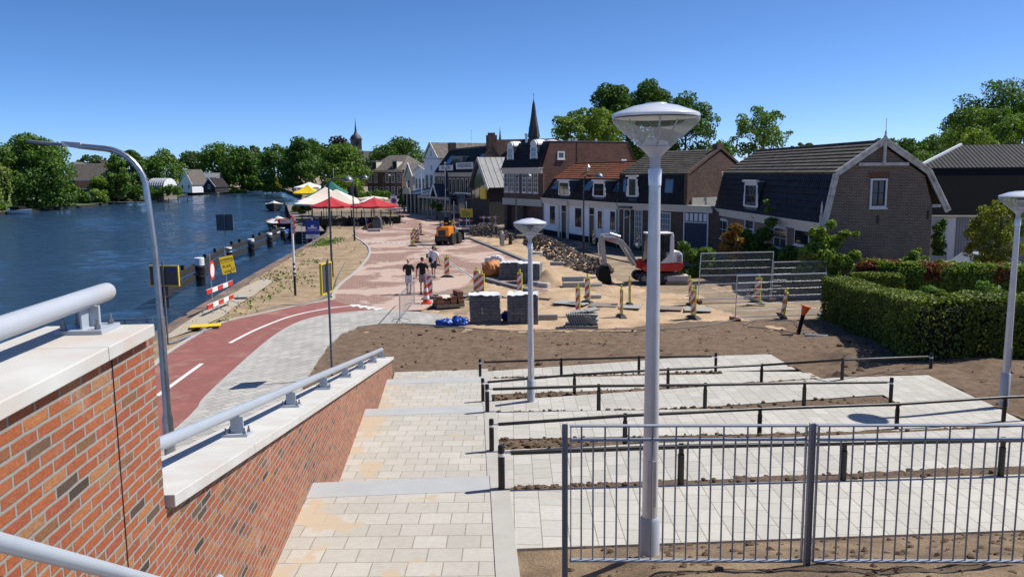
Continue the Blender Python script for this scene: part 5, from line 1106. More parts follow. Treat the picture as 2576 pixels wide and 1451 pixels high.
treepx('tall dark tree at the right edge towering over the black barn', 2394, 2610, 200, 400, 92, 'leaf_dark', 50, 0, nb=70, br=.28)
treepx('rounded lighter tree just behind the black barn roof', 2388, 2620, 266, 420, 84, 'leaf_mid', 51, 0, nb=70, br=.24)
treepx('yellowish sapling rising over the black barn ridge', 2408, 2500, 308, 400, 74, 'leaf_light', 52, 0, nb=40, br=.2, dens=.5)
treepx('small yellow green tree in front of the corrugated barn wall', 2436, 2580, 492, 700, 41, 'leaf_yellow', 53, 0, nb=60, br=.2, dens=.55, lf=1.0, low=-.7)
# willow with hanging strands
p = WY(-12, 530, 171); wl = thing('willow', 'pale weeping willow hanging over the water at the left edge', 'tree', (p.x, 171, -.7)); rs = np.random.RandomState(5); P_ = []; N_ = []
for i in range(260):
    a_ = rs.uniform(0, 2 * PI); r_ = 4.6 * math.sqrt(rs.uniform(.1, 1)); zt = 10.2 - .16 * r_ ** 2 * rs.uniform(.8, 1.2); ln = rs.uniform(3, 8); x, y = r_ * math.cos(a_), r_ * math.sin(a_)
    for k in range(26):
        t = k / 25; P_.append((x * (1 + .12 * t) + rs.normal(0, .16), y * (1 + .12 * t) + rs.normal(0, .16), max(.4, zt - ln * t))); N_.append((math.cos(a_), math.sin(a_), .3))
leaves('crown', np.array(P_), np.array(N_), .42, M['leaf_willow'], wl, 6, .5, 2.4); trunk(MB(), 9, .5, 3, nl=6).build('trunk', M['bark'], wl, smooth=True)
# ================================================================ SHRUBS AND HEDGES
def shrub(name, label, loc, blobs, n, size, mat, seed, group=None, stems=True, h=1.0, cat='shrub'):
    t = thing(name, label, cat, loc, 0, group); p, d = blobpts(blobs, n, seed, .35); p[:, 2] = np.maximum(p[:, 2], .03); leaves('foliage', p, d, size, M[mat], t, seed)
    if stems:
        m_ = MB(); rs = random.Random(seed)
        for i in range(6): b = blobs[i % len(blobs)]; m_.tube([(rs.uniform(-.15, .15), rs.uniform(-.1, .1), -.1), (b[0] * .4, b[1] * .4, b[2] * .5), (b[0], b[1], b[2])], [.03, .02, .008], 5)
        m_.build('stem', M['bark'], t)
    return t
def shrubpx(name, label, pts, d, mat, seed, n, size, group=None, gz=0.0, cat='shrub'):
    """pts: (px, py, radius m) clump centres"""
    q = [WY(a, b, d) for a, b, r in pts]; cx = sum(p.x for p in q) / len(q); rs = random.Random(seed)
    return shrub(name, label, (cx, d, gz), [(p.x - cx, rs.uniform(-.3, .3), p.z - gz, r) for p, (a, b, r) in zip(q, pts)], n, size, mat, seed, group, cat=cat)
shrubpx('shrub', 'dark leafy bush between the excavator and the mesh fence', [(1730, 690, .6), (1765, 690, .7), (1790, 670, .6), (1745, 645, .5), (1720, 620, .35), (1775, 640, .5), (1800, 700, .5), (1830, 690, .5)], 47, 'leaf_mid', 60, 5200, .15)
shrubpx('shrub', 'tall dark climbing shrub with one bright shoot by the white flagpole', [(1850, 660, .6), (1890, 650, .8), (1925, 640, .7), (1950, 690, .7), (1890, 610, .55), (1925, 590, .45), (1940, 560, .32), (1932, 530, .2), (1928, 508, .13), (1870, 590, .4), (1975, 690, .6), (2000, 690, .6)], 45.5, 'leaf_mid', 61, 6500, .15)
shrubpx('shrub', 'orange tinted bush leaning beside the white flagpole', [(1838, 600, .42), (1848, 575, .35), (1830, 625, .4), (1856, 640, .4), (1862, 610, .3)], 44.6, 'leaf_rose', 62, 2200, .12)
shrubpx('shrub', 'big leafed bush with arching branches at the corner of the gable house', [(2040, 640, .55), (2075, 650, .6), (2100, 610, .4), (2125, 590, .25), (2148, 588, .15), (2060, 590, .4), (2085, 565, .25), (2120, 660, .45), (2145, 640, .25), (2030, 690, .6), (2080, 700, .7), (2060, 620, .45)], 38.6, 'leaf_light', 63, 4600, .15)
shrubpx('shrub', 'low dark undergrowth behind the mesh fence panels', [(1985, 640, .5), (2000, 690, .7), (1960, 710, .6), (2020, 720, .6), (1930, 715, .5), (1990, 740, .5)], 41, 'leaf_dark', 64, 3600, .14)
shrubpx('ivy', 'dark ivy on the white corner of the black barn', [(2362, 575, .35), (2358, 600, .4), (2368, 620, .4), (2362, 640, .35), (2372, 560, .25)], 49.9, 'leaf_dark', 65, 1300, .13, cat='ivy')
GBK = 'bushes on the far bank'
for i, (pts, d, mt, lab) in enumerate((([(150, 506, 1.6), (135, 512, 1.5), (120, 514, 1.4), (165, 500, 1.8), (176, 506, 1.4)], 182, 'leaf_dark', 'dark bushes under the huge round tree at the water'), ([(280, 488, 1.6), (300, 492, 1.6), (322, 494, 1.5), (340, 490, 1.8), (352, 482, 2)], 222, 'leaf_dark', 'deep green bushes under the slim weeping tree'), ([(372, 478, 1.5), (384, 486, 1.3), (412, 482, 1.6), (428, 478, 1.8), (446, 480, 1.5), (398, 487, 1.2)], 229, 'leaf_mid', 'garden bushes in front of the barrel roofed boathouse'), ([(190, 500, 1.2), (206, 500, 1.3), (222, 500, 1.2)], 208, 'leaf_mid', 'low garden shrubs along the water below the grey roofs'), ([(620, 470, 2.4), (640, 474, 2), (660, 470, 2.6), (680, 474, 2.2), (700, 476, 1.8)], 330, 'leaf_dark', 'dark undergrowth at the river bend behind the long boat'), ([(45, 512, 1.0), (62, 510, 1.1), (80, 514, 1.0), (98, 518, .9), (110, 522, .7)], 176, 'leaf_light', 'leafy waterside plants right of the covered sloop'), ([(0, 520, 1.2), (14, 526, .9), (26, 530, .6)], 166, 'leaf_mid', 'bush at the left edge behind the covered sloop'), ([(178, 492, 1.4), (195, 488, 1.6), (212, 494, 1.2), (165, 502, 1.2)], 192, 'leaf_mid', 'bank bushes below the grey roofs left of the bright ball tree'), ([(250, 496, 1.3), (262, 500, 1.2), (238, 486, 1.2)], 206, 'leaf_light', 'hedge like bush below the bright ball tree'), ([(430, 488, .8), (445, 486, .8), (415, 492, .7), (400, 494, .7)], 245, 'leaf_yellow', 'yellow flowering plants on the wooden landing'), ([(540, 472, 2.4), (550, 480, 1.6), (528, 480, 1.2)], 322, 'leaf_dark', 'round bush beside the black boat shed'), ([(570, 484, 1.2), (590, 482, 1.5), (610, 484, 1.2), (556, 486, 1.0)], 326, 'leaf_light', 'low reeds along the water right of the boat shed'))):
    shrubpx('bush', lab, pts, d, mt, 70 + i, 900, d * .0024, GBK, -.7)
def hedge(name, label, path, w, h, mat, n, size, seed, zf, mats=(), jag=.05, cat='hedge'):
    """clipped hedge: leaf sheets over top and sides of a swept box"""
    P = smooth_line(path, 8); seg = []; tot = 0; VN = []
    for i in range(len(P)): d = (P[min(i + 1, len(P) - 1)] - P[max(i - 1, 0)]).normalized(); VN.append(V((-d.y, d.x)))
    for i, (a, b) in enumerate(zip(P, P[1:])): seg.append((a, b, tot, (b - a).length)); tot += (b - a).length
    t = thing(name, label, cat, (P[0].x, P[0].y, 0)); rs = np.random.RandomState(seed); pos = []; nr = []
    per = w + 2 * h; ends = 2 * w * h / max(tot, .1)
    ss = rs.uniform(0, tot, n)
    cum = np.array([s[2] for s in seg])
    for s in ss:
        si = min(len(seg) - 1, int(np.searchsorted(cum, s, 'right')) - 1); a, b, s0, l = seg[si]; d = (b - a).normalized(); q = a + d * (s - s0); nn = VN[si].lerp(VN[si + 1], (s - s0) / max(l, 1e-6)); u = rs.uniform(0, per + ends)
        bulge = max(-.06, min(.08, .05 * fbm(q.x, q.y, 1.1, seed)))
        if u > per: 
            e = P[0] if rs.rand() < .5 else P[-1]; sg = -1 if e is P[0] else 1; dd = ((P[1] - P[0]) if sg < 0 else (P[-1] - P[-2])).normalized(); k = rs.uniform(-w / 2, w / 2); z = rs.uniform(0, h); m2 = V((-dd.y, dd.x)); x, y = e.x + m2.x * k, e.y + m2.y * k; N = (dd.x * sg, dd.y * sg, 0); qq = e
        elif u < w: k = u - w / 2; x, y, z, N = q.x + nn.x * k, q.y + nn.y * k, h - .05 * (abs(k) / (w / 2)) ** 4, (0, 0, 1); qq = q
        else:
            sgn = 1 if u < w + h else -1; z = (u - w) % h; k = sgn * (w / 2 + bulge * (1 if z < h * .9 else 0)); x, y, N = q.x + nn.x * k, q.y + nn.y * k, (nn.x * sgn, nn.y * sgn, .15); qq = q
        z += .05 * fbm(x, y, 1.6, seed + 1) * (z / h)
        j = rs.normal(0, jag); pos.append((x + N[0] * j - P[0].x, y + N[1] * j - P[0].y, max(.02, z + N[2] * abs(j)) + zf(qq.x, qq.y))); nr.append(N)
    pos = np.array(pos); nr = np.array(nr, float)
    core = MB()
    ww = w - .5
    L_ = []
    for i, p in enumerate(P):
        d = (P[min(i + 1, len(P) - 1)] - P[max(i - 1, 0)]).normalized(); nn = V((-d.y, d.x)); z0 = zf(p.x, p.y)
        L_.append([(p.x - P[0].x + nn.x * s * ww / 2, p.y - P[0].y + nn.y * s * ww / 2, z0 + z) for s, z in ((1, 0), (1, h - .32), (-1, h - .32), (-1, 0))])
    o = 0
    for r_ in L_: core.v += r_
    for i in range(len(L_) - 1):
        for k in range(3): a = i * 4 + k; core.f.append((a, a + 1, a + 5, a + 4))
    core.f += [(0, 1, 2, 3), tuple(len(core.v) - 4 + k for k in (3, 2, 1, 0))]
    core.build('twigs', M['hedge_core'], t)
    if mats:
        sel = np.zeros(n, int)
        for i in range(n): sel[i] = 1 if (fbm(pos[i, 0], pos[i, 1], .55, 4) > mats[1] and pos[i, 2] > h * .62) else 0
        leaves('leaf_sprays', pos[sel == 1], nr[sel == 1], size * 1.05, M[mats[0]], t, seed + 1)
        pos, nr = pos[sel == 0], nr[sel == 0]
    leaves('foliage', pos, nr, size, M[mat], t, seed, .5); return t
M['hedge_core'] = pm('hedge_core', (.012, .016, .008), (.008, .01, .005), sc=6, rough=.95)
h0, h1, h2, h3 = W(2075, 801, 0), W(2221, 856, .3), W(2340, 914, .75), W(2532, 905, .95)
off = V((.28, .55)); hp_ = [V((h0.x + .55, h0.y + .15)), V((h1.x + .45, h1.y + .5)), V((h2.x + .35, h2.y + .75)), V(((h2.x + h3.x) / 2 + .2, (h2.y + h3.y) / 2 + .62)), V((h3.x, h3.y + .75)), V((h3.x + 3.5, h3.y + 1.0))]
hedge('yew_hedge', 'dark clipped yew hedge with bright trimmed top curving past the ramp', hp_, 1.25, 1.68, 'leaf_yew', 70000, .066, 80, lambda x, y: soilz(x, y) if y < 31 else 0, jag=.035)
hedge('yew_hedge', 'short low yew hedge branching off behind the curved one', [WY(2140, 690, 37.0).xy, WY(2210, 690, 36.6).xy, WY(2268, 690, 36.4).xy], .9, 1.32, 'leaf_yew', 12000, .075, 81, lambda x, y: 0, jag=.035)
hedge('beech_hedge', 'beech hedge with yellow and copper young leaves below the brick gable', [WY(2165, 680, 38.6).xy, WY(2300, 680, 37.4).xy, WY(2450, 680, 36.6).xy, WY(2640, 680, 36.0).xy], 1.1, 1.62, 'leaf_beech', 30000, .1, 82, lambda x, y: 0, ('leaf_copper', .22), jag=.08)
for i, (pts, d, lab) in enumerate((([(2330, 735, .35), (2350, 745, .4), (2372, 755, .35), (2318, 750, .3)], 33.0, 'shiny leaved bush inside the yew hedge on the left'), ([(2420, 750, .4), (2400, 760, .35), (2440, 762, .35)], 32.0, 'middle of three shiny bushes inside the yew hedge'), ([(2490, 735, .4), (2475, 720, .25), (2515, 755, .45), (2480, 755, .4), (2540, 760, .4), (2560, 765, .4)], 31.0, 'largest shiny bush inside the yew hedge near the right lamp'))):
    shrubpx('shrub', lab, pts, d, 'leaf_mid', 90 + i, 1500, .1, 'shrubs inside the hedge', .05)
shrubpx('shrub', 'upright leafy shoot growing out of the beech hedge by the house corner', [(2310, 655, .2), (2300, 640, .22), (2318, 632, .15), (2330, 650, .15), (2292, 655, .2), (2312, 665, .3)], 38.2, 'leaf_light', 95, 700, .12)
shrubpx('shrub', 'loose leafy shoots on top of the beech hedge below the gable', [(2190, 662, .2), (2230, 664, .2), (2260, 660, .18), (2170, 668, .2), (2400, 665, .18), (2370, 662, .2)], 38.4, 'leaf_light', 96, 700, .11)
# ================================================================ FAR BANK: houses, landing stages, boats
def pxh(name, label, xl, xr, yb, ye, yr, d, wall, rmat, trim, wins=2, rot=0.0, D=8, group='houses across the river', gable=True, gz=-.7):
    a, b = WY(xl, yb, d), WY(xr, yb, d); ze = WY((xl + xr) / 2, ye, d).z; zr = WY((xl + xr) / 2, yr, d).z
    if gable:
        f = small_house(name, label, (a.x, d), (b.x, d - (b.x - a.x) * rot), ze, zr, D, wall, rmat, trim, wins, (1.2, 2.6), group); return f
    f = Fr(name, label, 'house', (a.x, d), (b.x, d - (b.x - a.x) * rot), group); g = f.o; L = f.L
    MB().yz([(0, -1), (0, ze), (D / 2, zr - .1), (D, ze), (D, -1)], 0, L).build('wall', M[wall], g); roof(g, [(-.4, ze - .1), (D / 2, zr)], -.3, L + .3, rmat, .12); roof(g, [(D / 2, zr), (D + .4, ze - .1)], -.3, L + .3, rmat, .12); MB().bx(-.3, L + .3, -.5, -.38, ze - .3, ze).build('gutter', M[trim], g)
    for i in range(wins): x_ = L * (i + .5) / wins; window(g, (x_ - .7, x_ + .7, .8, min(2.4, ze - .3)), 2, 2, 'white', fw=.1)
    return f
f = pxh('riverside_house', 'grey roofed house with dormer left of the bright ball tree', 176, 268, 490, 452, 412, 222, 'wood_dark', 'tile_far', 'white', 3, gable=False); dormer(f.o, 3.2, 5.0, 1.2, 4.2, 5.6, 2, scroll=False)
pxh('riverside_house', 'low annex with rust brown roof below the grey roofs', 186, 246, 492, 474, 455, 212, 'wood_dark', 'tile_brown', 'white', 2, gable=False, D=5)
pxh('riverside_house', 'brown gabled house behind the grey roof', 236, 270, 470, 424, 404, 245, 'brick_dim', 'tile_brown', 'wood_dark', 1)
pxh('riverside_house', 'far white house top between the trees above the grey roofs', 168, 204, 440, 418, 408, 300, 'white_wall', 'tile_far', 'white', 2)
pxh('riverside_house', 'white steep gabled house left of the black boat shed', 452, 492, 486, 464, 427, 306, 'white_wall', 'tile_far', 'white', 2, .5)
pxh('riverside_house', 'long timber house with flat grey roof behind the boat shed', 488, 546, 482, 446, 436, 318, 'wood_grey', 'zinc', 'white', 4, gable=False)
pxh('boat_shed', 'small black boat shed with white edged gable', 512, 546, 485, 470, 449, 300, 'wood_dark', 'tile_dark', 'white', 1, .3)
a, b = WY(372, 492, 232), WY(416, 492, 232); bh = Fr('boathouse', 'boathouse with pale blue barrel roof across the river', 'boathouse', (a.x, 232), (b.x, 231)); L = bh.L; zt = WY(395, 449, 232).z; z0 = WY(395, 474, 232).z
n = 10; arc = [(3.2 - 3.2 * math.cos(PI * i / n), z0 + (zt - z0) * math.sin(PI * i / n)) for i in range(n + 1)]
MB().yz(arc, 0, L).build('barrel_roof', M['corr'], bh.o, smooth=False); MB().bx(.1, L - .1, .1, 6.3, -1, z0).build('wall', M['wood_grey'], bh.o); m_ = MB()
for i in range(8): x_ = L * i / 7; m_.yz([(y * 1.02 - .06, z + .05) for y, z in arc], x_ - .05, x_ + .05)
m_.build('roof_rib', M['lead_white'], bh.o)
def parasol(label, p, r, h, drop, mat, n=8, group='parasols', pole='white', val=.18, sq=False):
    t = thing('parasol', label, 'parasol', p, 0, group); a0 = PI / 4 if sq else rnd.random(); n = 4 if sq else n
    top = V((0, 0, h)); R_ = [V((r * math.cos(a0 + 2 * PI * i / n), r * math.sin(a0 + 2 * PI * i / n), h - drop)) for i in range(n)]; m_ = MB(); S_ = 5; o = 0
    for i in range(n):
        a, b = R_[i], R_[(i + 1) % n]; rows = []
        for k in range(S_ + 1):
            t_ = k / S_; pa, pb = top.lerp(a, t_), top.lerp(b, t_); row = []
            for j in range(S_ + 1): u = j / S_; q = pa.lerp(pb, u); q.z -= .13 * math.sin(PI * u) * t_ * drop * .6; q.z -= .10 * math.sin(PI * t_) * drop; row.append(q)
            rows.append(row)
        rows.append([q + V((0, 0, -val)) for q in rows[-1]])
        o = len(m_.v)
        for row in rows: m_.v += [tuple(q) for q in row]
        w_ = S_ + 1
        for k in range(len(rows) - 1):
            for j in range(S_): a_ = o + k * w_ + j; m_.f.append((a_, a_ + w_, a_ + w_ + 1, a_ + 1))
    m_.build('canopy', M[mat], t); MB().tube([(0, 0, 0), (0, 0, h + .08)], .035, 8).build('pole', M[pole], t, smooth=True)
    q = MB()
    for v in R_: q.bar((0, 0, h - drop * .55), v + V((0, 0, .0)), .03, .03)
    q.build('rib', M['wood_grey'], t); return t
p = W(391, 497, -.6); parasol('white parasol in front of the barrel roofed boathouse', (p.x, 226, -.6), 2.4, 2.6, .6, 'canvas_white', 6)
p = W(637, 486, -.7); parasol('cream parasol above the long white boat at the river bend', (p.x, 336, -.7), 2.6, 3.2, .7, 'canvas_cream', 6)
t = thing('closed_parasol', 'folded yellow parasol among the bushes across the river', 'parasol', (WY(228, 490, 206).x, 206, -.7)); MB().lathe([(.05, 0), (.05, 1.3), (.42, 1.4), (.36, 2.2), (.1, 3.2), (.0, 3.4)], 8).build('canopy', M['canvas_cream'], t); MB().tube([(0, 0, 0), (0, 0, 3.5)], .04, 6).build('pole', M['wood'], t)
def landing(label, x0, x1, y, d, group='landing stages'):
    a, b = W(x0, y, -.8), W(x1, y, -.8); a = WY(x0, y, d); b = WY(x1, y, d); t = thing('landing_stage', label, 'jetty', (a.x, d, -1.2), 0, group); L = b.x - a.x
    MB().bx(0, L, -.6, 1.6, .42, .56).build('deck', M['wood_grey'], t)
    for i in range(max(2, int(L / 2.4)) + 1): x_ = L * i / max(2, int(L / 2.4)); MB().tube([(x_, -.65, -1.2), (x_, -.65, .9)], .13, 7).build('post', M['wood_dark'], t)
landing('wooden landing stage below the boathouse and yellow plants', 378, 474, 496, 231); landing('timber landing edge below the bright ball tree', 235, 372, 504, 214); landing('short landing at the left edge by the covered sloop', -10, 34, 532, 164)
def boat(label, loc, rz, L, B, H, hull, rim, inside=None, cover=None, group='boats', cat='boat', extra=None, name='boat', up=.45):
    t = thing(name, label, cat, loc, rz, group); m_ = MB(); n = 12; rows = []
    for i in range(n + 1):
        u = i / n; bw = B / 2 * (1 - max(0, (u - .45) / .55) ** 2.4) * (.82 + .18 * min(1, u / .25)); bw = max(bw, .02); sh = H * (1 + .35 * max(0, u - .5) ** 1.5 * 2)
        x = -L / 2 + L * u; rows.append([(x, -bw, sh), (x, -bw * .85, H * .35), (x, -bw * .4, -.12), (x, bw * .4, -.12), (x, bw * .85, H * .35), (x, bw, sh)])
    for r_ in rows: m_.v += r_
    for i in range(n):
        for k in range(5): a = i * 6 + k; m_.f.append((a, a + 1, a + 7, a + 6))
    m_.f.append((0, 1, 2, 3, 4, 5)); m_.build('hull', M[hull], t, smooth=True)
    q = MB()
    for s in (0, 5): q.tube([r_[s] for r_ in rows], .05, 6)
    q.tube([rows[0][0], rows[0][5]], .05, 6); q.build('gunwale', M[rim], t, smooth=True)
    fl = MB(); o = 0
    for r_ in rows: fl.v += [(r_[0][0], r_[0][1] * .94, r_[0][2] - (.06 if cover else H * .45)), (r_[0][0], 0, r_[0][2] + (.0 if not cover else .0) - (.0 if cover else H * .45)), (r_[5][0], r_[5][1] * .94, r_[5][2] - (.06 if cover else H * .45))]
    if cover:
        for i in range(n + 1): u = i / n; fl.v[3 * i + 1] = (fl.v[3 * i + 1][0], 0, fl.v[3 * i + 1][2] + H * up * math.sin(PI * min(1, u * 1.02)) ** .35)
    for i in range(n):
        for k in range(2): a = i * 3 + k; fl.f.append((a, a + 3, a + 4, a + 1))
    fl.build('cover' if cover else 'floor', M[cover or inside or 'wood'], t, smooth=bool(cover))
    for nm, c, d, mt in (extra or []): MB().box(c, d).build(nm, M[mt], t, bevel=min(d) * .2)
    return t
zw = -1.2
p = W(45, 539, zw); boat('white sloop under a dark canvas hood at the left edge', (p.x, p.y + 1, zw), R(-12), 5.2, 2.0, .75, 'white', 'cream', None, 'navy', extra=[('hood', (-.7, 0, 1.15), (2.2, 1.7, .7), 'black_matt'), ('outboard_motor', (-2.75, 0, .6), (.3, .3, .9), 'galv')])
p = W(296, 510, zw); boat('dark sloop with black cover and cream rim across the water', (p.x, p.y, zw), R(25), 4.6, 1.9, .8, 'navy', 'cream', None, 'black_matt')
for i, (x, y, rz, L_, hl, cv, lab) in enumerate(((470, 487, 10, 6.5, 'white', 'canvas_white', 'larger white motorboat moored left of the black boat shed'), (488, 490, 0, 6.5, 'black', 'black_matt', 'low black boat moored before the boat shed'), (455, 491, 40, 4.5, 'white', 'blue_tarp', 'small white boat with blue cover at the landing end'), (505, 486, -10, 5, 'white', 'navy', 'white boat half hidden beside the boat shed'))):
    p = W(x, y, zw); boat(lab, (p.x, p.y, zw), R(rz), L_, 2.2, .9, hl, 'white', None, cv, extra=[('cabin', (-.3, 0, 1.35), (L_ * .35, 1.5, .8), hl)] if i in (0, 3) else None)
p = W(636, 486, zw); boat('long white open boat below the cream parasol', (p.x, p.y, zw), R(4), 8.0, 2.2, .8, 'white', 'wood', 'wood_grey')
p = W(694, 530, zw); boat('brown hulled launch with cream cover moored beyond the jetty', (p.x - .6, p.y + 1.0, zw), R(-75), 7.5, 3.5, 1.3, 'wood_dark', 'cream', None, 'canvas_cream', up=.5)
p = W(700, 584, zw); boat('white motor launch with orange rim moored beside the jetty', (p.x - .4, p.y + 2.6, zw), R(112), 7.6, 3.6, 1.2, 'black', 'tarp_orange', None, 'canvas_white', up=.5, extra=[('windscreen', (.9, 0, 1.45), (.06, 1.6, .5), 'glass_blue'), ('cushion', (-2.2, 0, 1.55), (1.0, 1.6, .3), 'tarp_orange')])
p = W(706, 584, zw); boat('small dark dinghy with grey covers between launch and jetty', (p.x, p.y, zw), R(85), 3.6, 1.5, .6, 'navy', 'lead', 'lead', extra=[('outboard_motor', (-1.8, 0, .6), (.35, .35, .7), 'lead')])
p = W(724, 596, zw); boat('white dinghy with blue tarp by the jetty ladder', (p.x - .2, p.y, zw), R(95), 3.8, 1.6, .6, 'white', 'white', None, 'blue_tarp')
# jetty boardwalk along the terrace
J0, J1 = W(745, 596, 0), W(705, 500, 0)
t = thing('jetty', 'timber boardwalk jetty with dark posts along the terrace', 'jetty'); jw = 3.2
A_, B_ = V((-23.0, 86.0, 0)), V((-45.0, 163, 0)); d_ = (B_ - A_).normalized(); n_ = V((d_.y, -d_.x, 0))
m_ = MB(); k = 60
for i in range(k): a = A_ + (B_ - A_) * (i / k); b = A_ + (B_ - A_) * ((i + .9) / k); m_.ext([a, b, b + n_ * jw, a + n_ * jw], (0, 0, .08))
m_.build('decking', M['wood_grey'], t); MB().bar(A_ + n_ * .1 + V((0, 0, -.5)), B_ + n_ * .1 + V((0, 0, -.5)), .2, 1.0).build('fascia', M['wood_dark'], t); MB().bar(A_ + V((0, .15, -.5)), A_ + n_ * jw + V((0, .15, -.5)), .2, 1.0).build('end_fascia', M['wood_dark'], t)
for i in range(9): q = A_ + (B_ - A_) * (i / 8); MB().tube([q + V((0, 0, -2)), q + V((0, 0, .35))], .12, 8).build('pile', M['wood_dark'], t)
MB().bar(A_ + V((0, 0, 1.0)), A_ + (B_ - A_) * .8 + V((0, 0, 1.0)), .07, .12).build('handrail', M['wood_grey'], t); m_ = MB()
for i in range(24): q = A_ + (B_ - A_) * (.8 * i / 23); m_.bar(q + V((0, 0, .05)), q + V((0, 0, 1.0)), .06, .06)
m_.build('baluster', M['wood_dark'], t)
l_ = thing('ladder', 'thin steel ladder at the near end of the jetty', 'ladder', A_ + n_ * .9 + V((0, -.15, 0))); m_ = MB()
for s in (0, .5): MB().tube([(s, 0, -1.8), (s, 0, .9), (s, .3, .95)], .03, 6).build('stile', M['galv'], l_)
for i in range(6): MB().tube([(0, 0, -1.5 + i * .3), (.5, 0, -1.5 + i * .3)], .02, 6).build('rung', M['galv'], l_)
# ================================================================ ROAD WORKS
def beacon():
    t = thing('beacon', 'striped beacon', 'beacon', (0, 0, 0), 0, 'striped traffic beacons')
    MB().add([(-.42, -.14, 0), (.42, -.14, 0), (.42, .14, 0), (-.42, .14, 0), (-.22, -.1, .11), (.22, -.1, .11), (.22, .1, .11), (-.22, .1, .11)], [(3, 2, 1, 0), (4, 5, 6, 7), (0, 1, 5, 4), (1, 2, 6, 5), (2, 3, 7, 6), (3, 0, 4, 7)]).build('rubber_foot', M['rubber'], t, bevel=.012)
    m_ = MB(); m_.bx(-.155, .155, -.03, .03, .14, 1.18); m_.bx(-.035, .035, -.025, .025, .08, .14); m_.bx(-.035, .035, -.025, .025, 1.18, 1.30); m_.bx(-.05, .05, -.03, .03, 1.30, 1.34)
    m_.build('frame', M['neon'], t, bevel=.008)
    for s in (-1, 1):
        MB().bx(-.125, .125, s * .031, s * .034, .18, 1.14).build('reflector', M['white'], t); q = MB(); z0, z1 = .18, 1.14
        for k in range(-1, 4):
            zc = .1 + k * .4; poly = []
            for x, z in ((-.125, zc), (.125, zc + .22), (.125, zc + .42), (-.125, zc + .2)): poly.append([x, max(z0, min(z1, z))])
            if max(p[1] for p in poly) - min(p[1] for p in poly) < .06: continue
            if s > 0: poly = [[-a, b] for a, b in poly]
            q.xz(poly, s * .034, s * .0365)
        q.build('stripe', M['orange_red'], t)
    return t
b0 = beacon(); first = True
GBE = 'striped traffic beacons'
for px_, py_, rz, lab, tilt in ((1125, 697, -8, 'yellow framed striped beacon standing alone right of the walking men', 0), (1199, 739, -20, 'tall striped beacon leftmost of the pair in front of the orange bag', 0), (1212, 749, -25, 'striped beacon half hidden behind the near wrapped paver pallet', 0), (1308, 746, -45, 'striped beacon behind the right wrapped paver pallet', 0),
    (1454, 792, -62, 'striped beacon turned nearly edge on behind the grey slab pallet', 0), (1478, 762, -50, 'striped beacon standing by the pair of grey kerb blocks', 0), (1563, 797, -82, 'beacon seen edge on, front one left of the big lamp pole', 0), (1584, 767, -88, 'yellow beacon seen edge on, rear one left of the big lamp pole', 3), (1738, 768, -78, 'beacon leaning left beside the mesh fence corner', 7), (1744, 800, -66, 'beacon in front of the leaning one by the mesh fence', 0), (1903, 763, -38, 'striped beacon leaning behind the front mesh fence panel', 4), (1968, 798, -86, 'plain yellow beacon tilted far over by the mesh fence', 18),
    (1038, 620, -5, 'front beacon of the cluster left of the orange loader', 0), (1043, 609, 10, 'half hidden beacon in the middle of the cluster left of the loader', 0), (1051, 611, -5, 'second beacon of the cluster left of the orange loader', 0), (1059, 592, -18, 'rear beacon of the cluster left of the orange loader', 2), (1096, 668, -12, 'striped beacon behind the man in white', 0), (1114, 590, -5, 'beacon seen through the canopy of the orange loader', 0), (1130, 588, -10, 'left beacon of the two close behind the loader canopy post', 0), (1134, 590, 12, 'right beacon of the two close behind the loader canopy post', 0), (1142, 584, -10, 'beacon between the loader and the round sign back', 3),
    (1388, 590, -50, 'beacon in front of the white house left window', 0), (1494, 617, -50, 'beacon in front of the white house arched windows', 0), (1605, 628, -40, 'beacon right behind the excavator boom', 0)):
    p = W(px_, py_, .04); o = b0 if first else dup(b0); first = False
    o.location = p; o.rotation_euler = (0, R(-tilt if px_ < 1900 else tilt), R(rz)); o['label'] = lab
t = dup(b0, W(1081, 752, .04), R(10), 'white framed striped beacon next to the traffic cone'); [setattr(c, 'data', c.data.copy()) or c.data.materials.__setitem__(0, M['white']) for c in kids(t) if c.name.startswith('frame')]
p = W(1073, 763, .04); t = thing('traffic_cone', 'red and white traffic cone in front of the white beacon', 'cone', p); MB().bx(-.24, .24, -.24, .24, 0, .05).build('base', M['orange_red'], t, bevel=.015)
for i, mt in enumerate(('orange_red', 'white', 'orange_red', 'white', 'orange_red')):
    z0, z1 = .05 + i * .17, .05 + (i + 1) * .17; rr = lambda z: .17 - (z - .05) * .155; MB().lathe([(rr(z0), z0), (rr(z1), z1)], 18, (0, 0, 0)).build('band', M[mt], t, smooth=True)
def barrier(name, label, A, B, zs, legs=True, n=5, extra=0, group='red and white barrier boards'):
    A, B = V(A), V(B); d = B - A; L = d.length; t = thing(name, label, 'barrier', A, math.atan2(d.y, d.x), group)
    for z in zs:
        w_ = MB().bx(0, L, -.02, .02, z, z + .2).build('board', M['white'], t)
        for i in range(0, n, 2): MB().bx(L * i / n, L * (i + 1) / n, -.024, .024, z + .004, z + .196).build('stripe', M['red'], w_)
    for x in (L * .22, L * .8):
        MB().tube([(x, .035, 0), (x, .035, zs[-1] + .35 + extra)], .022, 8).build('post', M['galv'], t)
        if legs: MB().tube([(x, -.55, 0), (x, -.45, .15), (x, -.15, .28), (x, .15, .28), (x, .45, .15), (x, .55, 0)], .02, 6).build('foot', M['galv'], t)
    return t, L
A_, B_ = W(523, 796, .03), W(588, 766, .03)
bt, L = barrier('road_barrier', 'red and white road barrier with signs by the quay edge', A_, B_, (.3, .95), extra=1.35)
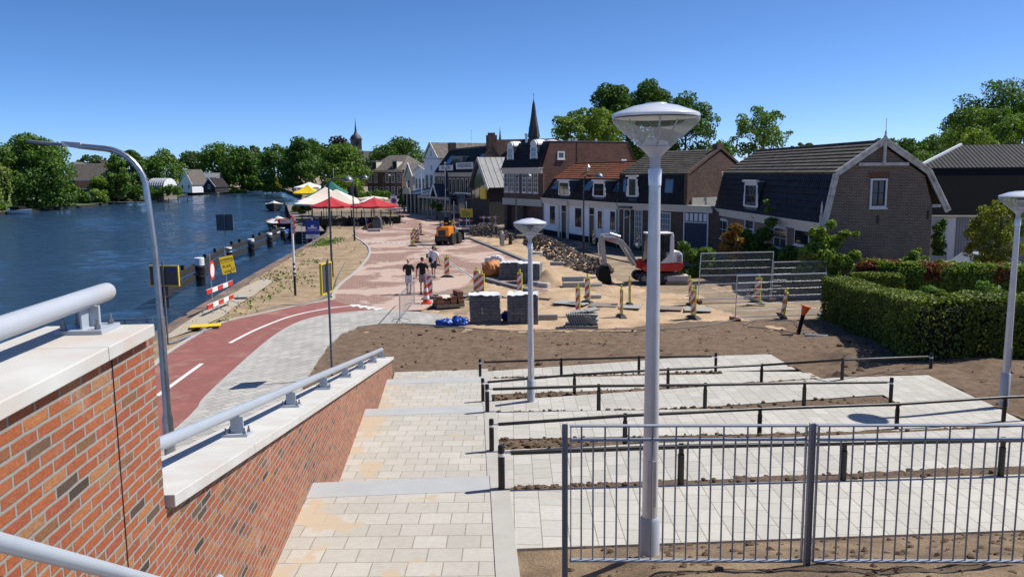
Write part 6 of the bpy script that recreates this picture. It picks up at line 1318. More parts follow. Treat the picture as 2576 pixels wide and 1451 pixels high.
c_ = V((L * .22, -.03, 1.92)); q = thing('round_sign', 'round white no entry sign with red ring on the quay barrier', 'sign', bt.matrix_basis @ c_, bt.rotation_euler.z + R(6)); MB().tube([(0, -.012, 0), (0, .012, 0)], .42, 32).build('disc', M['red'], q); MB().tube([(0, -.016, 0), (0, -.0125, 0)], .30, 32).build('face', M['white'], q); MB().tube([(0, -.0155, 0), (0, -.0122, 0)], .415, 32).build('rim', M['red'], q)
q = thing('detour_sign', 'small tilted yellow detour sign with black lettering on the quay barrier', 'sign', bt.matrix_basis @ V((L * .78, -.07, 1.95)), R(30)); q.rotation_euler.x = R(-4); q.rotation_euler.y = R(-9)
o = MB().bx(-.31, .31, -.012, .012, -.4, .4).build('board', M['yellow'], q, bevel=.01); e = MB(); e.bx(-.28, .28, -.015, -.012, .14, .155); e.build('border', M['black'], o)
for s_, z, sz in (('omleiding', .27, .15), ('A.64', -.05, .2), ('volg', -.28, .2)): lettering(s_, sz, 'lettering', M['black'], o, (0 if z > 0 else -.05, -.014, z), (PI / 2, 0, 0), .002)
lettering('U', .22, 'lettering', M['black'], o, (.2, -.014, -.22), (PI / 2, 0, 0), .002)
A_, B_ = W(1146, 578, .03), W(1190, 580, .03); barrier('road_barrier', 'red and white barrier behind the loader below the yellow text sign', A_, B_, (.25, .95), n=5)
A_, B_ = W(1206, 572, .03), W(1257, 573, .03); barrier('road_barrier', 'red and white barrier in front of the black gabled house', A_, B_, (.3, 1.0), n=7)
p = W(1143, 576, .03); t = thing('round_sign', 'round sign seen from its grey back behind the barrier', 'sign', p, R(-10)); MB().tube([(0, 0, 0), (0, 0, 3.0)], .04, 8).build('post', M['galv'], t); MB().tube([(0, .05, 2.1), (0, .075, 2.1)], .52, 24).build('disc', M['sign_back'], t); MB().tube([(0, .076, 2.1), (0, .08, 2.1)], .54, 24).build('rim', M['red'], t)
p = W(1174, 576, .03); t = thing('text_sign', 'orange yellow text sign on a post between the two far barriers', 'sign', p, R(-10)); MB().tube([(0, .03, 0), (0, .03, 3.0)], .04, 8).build('post', M['galv'], t); o = MB().bx(-.66, .66, -.02, .02, 1.25, 2.15).build('board', M['yellow'], t, bevel=.015); e = MB()
for i, w_ in enumerate((.5, .8, .95, .9, .75)): e.bx(-.52, -.52 + w_, -.024, -.02, 1.9 - i * .12, 1.95 - i * .12)
e.build('text_lines', M['black'], o)
# yellow sign lying on the gravel, pole attached
p = W(517, 822, .1); t = thing('fallen_sign', 'yellow sign board lying flat on the gravel with its grey pole', 'sign', p, R(18)); MB().box((0, 0, .06), (1.15, .62, .025)).build('board', M['yellow'], t, bevel=.01); a = W(545, 821, .08) - p; b = W(426, 863, .08) - p
mi = Matrix.Rotation(R(-18), 4, 'Z'); MB().tube([mi @ a, mi @ b], .035, 8).build('pole', M['galv'], t)
# sign boards seen from behind
def signback(name, label, foot, top, z0, z1, w_, rz, edge='yellow', z=0.0, fmat='sign_back', r=.035):
    p = W(*foot, z); t = thing(name, label, 'sign', p, rz); MB().tube([(0, 0, -.5), (0, 0, top)], r, 8).build('post', M['galv_dark'], t); o = MB().bx(-w_ / 2, w_ / 2, .05, .075, z0, z1).build('board', M[fmat], t)
    e = MB(); k = .035
    e.bx(-w_ / 2 - k, -w_ / 2, .03, .095, z0 - k, z1 + k); e.bx(w_ / 2, w_ / 2 + k, .03, .095, z0 - k, z1 + k); e.bx(-w_ / 2, w_ / 2, .03, .095, z1, z1 + k); e.bx(-w_ / 2, w_ / 2, .03, .095, z0 - k, z0); e.build('edge', M[edge], o); return t, o
t, o = signback('sign_board', 'dark backed yellow edged sign board behind the curved steel lamp', (423, 868), 3.05, 2.18, 2.85, 1.06, R(-8), z=.0); MB().bx(.22, .44, .04, .049, 2.70, 2.79).build('sticker', M['blue_sign'], o)
p = W(571, 662, -1.2); t, o = signback('sign_board', 'grey backed square sign on a post in the water among the white topped piles', (571, 668), 4.3, 2.85, 4.1, 1.35, R(-6), 'galv_dark', -1.2)
t, o = signback('sign_board', 'narrow dark sign seen obliquely on a thin post beside the grey footpath', (836, 956), 3.55, 2.62, 3.45, .7, R(80), z=.03)
# finger post
p = W(743, 743, .03); t = thing('finger_post', 'white finger post with red edged arms and blue striped foot on the verge', 'sign post', p, R(0))
MB().lathe([(.062, 0), (.062, 1.0)], 12).build('foot', M['black'], t); MB().lathe([(.06, 1.0), (.058, 3.9)], 12).build('post', M['white'], t, smooth=True); MB().lathe([(.062, 3.9), (.062, 4.0), (.0, 4.03)], 12).build('cap', M['red'], t)
m_ = MB()
for k in range(3): m_.tube([(0, -.0, 1.05 + k * .24), (.0, .0, 1.16 + k * .24)], .064, 12)
m_.build('blue_band', M['blue_sign'], t)
def finger(x0, x1, z, y, lines, rz=0):
    s = 1 if x1 > x0 else -1; T = Matrix.Rotation(rz, 4, 'Z'); f = mbM(MB().xz([(x0, z - .11), (x1, z - .11), (x1 + s * .09, z), (x1, z + .11), (x0, z + .11)], y - .02, y + .02), T).build('arm', M['white'], t); e = MB()
    e.xz([(x1 - s * .06, z - .12), (x1 + s * .0, z - .12), (x1 + s * .1, z), (x1, z + .12), (x1 - s * .06, z + .12)], y - .024, y + .024); e.bx(x0, x1 - s * .06, y - .023, y + .023, z + .09, z + .12); e.bx(x0, x1 - s * .06, y - .023, y + .023, z - .12, z - .09); mbM(e, T).build('arm_edge', M['red'], f)
    e = MB()
    for k, l in enumerate(lines): a = min(x0, x1) + .1; e.bx(a, a + l, y - .027, y - .02, z + .025 - k * .06, z + .045 - k * .06)
    mbM(e, T).build('arm_text', M['red'], f)
finger(-.06, -.62, 3.72, -.02, (.22, .34)); finger(.06, .62, 3.78, 0, (.3, .4), R(-62)); finger(.06, .62, 3.5, 0, (.3, .25), R(-62)); finger(.06, .62, 3.25, 0, (.4, .3), R(-62))
# ferry sign
p = W(788, 620, .02); t = thing('ferry_sign', 'blue square sign with white boat symbol and 150 m plate on the verge', 'sign', p, R(8)); MB().tube([(0, .05, 0), (0, .05, 2.4)], .045, 8).build('post', M['galv'], t); w_ = .57; o = MB().bx(-w_, w_, -.02, .02, 1.02, 2.2).build('board', M['blue_sign'], t, bevel=.01)
e = MB(); e.xz([(-.42, 1.62), (.42, 1.62), (.32, 1.5), (-.32, 1.5)], -.03, -.022); e.bx(-.12, .12, -.03, -.022, 1.622, 1.8); e.bx(-w_ + .03, w_ - .03, -.03, -.022, 1.34, 1.38); e.build('boat_symbol', M['white'], o)
q = MB().bx(-w_, w_, -.018, .018, .68, 1.01).build('distance_plate', M['white'], t); lettering('150 m', .3, 'lettering', M['black'], q, (0, -.02, .845), (PI / 2, 0, 0), .002)
# mooring piles and fender beams in the water
PF = [(413, 772), (505, 717), (576, 664), (633, 642), (679, 622), (712, 602)]; PT = [692, 648, 622, 601, 586, 573]; PP = []
for i, ((px_, py_), ty) in enumerate(zip(PF, PT)):
    p = W(px_, py_, -1.2); zt = WY(px_, ty, p.y).z; r_ = (.27, .31, .3, .29, .28, .28)[i]; lab = ('smallest mooring pile half behind the steel lamp', 'stoutest mooring pile left of the round no entry sign', 'mooring pile in front of the grey square sign back', 'mooring pile in the middle of the row left of the finger post', 'mooring pile just left of the finger post', 'last mooring pile of the row close to the moored dinghies')[i]
    t = thing('mooring_pile', 'white topped ' + lab, 'pile', p, 0, 'white topped mooring piles'); h = zt + 1.2; PP.append((p, h))
    MB().lathe([(r_, -2), (r_, h * .72)], 20).build('pile_shaft', M['black'], t, smooth=True); MB().lathe([(r_ * 1.01, h * .72), (r_ * 1.01, h - .02), (r_ * .95, h), (0, h + .01)], 20).build('pile_top', M['white'], t, smooth=True)
    for z in (.55, 1.15): MB().lathe([(r_ + .05, z), (r_ + .05, z + .1)], 20).build('clamp', M['wood_dark'], t)
for i in range(5):
    (a, ha), (b, hb) = PP[i], PP[i + 1]; d = b - a; t = thing('fender_beam', ('timber fender beams from the lamp pole to the stoutest pile', 'timber fender beams behind the yellow detour sign', 'timber fender beams right of the grey square sign', 'short timber fender beams left of the finger post', 'farthest timber fender beams behind the finger post')[i], 'fender', a, math.atan2(d.y, d.x), 'timber fenders'); L = d.length
    for z in (.35, 1.0): MB().bx(.25, L - .25, .22, .5, z, z + .38).build('beam', M['wood_dark'], t)
    for x in (L * .33, L * .67): MB().bx(x - .12, x + .12, .26, .46, 1.38, 1.68).build('stub', M['wood_dark'], t)
# crowd barrier
A_, B_ = W(1006, 812, .06), W(1043, 765, .06); d = B_ - A_; L = d.length; t = thing('crowd_barrier', 'galvanised crowd barrier standing across the end of the footpath', 'barrier', A_, math.atan2(d.y, d.x))
m_ = MB(); m_.tube([(.03, 0, .02), (.03, 0, 1.08), (.1, 0, 1.12), (L - .1, 0, 1.12), (L - .03, 0, 1.08), (L - .03, 0, .02)], .02, 8); m_.tube([(.03, 0, .2), (L - .03, 0, .2)], .02, 8); m_.build('frame', M['galv'], t, smooth=True)
for i in range(1, 13): MB().tube([(L * i / 13, 0, .2), (L * i / 13, 0, 1.12)], .009, 6).build('bar', M['galv'], t)
for x in (.35, L - .35): MB().tube([(x, -.38, 0), (x, -.3, .09), (x, 0, .13), (x, .3, .09), (x, .38, 0)], .018, 6).build('foot', M['galv'], t)
# mesh fence panels
def mesh_panel(label, TL, TR, BL, BR, blocks=True, mid=None):
    A_, B_ = W(*BL, 0), W(*BR, 0); d = V((B_.x - A_.x, B_.y - A_.y, 0)); L = d.length; h = .5 * (WY(*TL, A_.y).z + WY(*TR, B_.y).z); lean = math.atan2(WY(*TL, A_.y).x - A_.x, h) * .0
    t = thing('mesh_fence', label, 'fence', A_, math.atan2(d.y, d.x), 'mesh fence panels'); t.rotation_euler.y = 0
    sx = .5 * ((WY(*TL, A_.y).x - A_.x) + (WY(*TR, B_.y).x - B_.x)) * .8; X = lambda x, z: (x + sx * z / h, 0, z)
    m_ = MB(); m_.tube([X(0, -.02), X(0, h)], .022, 8); m_.tube([X(L, -.02), X(L, h)], .022, 8); m_.tube([X(0, h - .02), X(L, h - .02)], .02, 8); m_.tube([X(0, .12), X(L, .12)], .018, 8)
    if mid: m_.tube([X(0, h * mid), X(L, h * mid)], .018, 8)
    m_.build('frame', M['galv'], t, smooth=True); q = MB(); n = int(L / .055)
    for i in range(1, n): q.tube([X(L * i / n, .12), X(L * i / n, h - .02)], .0022, 4, False)
    for i in range(1, 6): q.tube([X(0, .12 + (h - .14) * i / 6), X(L, .12 + (h - .14) * i / 6)], .0055, 4, False)
    q.build('mesh', M['galv'], t)
    if blocks:
        for x in (0.0, L): MB().box((x, 0, .06), (.22, .7, .13)).build('foot_block', M['brick_rust'] if x == 0 else M['kerb_dark'], t, bevel=.015)
mesh_panel('tall mesh fence panel in front of the garden bushes', (1766, 637), (1948, 632), (1755, 760), (1936, 755), mid=.54)
mesh_panel('front mesh fence panel ending at the yew hedge', (1860, 694), (2076, 685), (1849, 806), (2072, 798))
mesh_panel('lower mesh fence panel behind, right of the tall one', (1949, 657), (2080, 657), (1940, 755), (2073, 751))
mesh_panel('rearmost short mesh fence panel beside the arching bush', (2082, 657), (2117, 657), (2078, 738), (2110, 738), False)
# ---------------------------------------------------------------- street lamps with dome heads
def dome_lamp(label, foot, h, arm=.95, rz=0.0, grp='dome lamps along the street'):
    t = thing('dome_lamp', label, 'street lamp', W(*foot, .0), rz, grp)
    MB().lathe([(.085, 0), (.085, .95), (.07, 1.0)], 14).build('foot', M['black'], t, smooth=True); pts = [(0, 0, .95), (0, 0, h * .6), (0, 0, h - .35)]; pr = [.066, .06, .052]
    for k in range(1, 7): a = k / 6 * PI / 2; pts.append((.38 - .38 * math.cos(a), 0, h - .35 + .38 * math.sin(a))); pr.append(.046)
    pts.append((arm, 0, h + .05)); pr.append(.04); MB().tube(pts, pr, 12).build('pole', M['pole_dark'], t, smooth=True)
    MB().lathe([(.30, -.16), (.31, -.12), (.26, .0), (.17, .1), (.07, .15), (.05, .2), (0, .21)], 20, (arm + .2, 0, h + .02)).build('lamp_dome', M['galv_dark'], t, smooth=True); MB().lathe([(.0, -.2), (.2, -.19), (.29, -.158)], 20, (arm + .2, 0, h + .02)).build('diffuser', M['lead_white'], t, smooth=True); return t
d1 = dome_lamp('front dome lamp on the verge between ferry sign and square', (836, 697), 5.75, rz=0)
dup(d1, W(892, 606), 0, 'second dome lamp on the verge in front of the terrace'); dup(d1, W(1468, 640), R(4), 'dome lamp in front of the white house doors'); dup(d1, W(1299, 606), R(6), 'dome lamp in front of the red brick mansard building')
for (fx, fy, rz, lab) in ((967, 520, 0, 'far dome lamp left of the corner house door'), (1004, 518, 0, 'far dome lamp in front of the corner house right windows'), (996, 520, 180, 'far dome lamp turned left before the corner house'), (834, 505, 180, 'far dome lamp over the green tent roof'), (842, 500, 0, 'farthest dome lamp right of the white pole on the terrace')): dup(d1, W(fx, fy), R(rz), lab)
def flagpole(label, foot, h, flag=None, r=.06):
    t = thing('flagpole', label, 'flagpole', W(*foot, 0), 0, 'flagpoles'); MB().lathe([(r, 0), (r * .55, h)], 10).build('pole', M['white'], t, smooth=True); MB().ball((0, 0, h + .06), .1, 10, 6).build('knob', M['canvas_cream'], t, smooth=True)
    if flag: MB().add([(.05, 0, h - .5), (.35, .06, h - 1.2), (.5, .02, h - 2.4), (.3, -.05, h - 3.2), (.05, 0, h - 3.0), (.12, .08, h - 1.6)], [(0, 1, 5), (1, 2, 5), (2, 3, 5), (3, 4, 5), (4, 0, 5)]).build('flag', M[flag], t)
flagpole('white flagpole with limp dark flag before the brasserie', (1122, 551), 7.3, 'navy'); flagpole('white flagpole left of the brasserie conservatory', (1062, 538), 7.2); flagpole('white flagpole with gilded knob in the garden of the gable house', (1812, 636), 5.8, r=.07); flagpole('thin white pole rising among the terrace parasols', (842, 522), 6.8); flagpole('bare mast behind the brasserie roof', (1189, 520), 13.5)
# ---------------------------------------------------------------- bollards
def bollard(label, foot, kind='black'):
    t = thing('bollard', label, 'bollard', W(*foot, .03), R(20), 'street bollards')
    if kind == 'black': MB().lathe([(.12, 0), (.12, .12), (.09, .15), (.075, .75), (.095, .8), (.095, .86), (.05, .95), (0, .98)], 12).build('post', M['black'], t, smooth=True)
    elif kind == 'stone': MB().bx(-.16, .16, -.16, .16, 0, .95).build('post', M['stone_grey'], t, bevel=.02); MB().lathe([(.13, .95), (.13, 1.08), (.08, 1.15), (0, 1.17)], 12).build('cap', M['stone_light'], t, smooth=True)
    else: MB().lathe([(.17, 0), (.16, .8), (.14, .86), (0, .87)], 10).build('post', M['wood_dark'], t)
for f_, l_ in (((1406, 592), 'black iron bollard left of the white house front door'), ((1455, 600), 'black iron bollard below the white house second window'), ((1475, 604), 'black iron bollard left of the white house narrow door'), ((1425, 594), 'black iron bollard right of the white house front door')): bollard(l_, f_)
bollard('grey stone bollard with pale round cap beside the brick heap', (1263, 616), 'stone'); bollard('weathered dark wooden stump in the brick heap', (1284, 614), 'wood')
p = W(950, 578, .03); t = thing('waste_container', 'dark grey arched waste container in front of the terrace screens', 'container', p, R(-5)); n = 10
MB().xz([(-.48, 0), (.48, 0), (.46, .8)] + [(.46 * math.cos(PI * i / n), .8 + .72 * math.sin(PI * i / n)) for i in range(1, n)] + [(-.46, .8)], -.4, .4).build('shell', M['sign_back'], t, bevel=.02); MB().bx(-.18, .18, -.415, -.4, .85, 1.05).build('label_plate', M['canvas_green'], t); MB().bx(-.3, .3, -.42, -.4, 1.12, 1.25).build('slot', M['black'], t)
p = W(942, 583, .03); t = thing('kerb_block', 'pale perforated concrete beam lying before the waste container', 'kerb block', p, R(4)); MB().box((0, 0, .16), (1.3, .4, .3)).build('block', M['stone_light'], t, bevel=.01); m_ = MB()
for i in range(10): m_.box((-.57 + i * .126, -.203, .16), (.05, .01, .12))
m_.build('hole', M['black'], t)
# ---------------------------------------------------------------- stacks of paving
def pallet(par, w_, d_, z=0.0):
    m_ = MB()
    for i in range(5): m_.bx(-w_ / 2 + i * w_ / 5 + .02, -w_ / 2 + (i + 1) * w_ / 5 - .02, -d_ / 2, d_ / 2, z + .1, z + .125)
    for y in (-d_ / 2 + .06, 0, d_ / 2 - .06): m_.bx(-w_ / 2, w_ / 2, y - .05, y + .05, z, z + .098)
    return m_.build('pallet', M['wood_grey'], par)
def paver_pack(label, foot, w_, d_, h, rz, lean=0.0):
    t = thing('paver_pack', label, 'paving stack', W(*foot, 0), rz, 'wrapped packs of grey pavers'); pallet(t, w_ + .04, d_ + .04); n = 7; rr = random.Random(int(foot[0]))
    for i in range(n):
        z0 = .13 + (h - .13) * i / n; m_ = MB(); k = int(w_ / .21); j = lean * i / n
        for a in range(k):
            for b in range(max(2, int(d_ / .21))):
                if (0 < a < k - 1) and 0 < b < int(d_ / .21) - 1 and i < n - 1: continue
                m_.box((-w_ / 2 + (a + .5) * w_ / k + rr.uniform(-.012, .012) + j, -d_ / 2 + (b + .5) * d_ / max(2, int(d_ / .21)) + rr.uniform(-.012, .012), z0 + (h - .13) / n / 2), (w_ / k - .012, d_ / max(2, int(d_ / .21)) - .012, (h - .13) / n - .012))
        m_.build('paver_layer', M['paver_blue'], t)
    nx = 10; top = MB(); vs = []
    for iy in range(nx + 1):
        for ix in range(nx + 1):
            x = -w_ / 2 - .02 + (w_ + .04) * ix / nx; y = -d_ / 2 - .02 + (d_ + .04) * iy / nx; vs.append((x + lean, y, h + .03 + .05 * abs(fbm(x + foot[0], y, 3, 4)) + (.07 if ix in (0, nx) or iy in (0, nx) else 0) * rr.random()))
    top.v = vs; top.f = [(a, a + 1, a + nx + 2, a + nx + 1) for j in range(nx) for a in range(j * (nx + 1), j * (nx + 1) + nx)]; 
    top.build('film_top', M['white_film'], t, smooth=True)
    m_ = MB(); e = .015
    for s in (-1, 1): m_.face([(s * (w_ / 2 + e), -d_ / 2 - e, .13), (s * (w_ / 2 + e), d_ / 2 + e, .13), (s * (w_ / 2 + e) + lean, d_ / 2 + e, h + .05), (s * (w_ / 2 + e) + lean, -d_ / 2 - e, h + .05)]); m_.face([(-w_ / 2 - e, s * (d_ / 2 + e), .13), (w_ / 2 + e, s * (d_ / 2 + e), .13), (w_ / 2 + e + lean, s * (d_ / 2 + e), h + .05), (-w_ / 2 - e + lean, s * (d_ / 2 + e), h + .05)])
    m_.build('film_side', M['plastic_wrap'], t)
paver_pack('left film wrapped pack of dark pavers on the sand beside blue tarps', (1222, 812), 1.22, 1.0, 1.12, R(2), -.05); paver_pack('right film wrapped pack of dark pavers behind the small lamp pole', (1316, 812), 1.2, 1.0, 1.14, R(-3)); paver_pack('far wrapped paver pack directly right of the orange bag', (1285, 703), 1.15, 1.0, .95, R(-14), .06); paver_pack('far wrapped paver pack behind the small lamp neck', (1334, 712), 1.2, 1.0, 1.05, R(-12))
def blockpile(name, cat, label, items, mat, group, bevel=.012):
    proto = {}
    for i, (c, s, rz, *rest) in enumerate(items):
        o = MB().box((0, 0, 0), s).build(name, M[rest[0] if rest else mat], None, bevel=bevel); o.location = V(c); o.rotation_euler = (R(rnd.uniform(-1, 1)), R(rnd.uniform(-1.5, 1.5)) if len(rest) < 2 else R(rest[1]), rz); tag(o, label, cat, group)
p = W(1128, 770, .03); t = thing('wooden_pallet', 'low wooden pallet under the dark red bricks', 'pallet', p, R(20)); pallet(t, 1.3, .9); its = []
T = Matrix.Translation(p) @ Matrix.Rotation(R(20), 4, 'Z')
for lv in range(3):
    for a in range(4):
        for b in range(2):
            if lv == 1 and (a == 1 or (a == 0 and b == 1)): continue
            if lv == 2 and a != 3: continue
            if lv == 0 and a == 4: continue
            its.append((T @ V((-.48 + a * .32 + rnd.uniform(-.02, .02), -.2 + b * .4 + rnd.uniform(-.03, .03), .225 + lv * .19)), (.28, .36, .18), R(20 + rnd.uniform(-5, 5))))
blockpile('brick_bundle', 'bricks', 'dark red bundle of bricks stacked on the low wooden pallet', its, 'brick_rust', 'red brick bundles on the pallet')
o = MB().add([(-.5, -.3, 0), (.2, -.4, .05), (.35, .2, .02), (-.4, .3, .06), (0, 0, .12)], [(0, 1, 4), (1, 2, 4), (2, 3, 4), (3, 0, 4)]).build('paper_sheet', M['canvas_cream']); o.location = T @ V((-.05, 0, .42)); tag(o, 'torn pale paper sheet on the dark red brick pallet', 'paper')
# kerb blocks lying about
KB = 'grey kerb blocks lying in the sand'
for i, (px_, py_, s, rz, mt, z, lab) in enumerate(((1443, 722, (1.15, .3, .26), 6, 'stone_grey', .13, 'lower of two stacked long grey kerb blocks'), (1441, 720, (1.15, .3, .26), 5, 'stone_grey', .40, 'upper of two stacked long grey kerb blocks'), (1493, 722, (.9, .28, .2), -4, 'stone_light', .1, 'pale kerb block right of the stacked pair'), (1402, 668, (.9, .35, .25), -20, 'stone_grey', .12, 'rounded kerb block at the foot of the long brick heap'), (1352, 640, (.9, .6, .2), -30, 'stone_light', .1, 'pair sized pale slab beside the small lamp head'), (1492, 750, (.8, .25, .2), -6, 'stone_light', .08, 'short pale block behind the edge on beacon'), (1470, 700, (1.4, .25, .12), -3, 'stone_light', .06, 'flat pale kerb in front of the excavator bucket'), (1372, 805, (1.0, .25, .25), 2, 'stone_grey', .12, 'kerb block right of the wrapped pavers'), (1160, 598, (.8, .5, .12), 0, 'lead_white', .06, 'white slab lying beside the orange loader wheel'), (1356, 714, (.7, .4, .3), 25, 'stone_grey', .15, 'grey block left of the sand mound'), (1342, 720, (.6, .35, .25), -10, 'stone_grey', .13, 'small grey block behind the small lamp pole'), (1368, 724, (.7, .3, .28), -40, 'stone_light', .13, 'angled pale block nearest the sand mound'))):
    o = MB().box((0, 0, 0), s).build('kerb_block', M[mt], None, bevel=.02); o.location = W(px_, py_, 0) + V((0, 0, z)); o.rotation_euler = (0, 0, R(rz)); tag(o, lab, 'kerb block', KB)
def slabs(name, label, foot, rz, n, s, mat, group, jx=.15, pal=True, start=.13, cat='paving slab'):
    p = W(*foot, 0); T = Matrix.Translation(p) @ Matrix.Rotation(rz, 4, 'Z')
    if pal: t = thing('wooden_pallet', 'wooden pallet under ' + label, 'pallet', p, rz); pallet(t, 1.3, 1.0)
    k = 0
    for (x, y, z, rx, ry, r2) in n:
        o = MB().box((0, 0, 0), s).build(name, M[mat], None, bevel=.008); o.location = T @ V((x, y, z + start)); o.rotation_euler = (R(rx), R(ry), rz + R(r2)); tag(o, 'grey slab among ' + label, cat, group); k += 1
it = [(-.5 + .095 * i, -.15, .2, 0, 68 if i < 8 else 40, 0) for i in range(11)] + [(.35 + rnd.uniform(-.1, .1), -.1 + .35 * (i % 2), .05 + .07 * (i // 2), rnd.uniform(-3, 3), rnd.uniform(-4, 4), rnd.uniform(-15, 15)) for i in range(12)] + [(-.2 + .2 * i, .1, .46 + .03 * i, 4, -8, 10 * i) for i in range(4)]
slabs('paving_slab', 'the jumbled slabs on the pallet by the soil edge', (1463, 822), R(-6), it, (.5, .4, .055), 'stone_grey', 'jumbled grey slabs on the pallet')
it = [(-.4 + .2 * i, .2 * (i % 2), .06 + .1 * (j), 0, rnd.uniform(-6, 6), rnd.uniform(-9, 9)) for i in range(5) for j in range(3)] + [(.1 * i, .05, .38, 0, rnd.uniform(-12, 12), 20 * i) for i in range(4)]
slabs('paving_slab', 'the pale tile pile behind the orange bag', (1243, 664), R(-14), it, (.4, .4, .09), 'lead_white', 'pale tiles piled behind the orange bag')
p = W(1703, 712, 0); t = thing('wooden_pallet', 'low pallet carrying one big pale slab pack behind the big lamp pole', 'pallet', p, R(-4)); pallet(t, 1.35, 1.0); o = MB().box((0, 0, 0), (1.15, .8, .32)).build('slab_pack', M['stone_light'], None, bevel=.02); o.location = p + V((0, 0, .29)); o.rotation_euler = (0, 0, R(-4)); tag(o, 'big pale concrete slab pack on the low pallet by the excavator', 'slab pack')
# orange bag and blue tarps
def lump(name, label, cat, loc, r, mat, seed, fold=.35, rz=0):
    bm = bmesh.new(); bmesh.ops.create_icosphere(bm, subdivisions=4, radius=1)
    for v in bm.verts:
        d = v.co.normalized(); k = 1 + fold * mnoise.fractal(d * 1.6 + V((seed, 0, 0)), .8, 2.2, 4) + .06 * math.sin(14 * math.atan2(d.y, d.x) + 5 * d.z); v.co = V((d.x * r[0] * k, d.y * r[1] * k, max(-.02, (d.z * .5 + .42) * r[2] * (k if d.z > 0 else 1))))
    me = bpy.data.meshes.new(name); bm.to_mesh(me); bm.free(); me.materials.append(M[mat])
    for q in me.polygons: q.use_smooth = True
    o = bpy.data.objects.new(name, me); COL.objects.link(o); o.location = V(loc); o.rotation_euler = (0, 0, rz); return tag(o, label, cat)
p = W(1238, 699, .0); t = thing('wooden_pallet', 'dark pallet under the orange bag', 'pallet', p, R(-14)); pallet(t, 1.3, 1.0); lump('big_bag', 'slumped orange bulk bag on a dark pallet beside the far paver packs', 'bulk bag', p + V((0, 0, .12)), (.62, .55, .95), 'tarp_orange', 3, .2)
lump('tarp', 'crumpled blue tarp lying left of the near wrapped pavers', 'tarp', W(1122, 820, .02), (.36, .25, .3), 'blue_tarp', 7, .34); lump('tarp', 'larger crumpled blue tarp touching the near wrapped pavers', 'tarp', W(1157, 819, .02), (.34, .27, .4), 'blue_tarp', 9, .34); lump('tarp', 'bit of blue tarp between the two wrapped paver packs', 'tarp', W(1271, 806, .02), (.16, .2, .4), 'blue_tarp', 11, .4)
# loose bricks: the nearest 300 are objects, the deep part of the heap is one mass
hp = [W(1190, 590, 0), W(1240, 592, 0), W(1300, 606, 0), W(1360, 625, 0), W(1420, 648, 0), W(1480, 672, 0), W(1518, 688, 0)]; HP = smooth_line([(p.x, p.y) for p in hp], 12); br = []
rb = random.Random(4)
for i in range(1500):
    k = rb.random(); s = k * (len(HP) - 2); a = HP[int(s)]; b = HP[int(s) + 1]; q = a.lerp(b, s - int(s)); d = (b - a).normalized(); u = rb.uniform(-1, 1); wd_ = 1.25 * (.75 + .5 * math.sin(9 * k + 1)); hh = (.75 + .3 * math.sin(14 * k)) * (1 - abs(u) ** 1.5) * min(1, 6 * (1 - k) + .3)
    br.append((q.x - d.y * u * wd_, q.y + d.x * u * wd_, max(.04, hh + rb.uniform(-.06, .05)), rb.uniform(0, 6.28), rb.uniform(-.9, .9), rb.uniform(-.7, .7)))
br.sort(key=lambda b: b[1] - 1.5 * b[2]); bp_ = [MB().box((0, 0, 0), (.22, .11, .075)).build('loose_brick', M['brick_dark'], None, bevel=.006), None]
first = True; heap = MB()
for i, (x, y, z, a, b, c) in enumerate(br):
    if i < 285:
        o = bp_[0] if first else bp_[0].copy()
        if not first: COL.objects.link(o)
        first = False; o.location = (x, y, z); o.rotation_euler = (b, c, a); tag(o, 'dark old clay brick lying loose in the long brick heap', 'brick', 'loose bricks of the long heap')
    else: heap.box((x, y, z), (.22, .11, .075), M=Matrix.Rotation(a, 4, 'Z') @ Matrix.Rotation(b, 4, 'X') @ Matrix.Rotation(c, 4, 'Y'))
o = heap.build('brick_heap', M['brick_dark']); tag(o, 'long heap of old dark clay bricks across the sand', 'brick heap', None, 'stuff')
h2 = MB()
for i in range(170):
    p = W(rb.uniform(1880, 2000), rb.uniform(722, 752), 0); 
    if p.y > 44: continue
    h2.box((p.x, p.y, .05 + .2 * max(0, 1 - abs(p.x - 11.8) / 1.3) * rb.random()), (.22, .11, .075), M=Matrix.Rotation(rb.uniform(0, 6), 4, 'Z') @ Matrix.Rotation(rb.uniform(-.6, .6), 4, 'X'))
tag(h2.build('brick_heap', M['brick_dark']), 'small scatter of broken bricks behind the mesh fence', 'brick heap', None, 'stuff')
h3 = MB()
for i in range(140):
    p = W(928, 579, 0); r_ = rb.random() ** .5; a = rb.uniform(0, 6.28); h3.box((p.x + .85 * r_ * math.cos(a), p.y + .5 + .7 * r_ * math.sin(a), .05 + (1 - r_) * .9 * rb.uniform(.5, 1)), (.24, .12, .09), M=Matrix.Rotation(rb.uniform(0, 6), 4, 'Z') @ Matrix.Rotation(rb.uniform(-.8, .8), 4, 'X'))
tag(h3.build('brick_heap', M['brick_rust']), 'brown heap of paving bricks left of the waste container', 'brick heap', None, 'stuff')
# sand mounds
def mound(label, foot, rx, ry, h, seed, mat='sand'):
    p = W(*foot, 0); f = lambda x, y: h * max(0, 1 - math.sqrt((x / rx) ** 2 + (y / ry) ** 2)) ** .85 * (1 + .25 * fbm(x + seed, y, 1.4, seed)) - .04 + .03 * fbm(x, y, 5, seed); o = grid('sand_mound', -rx, rx, -ry, ry, .1, f, M[mat]); o.location = p; struct(o)
mound('', (1385, 712), 1.4, 1.2, .85, 1); mound('', (1395, 748), 2.2, .9, .4, 2); mound('', (1115, 604), 1.9, 1.4, .25, 3); mound('', (1870, 726), 1.5, .9, .35, 4); mound('', (1330, 612), 2.2, 1.5, .6, 5); mound('', (1640, 745), 2.5, .8, .22, 6); mound('', (1530, 730), 2.0, .9, .3, 7)
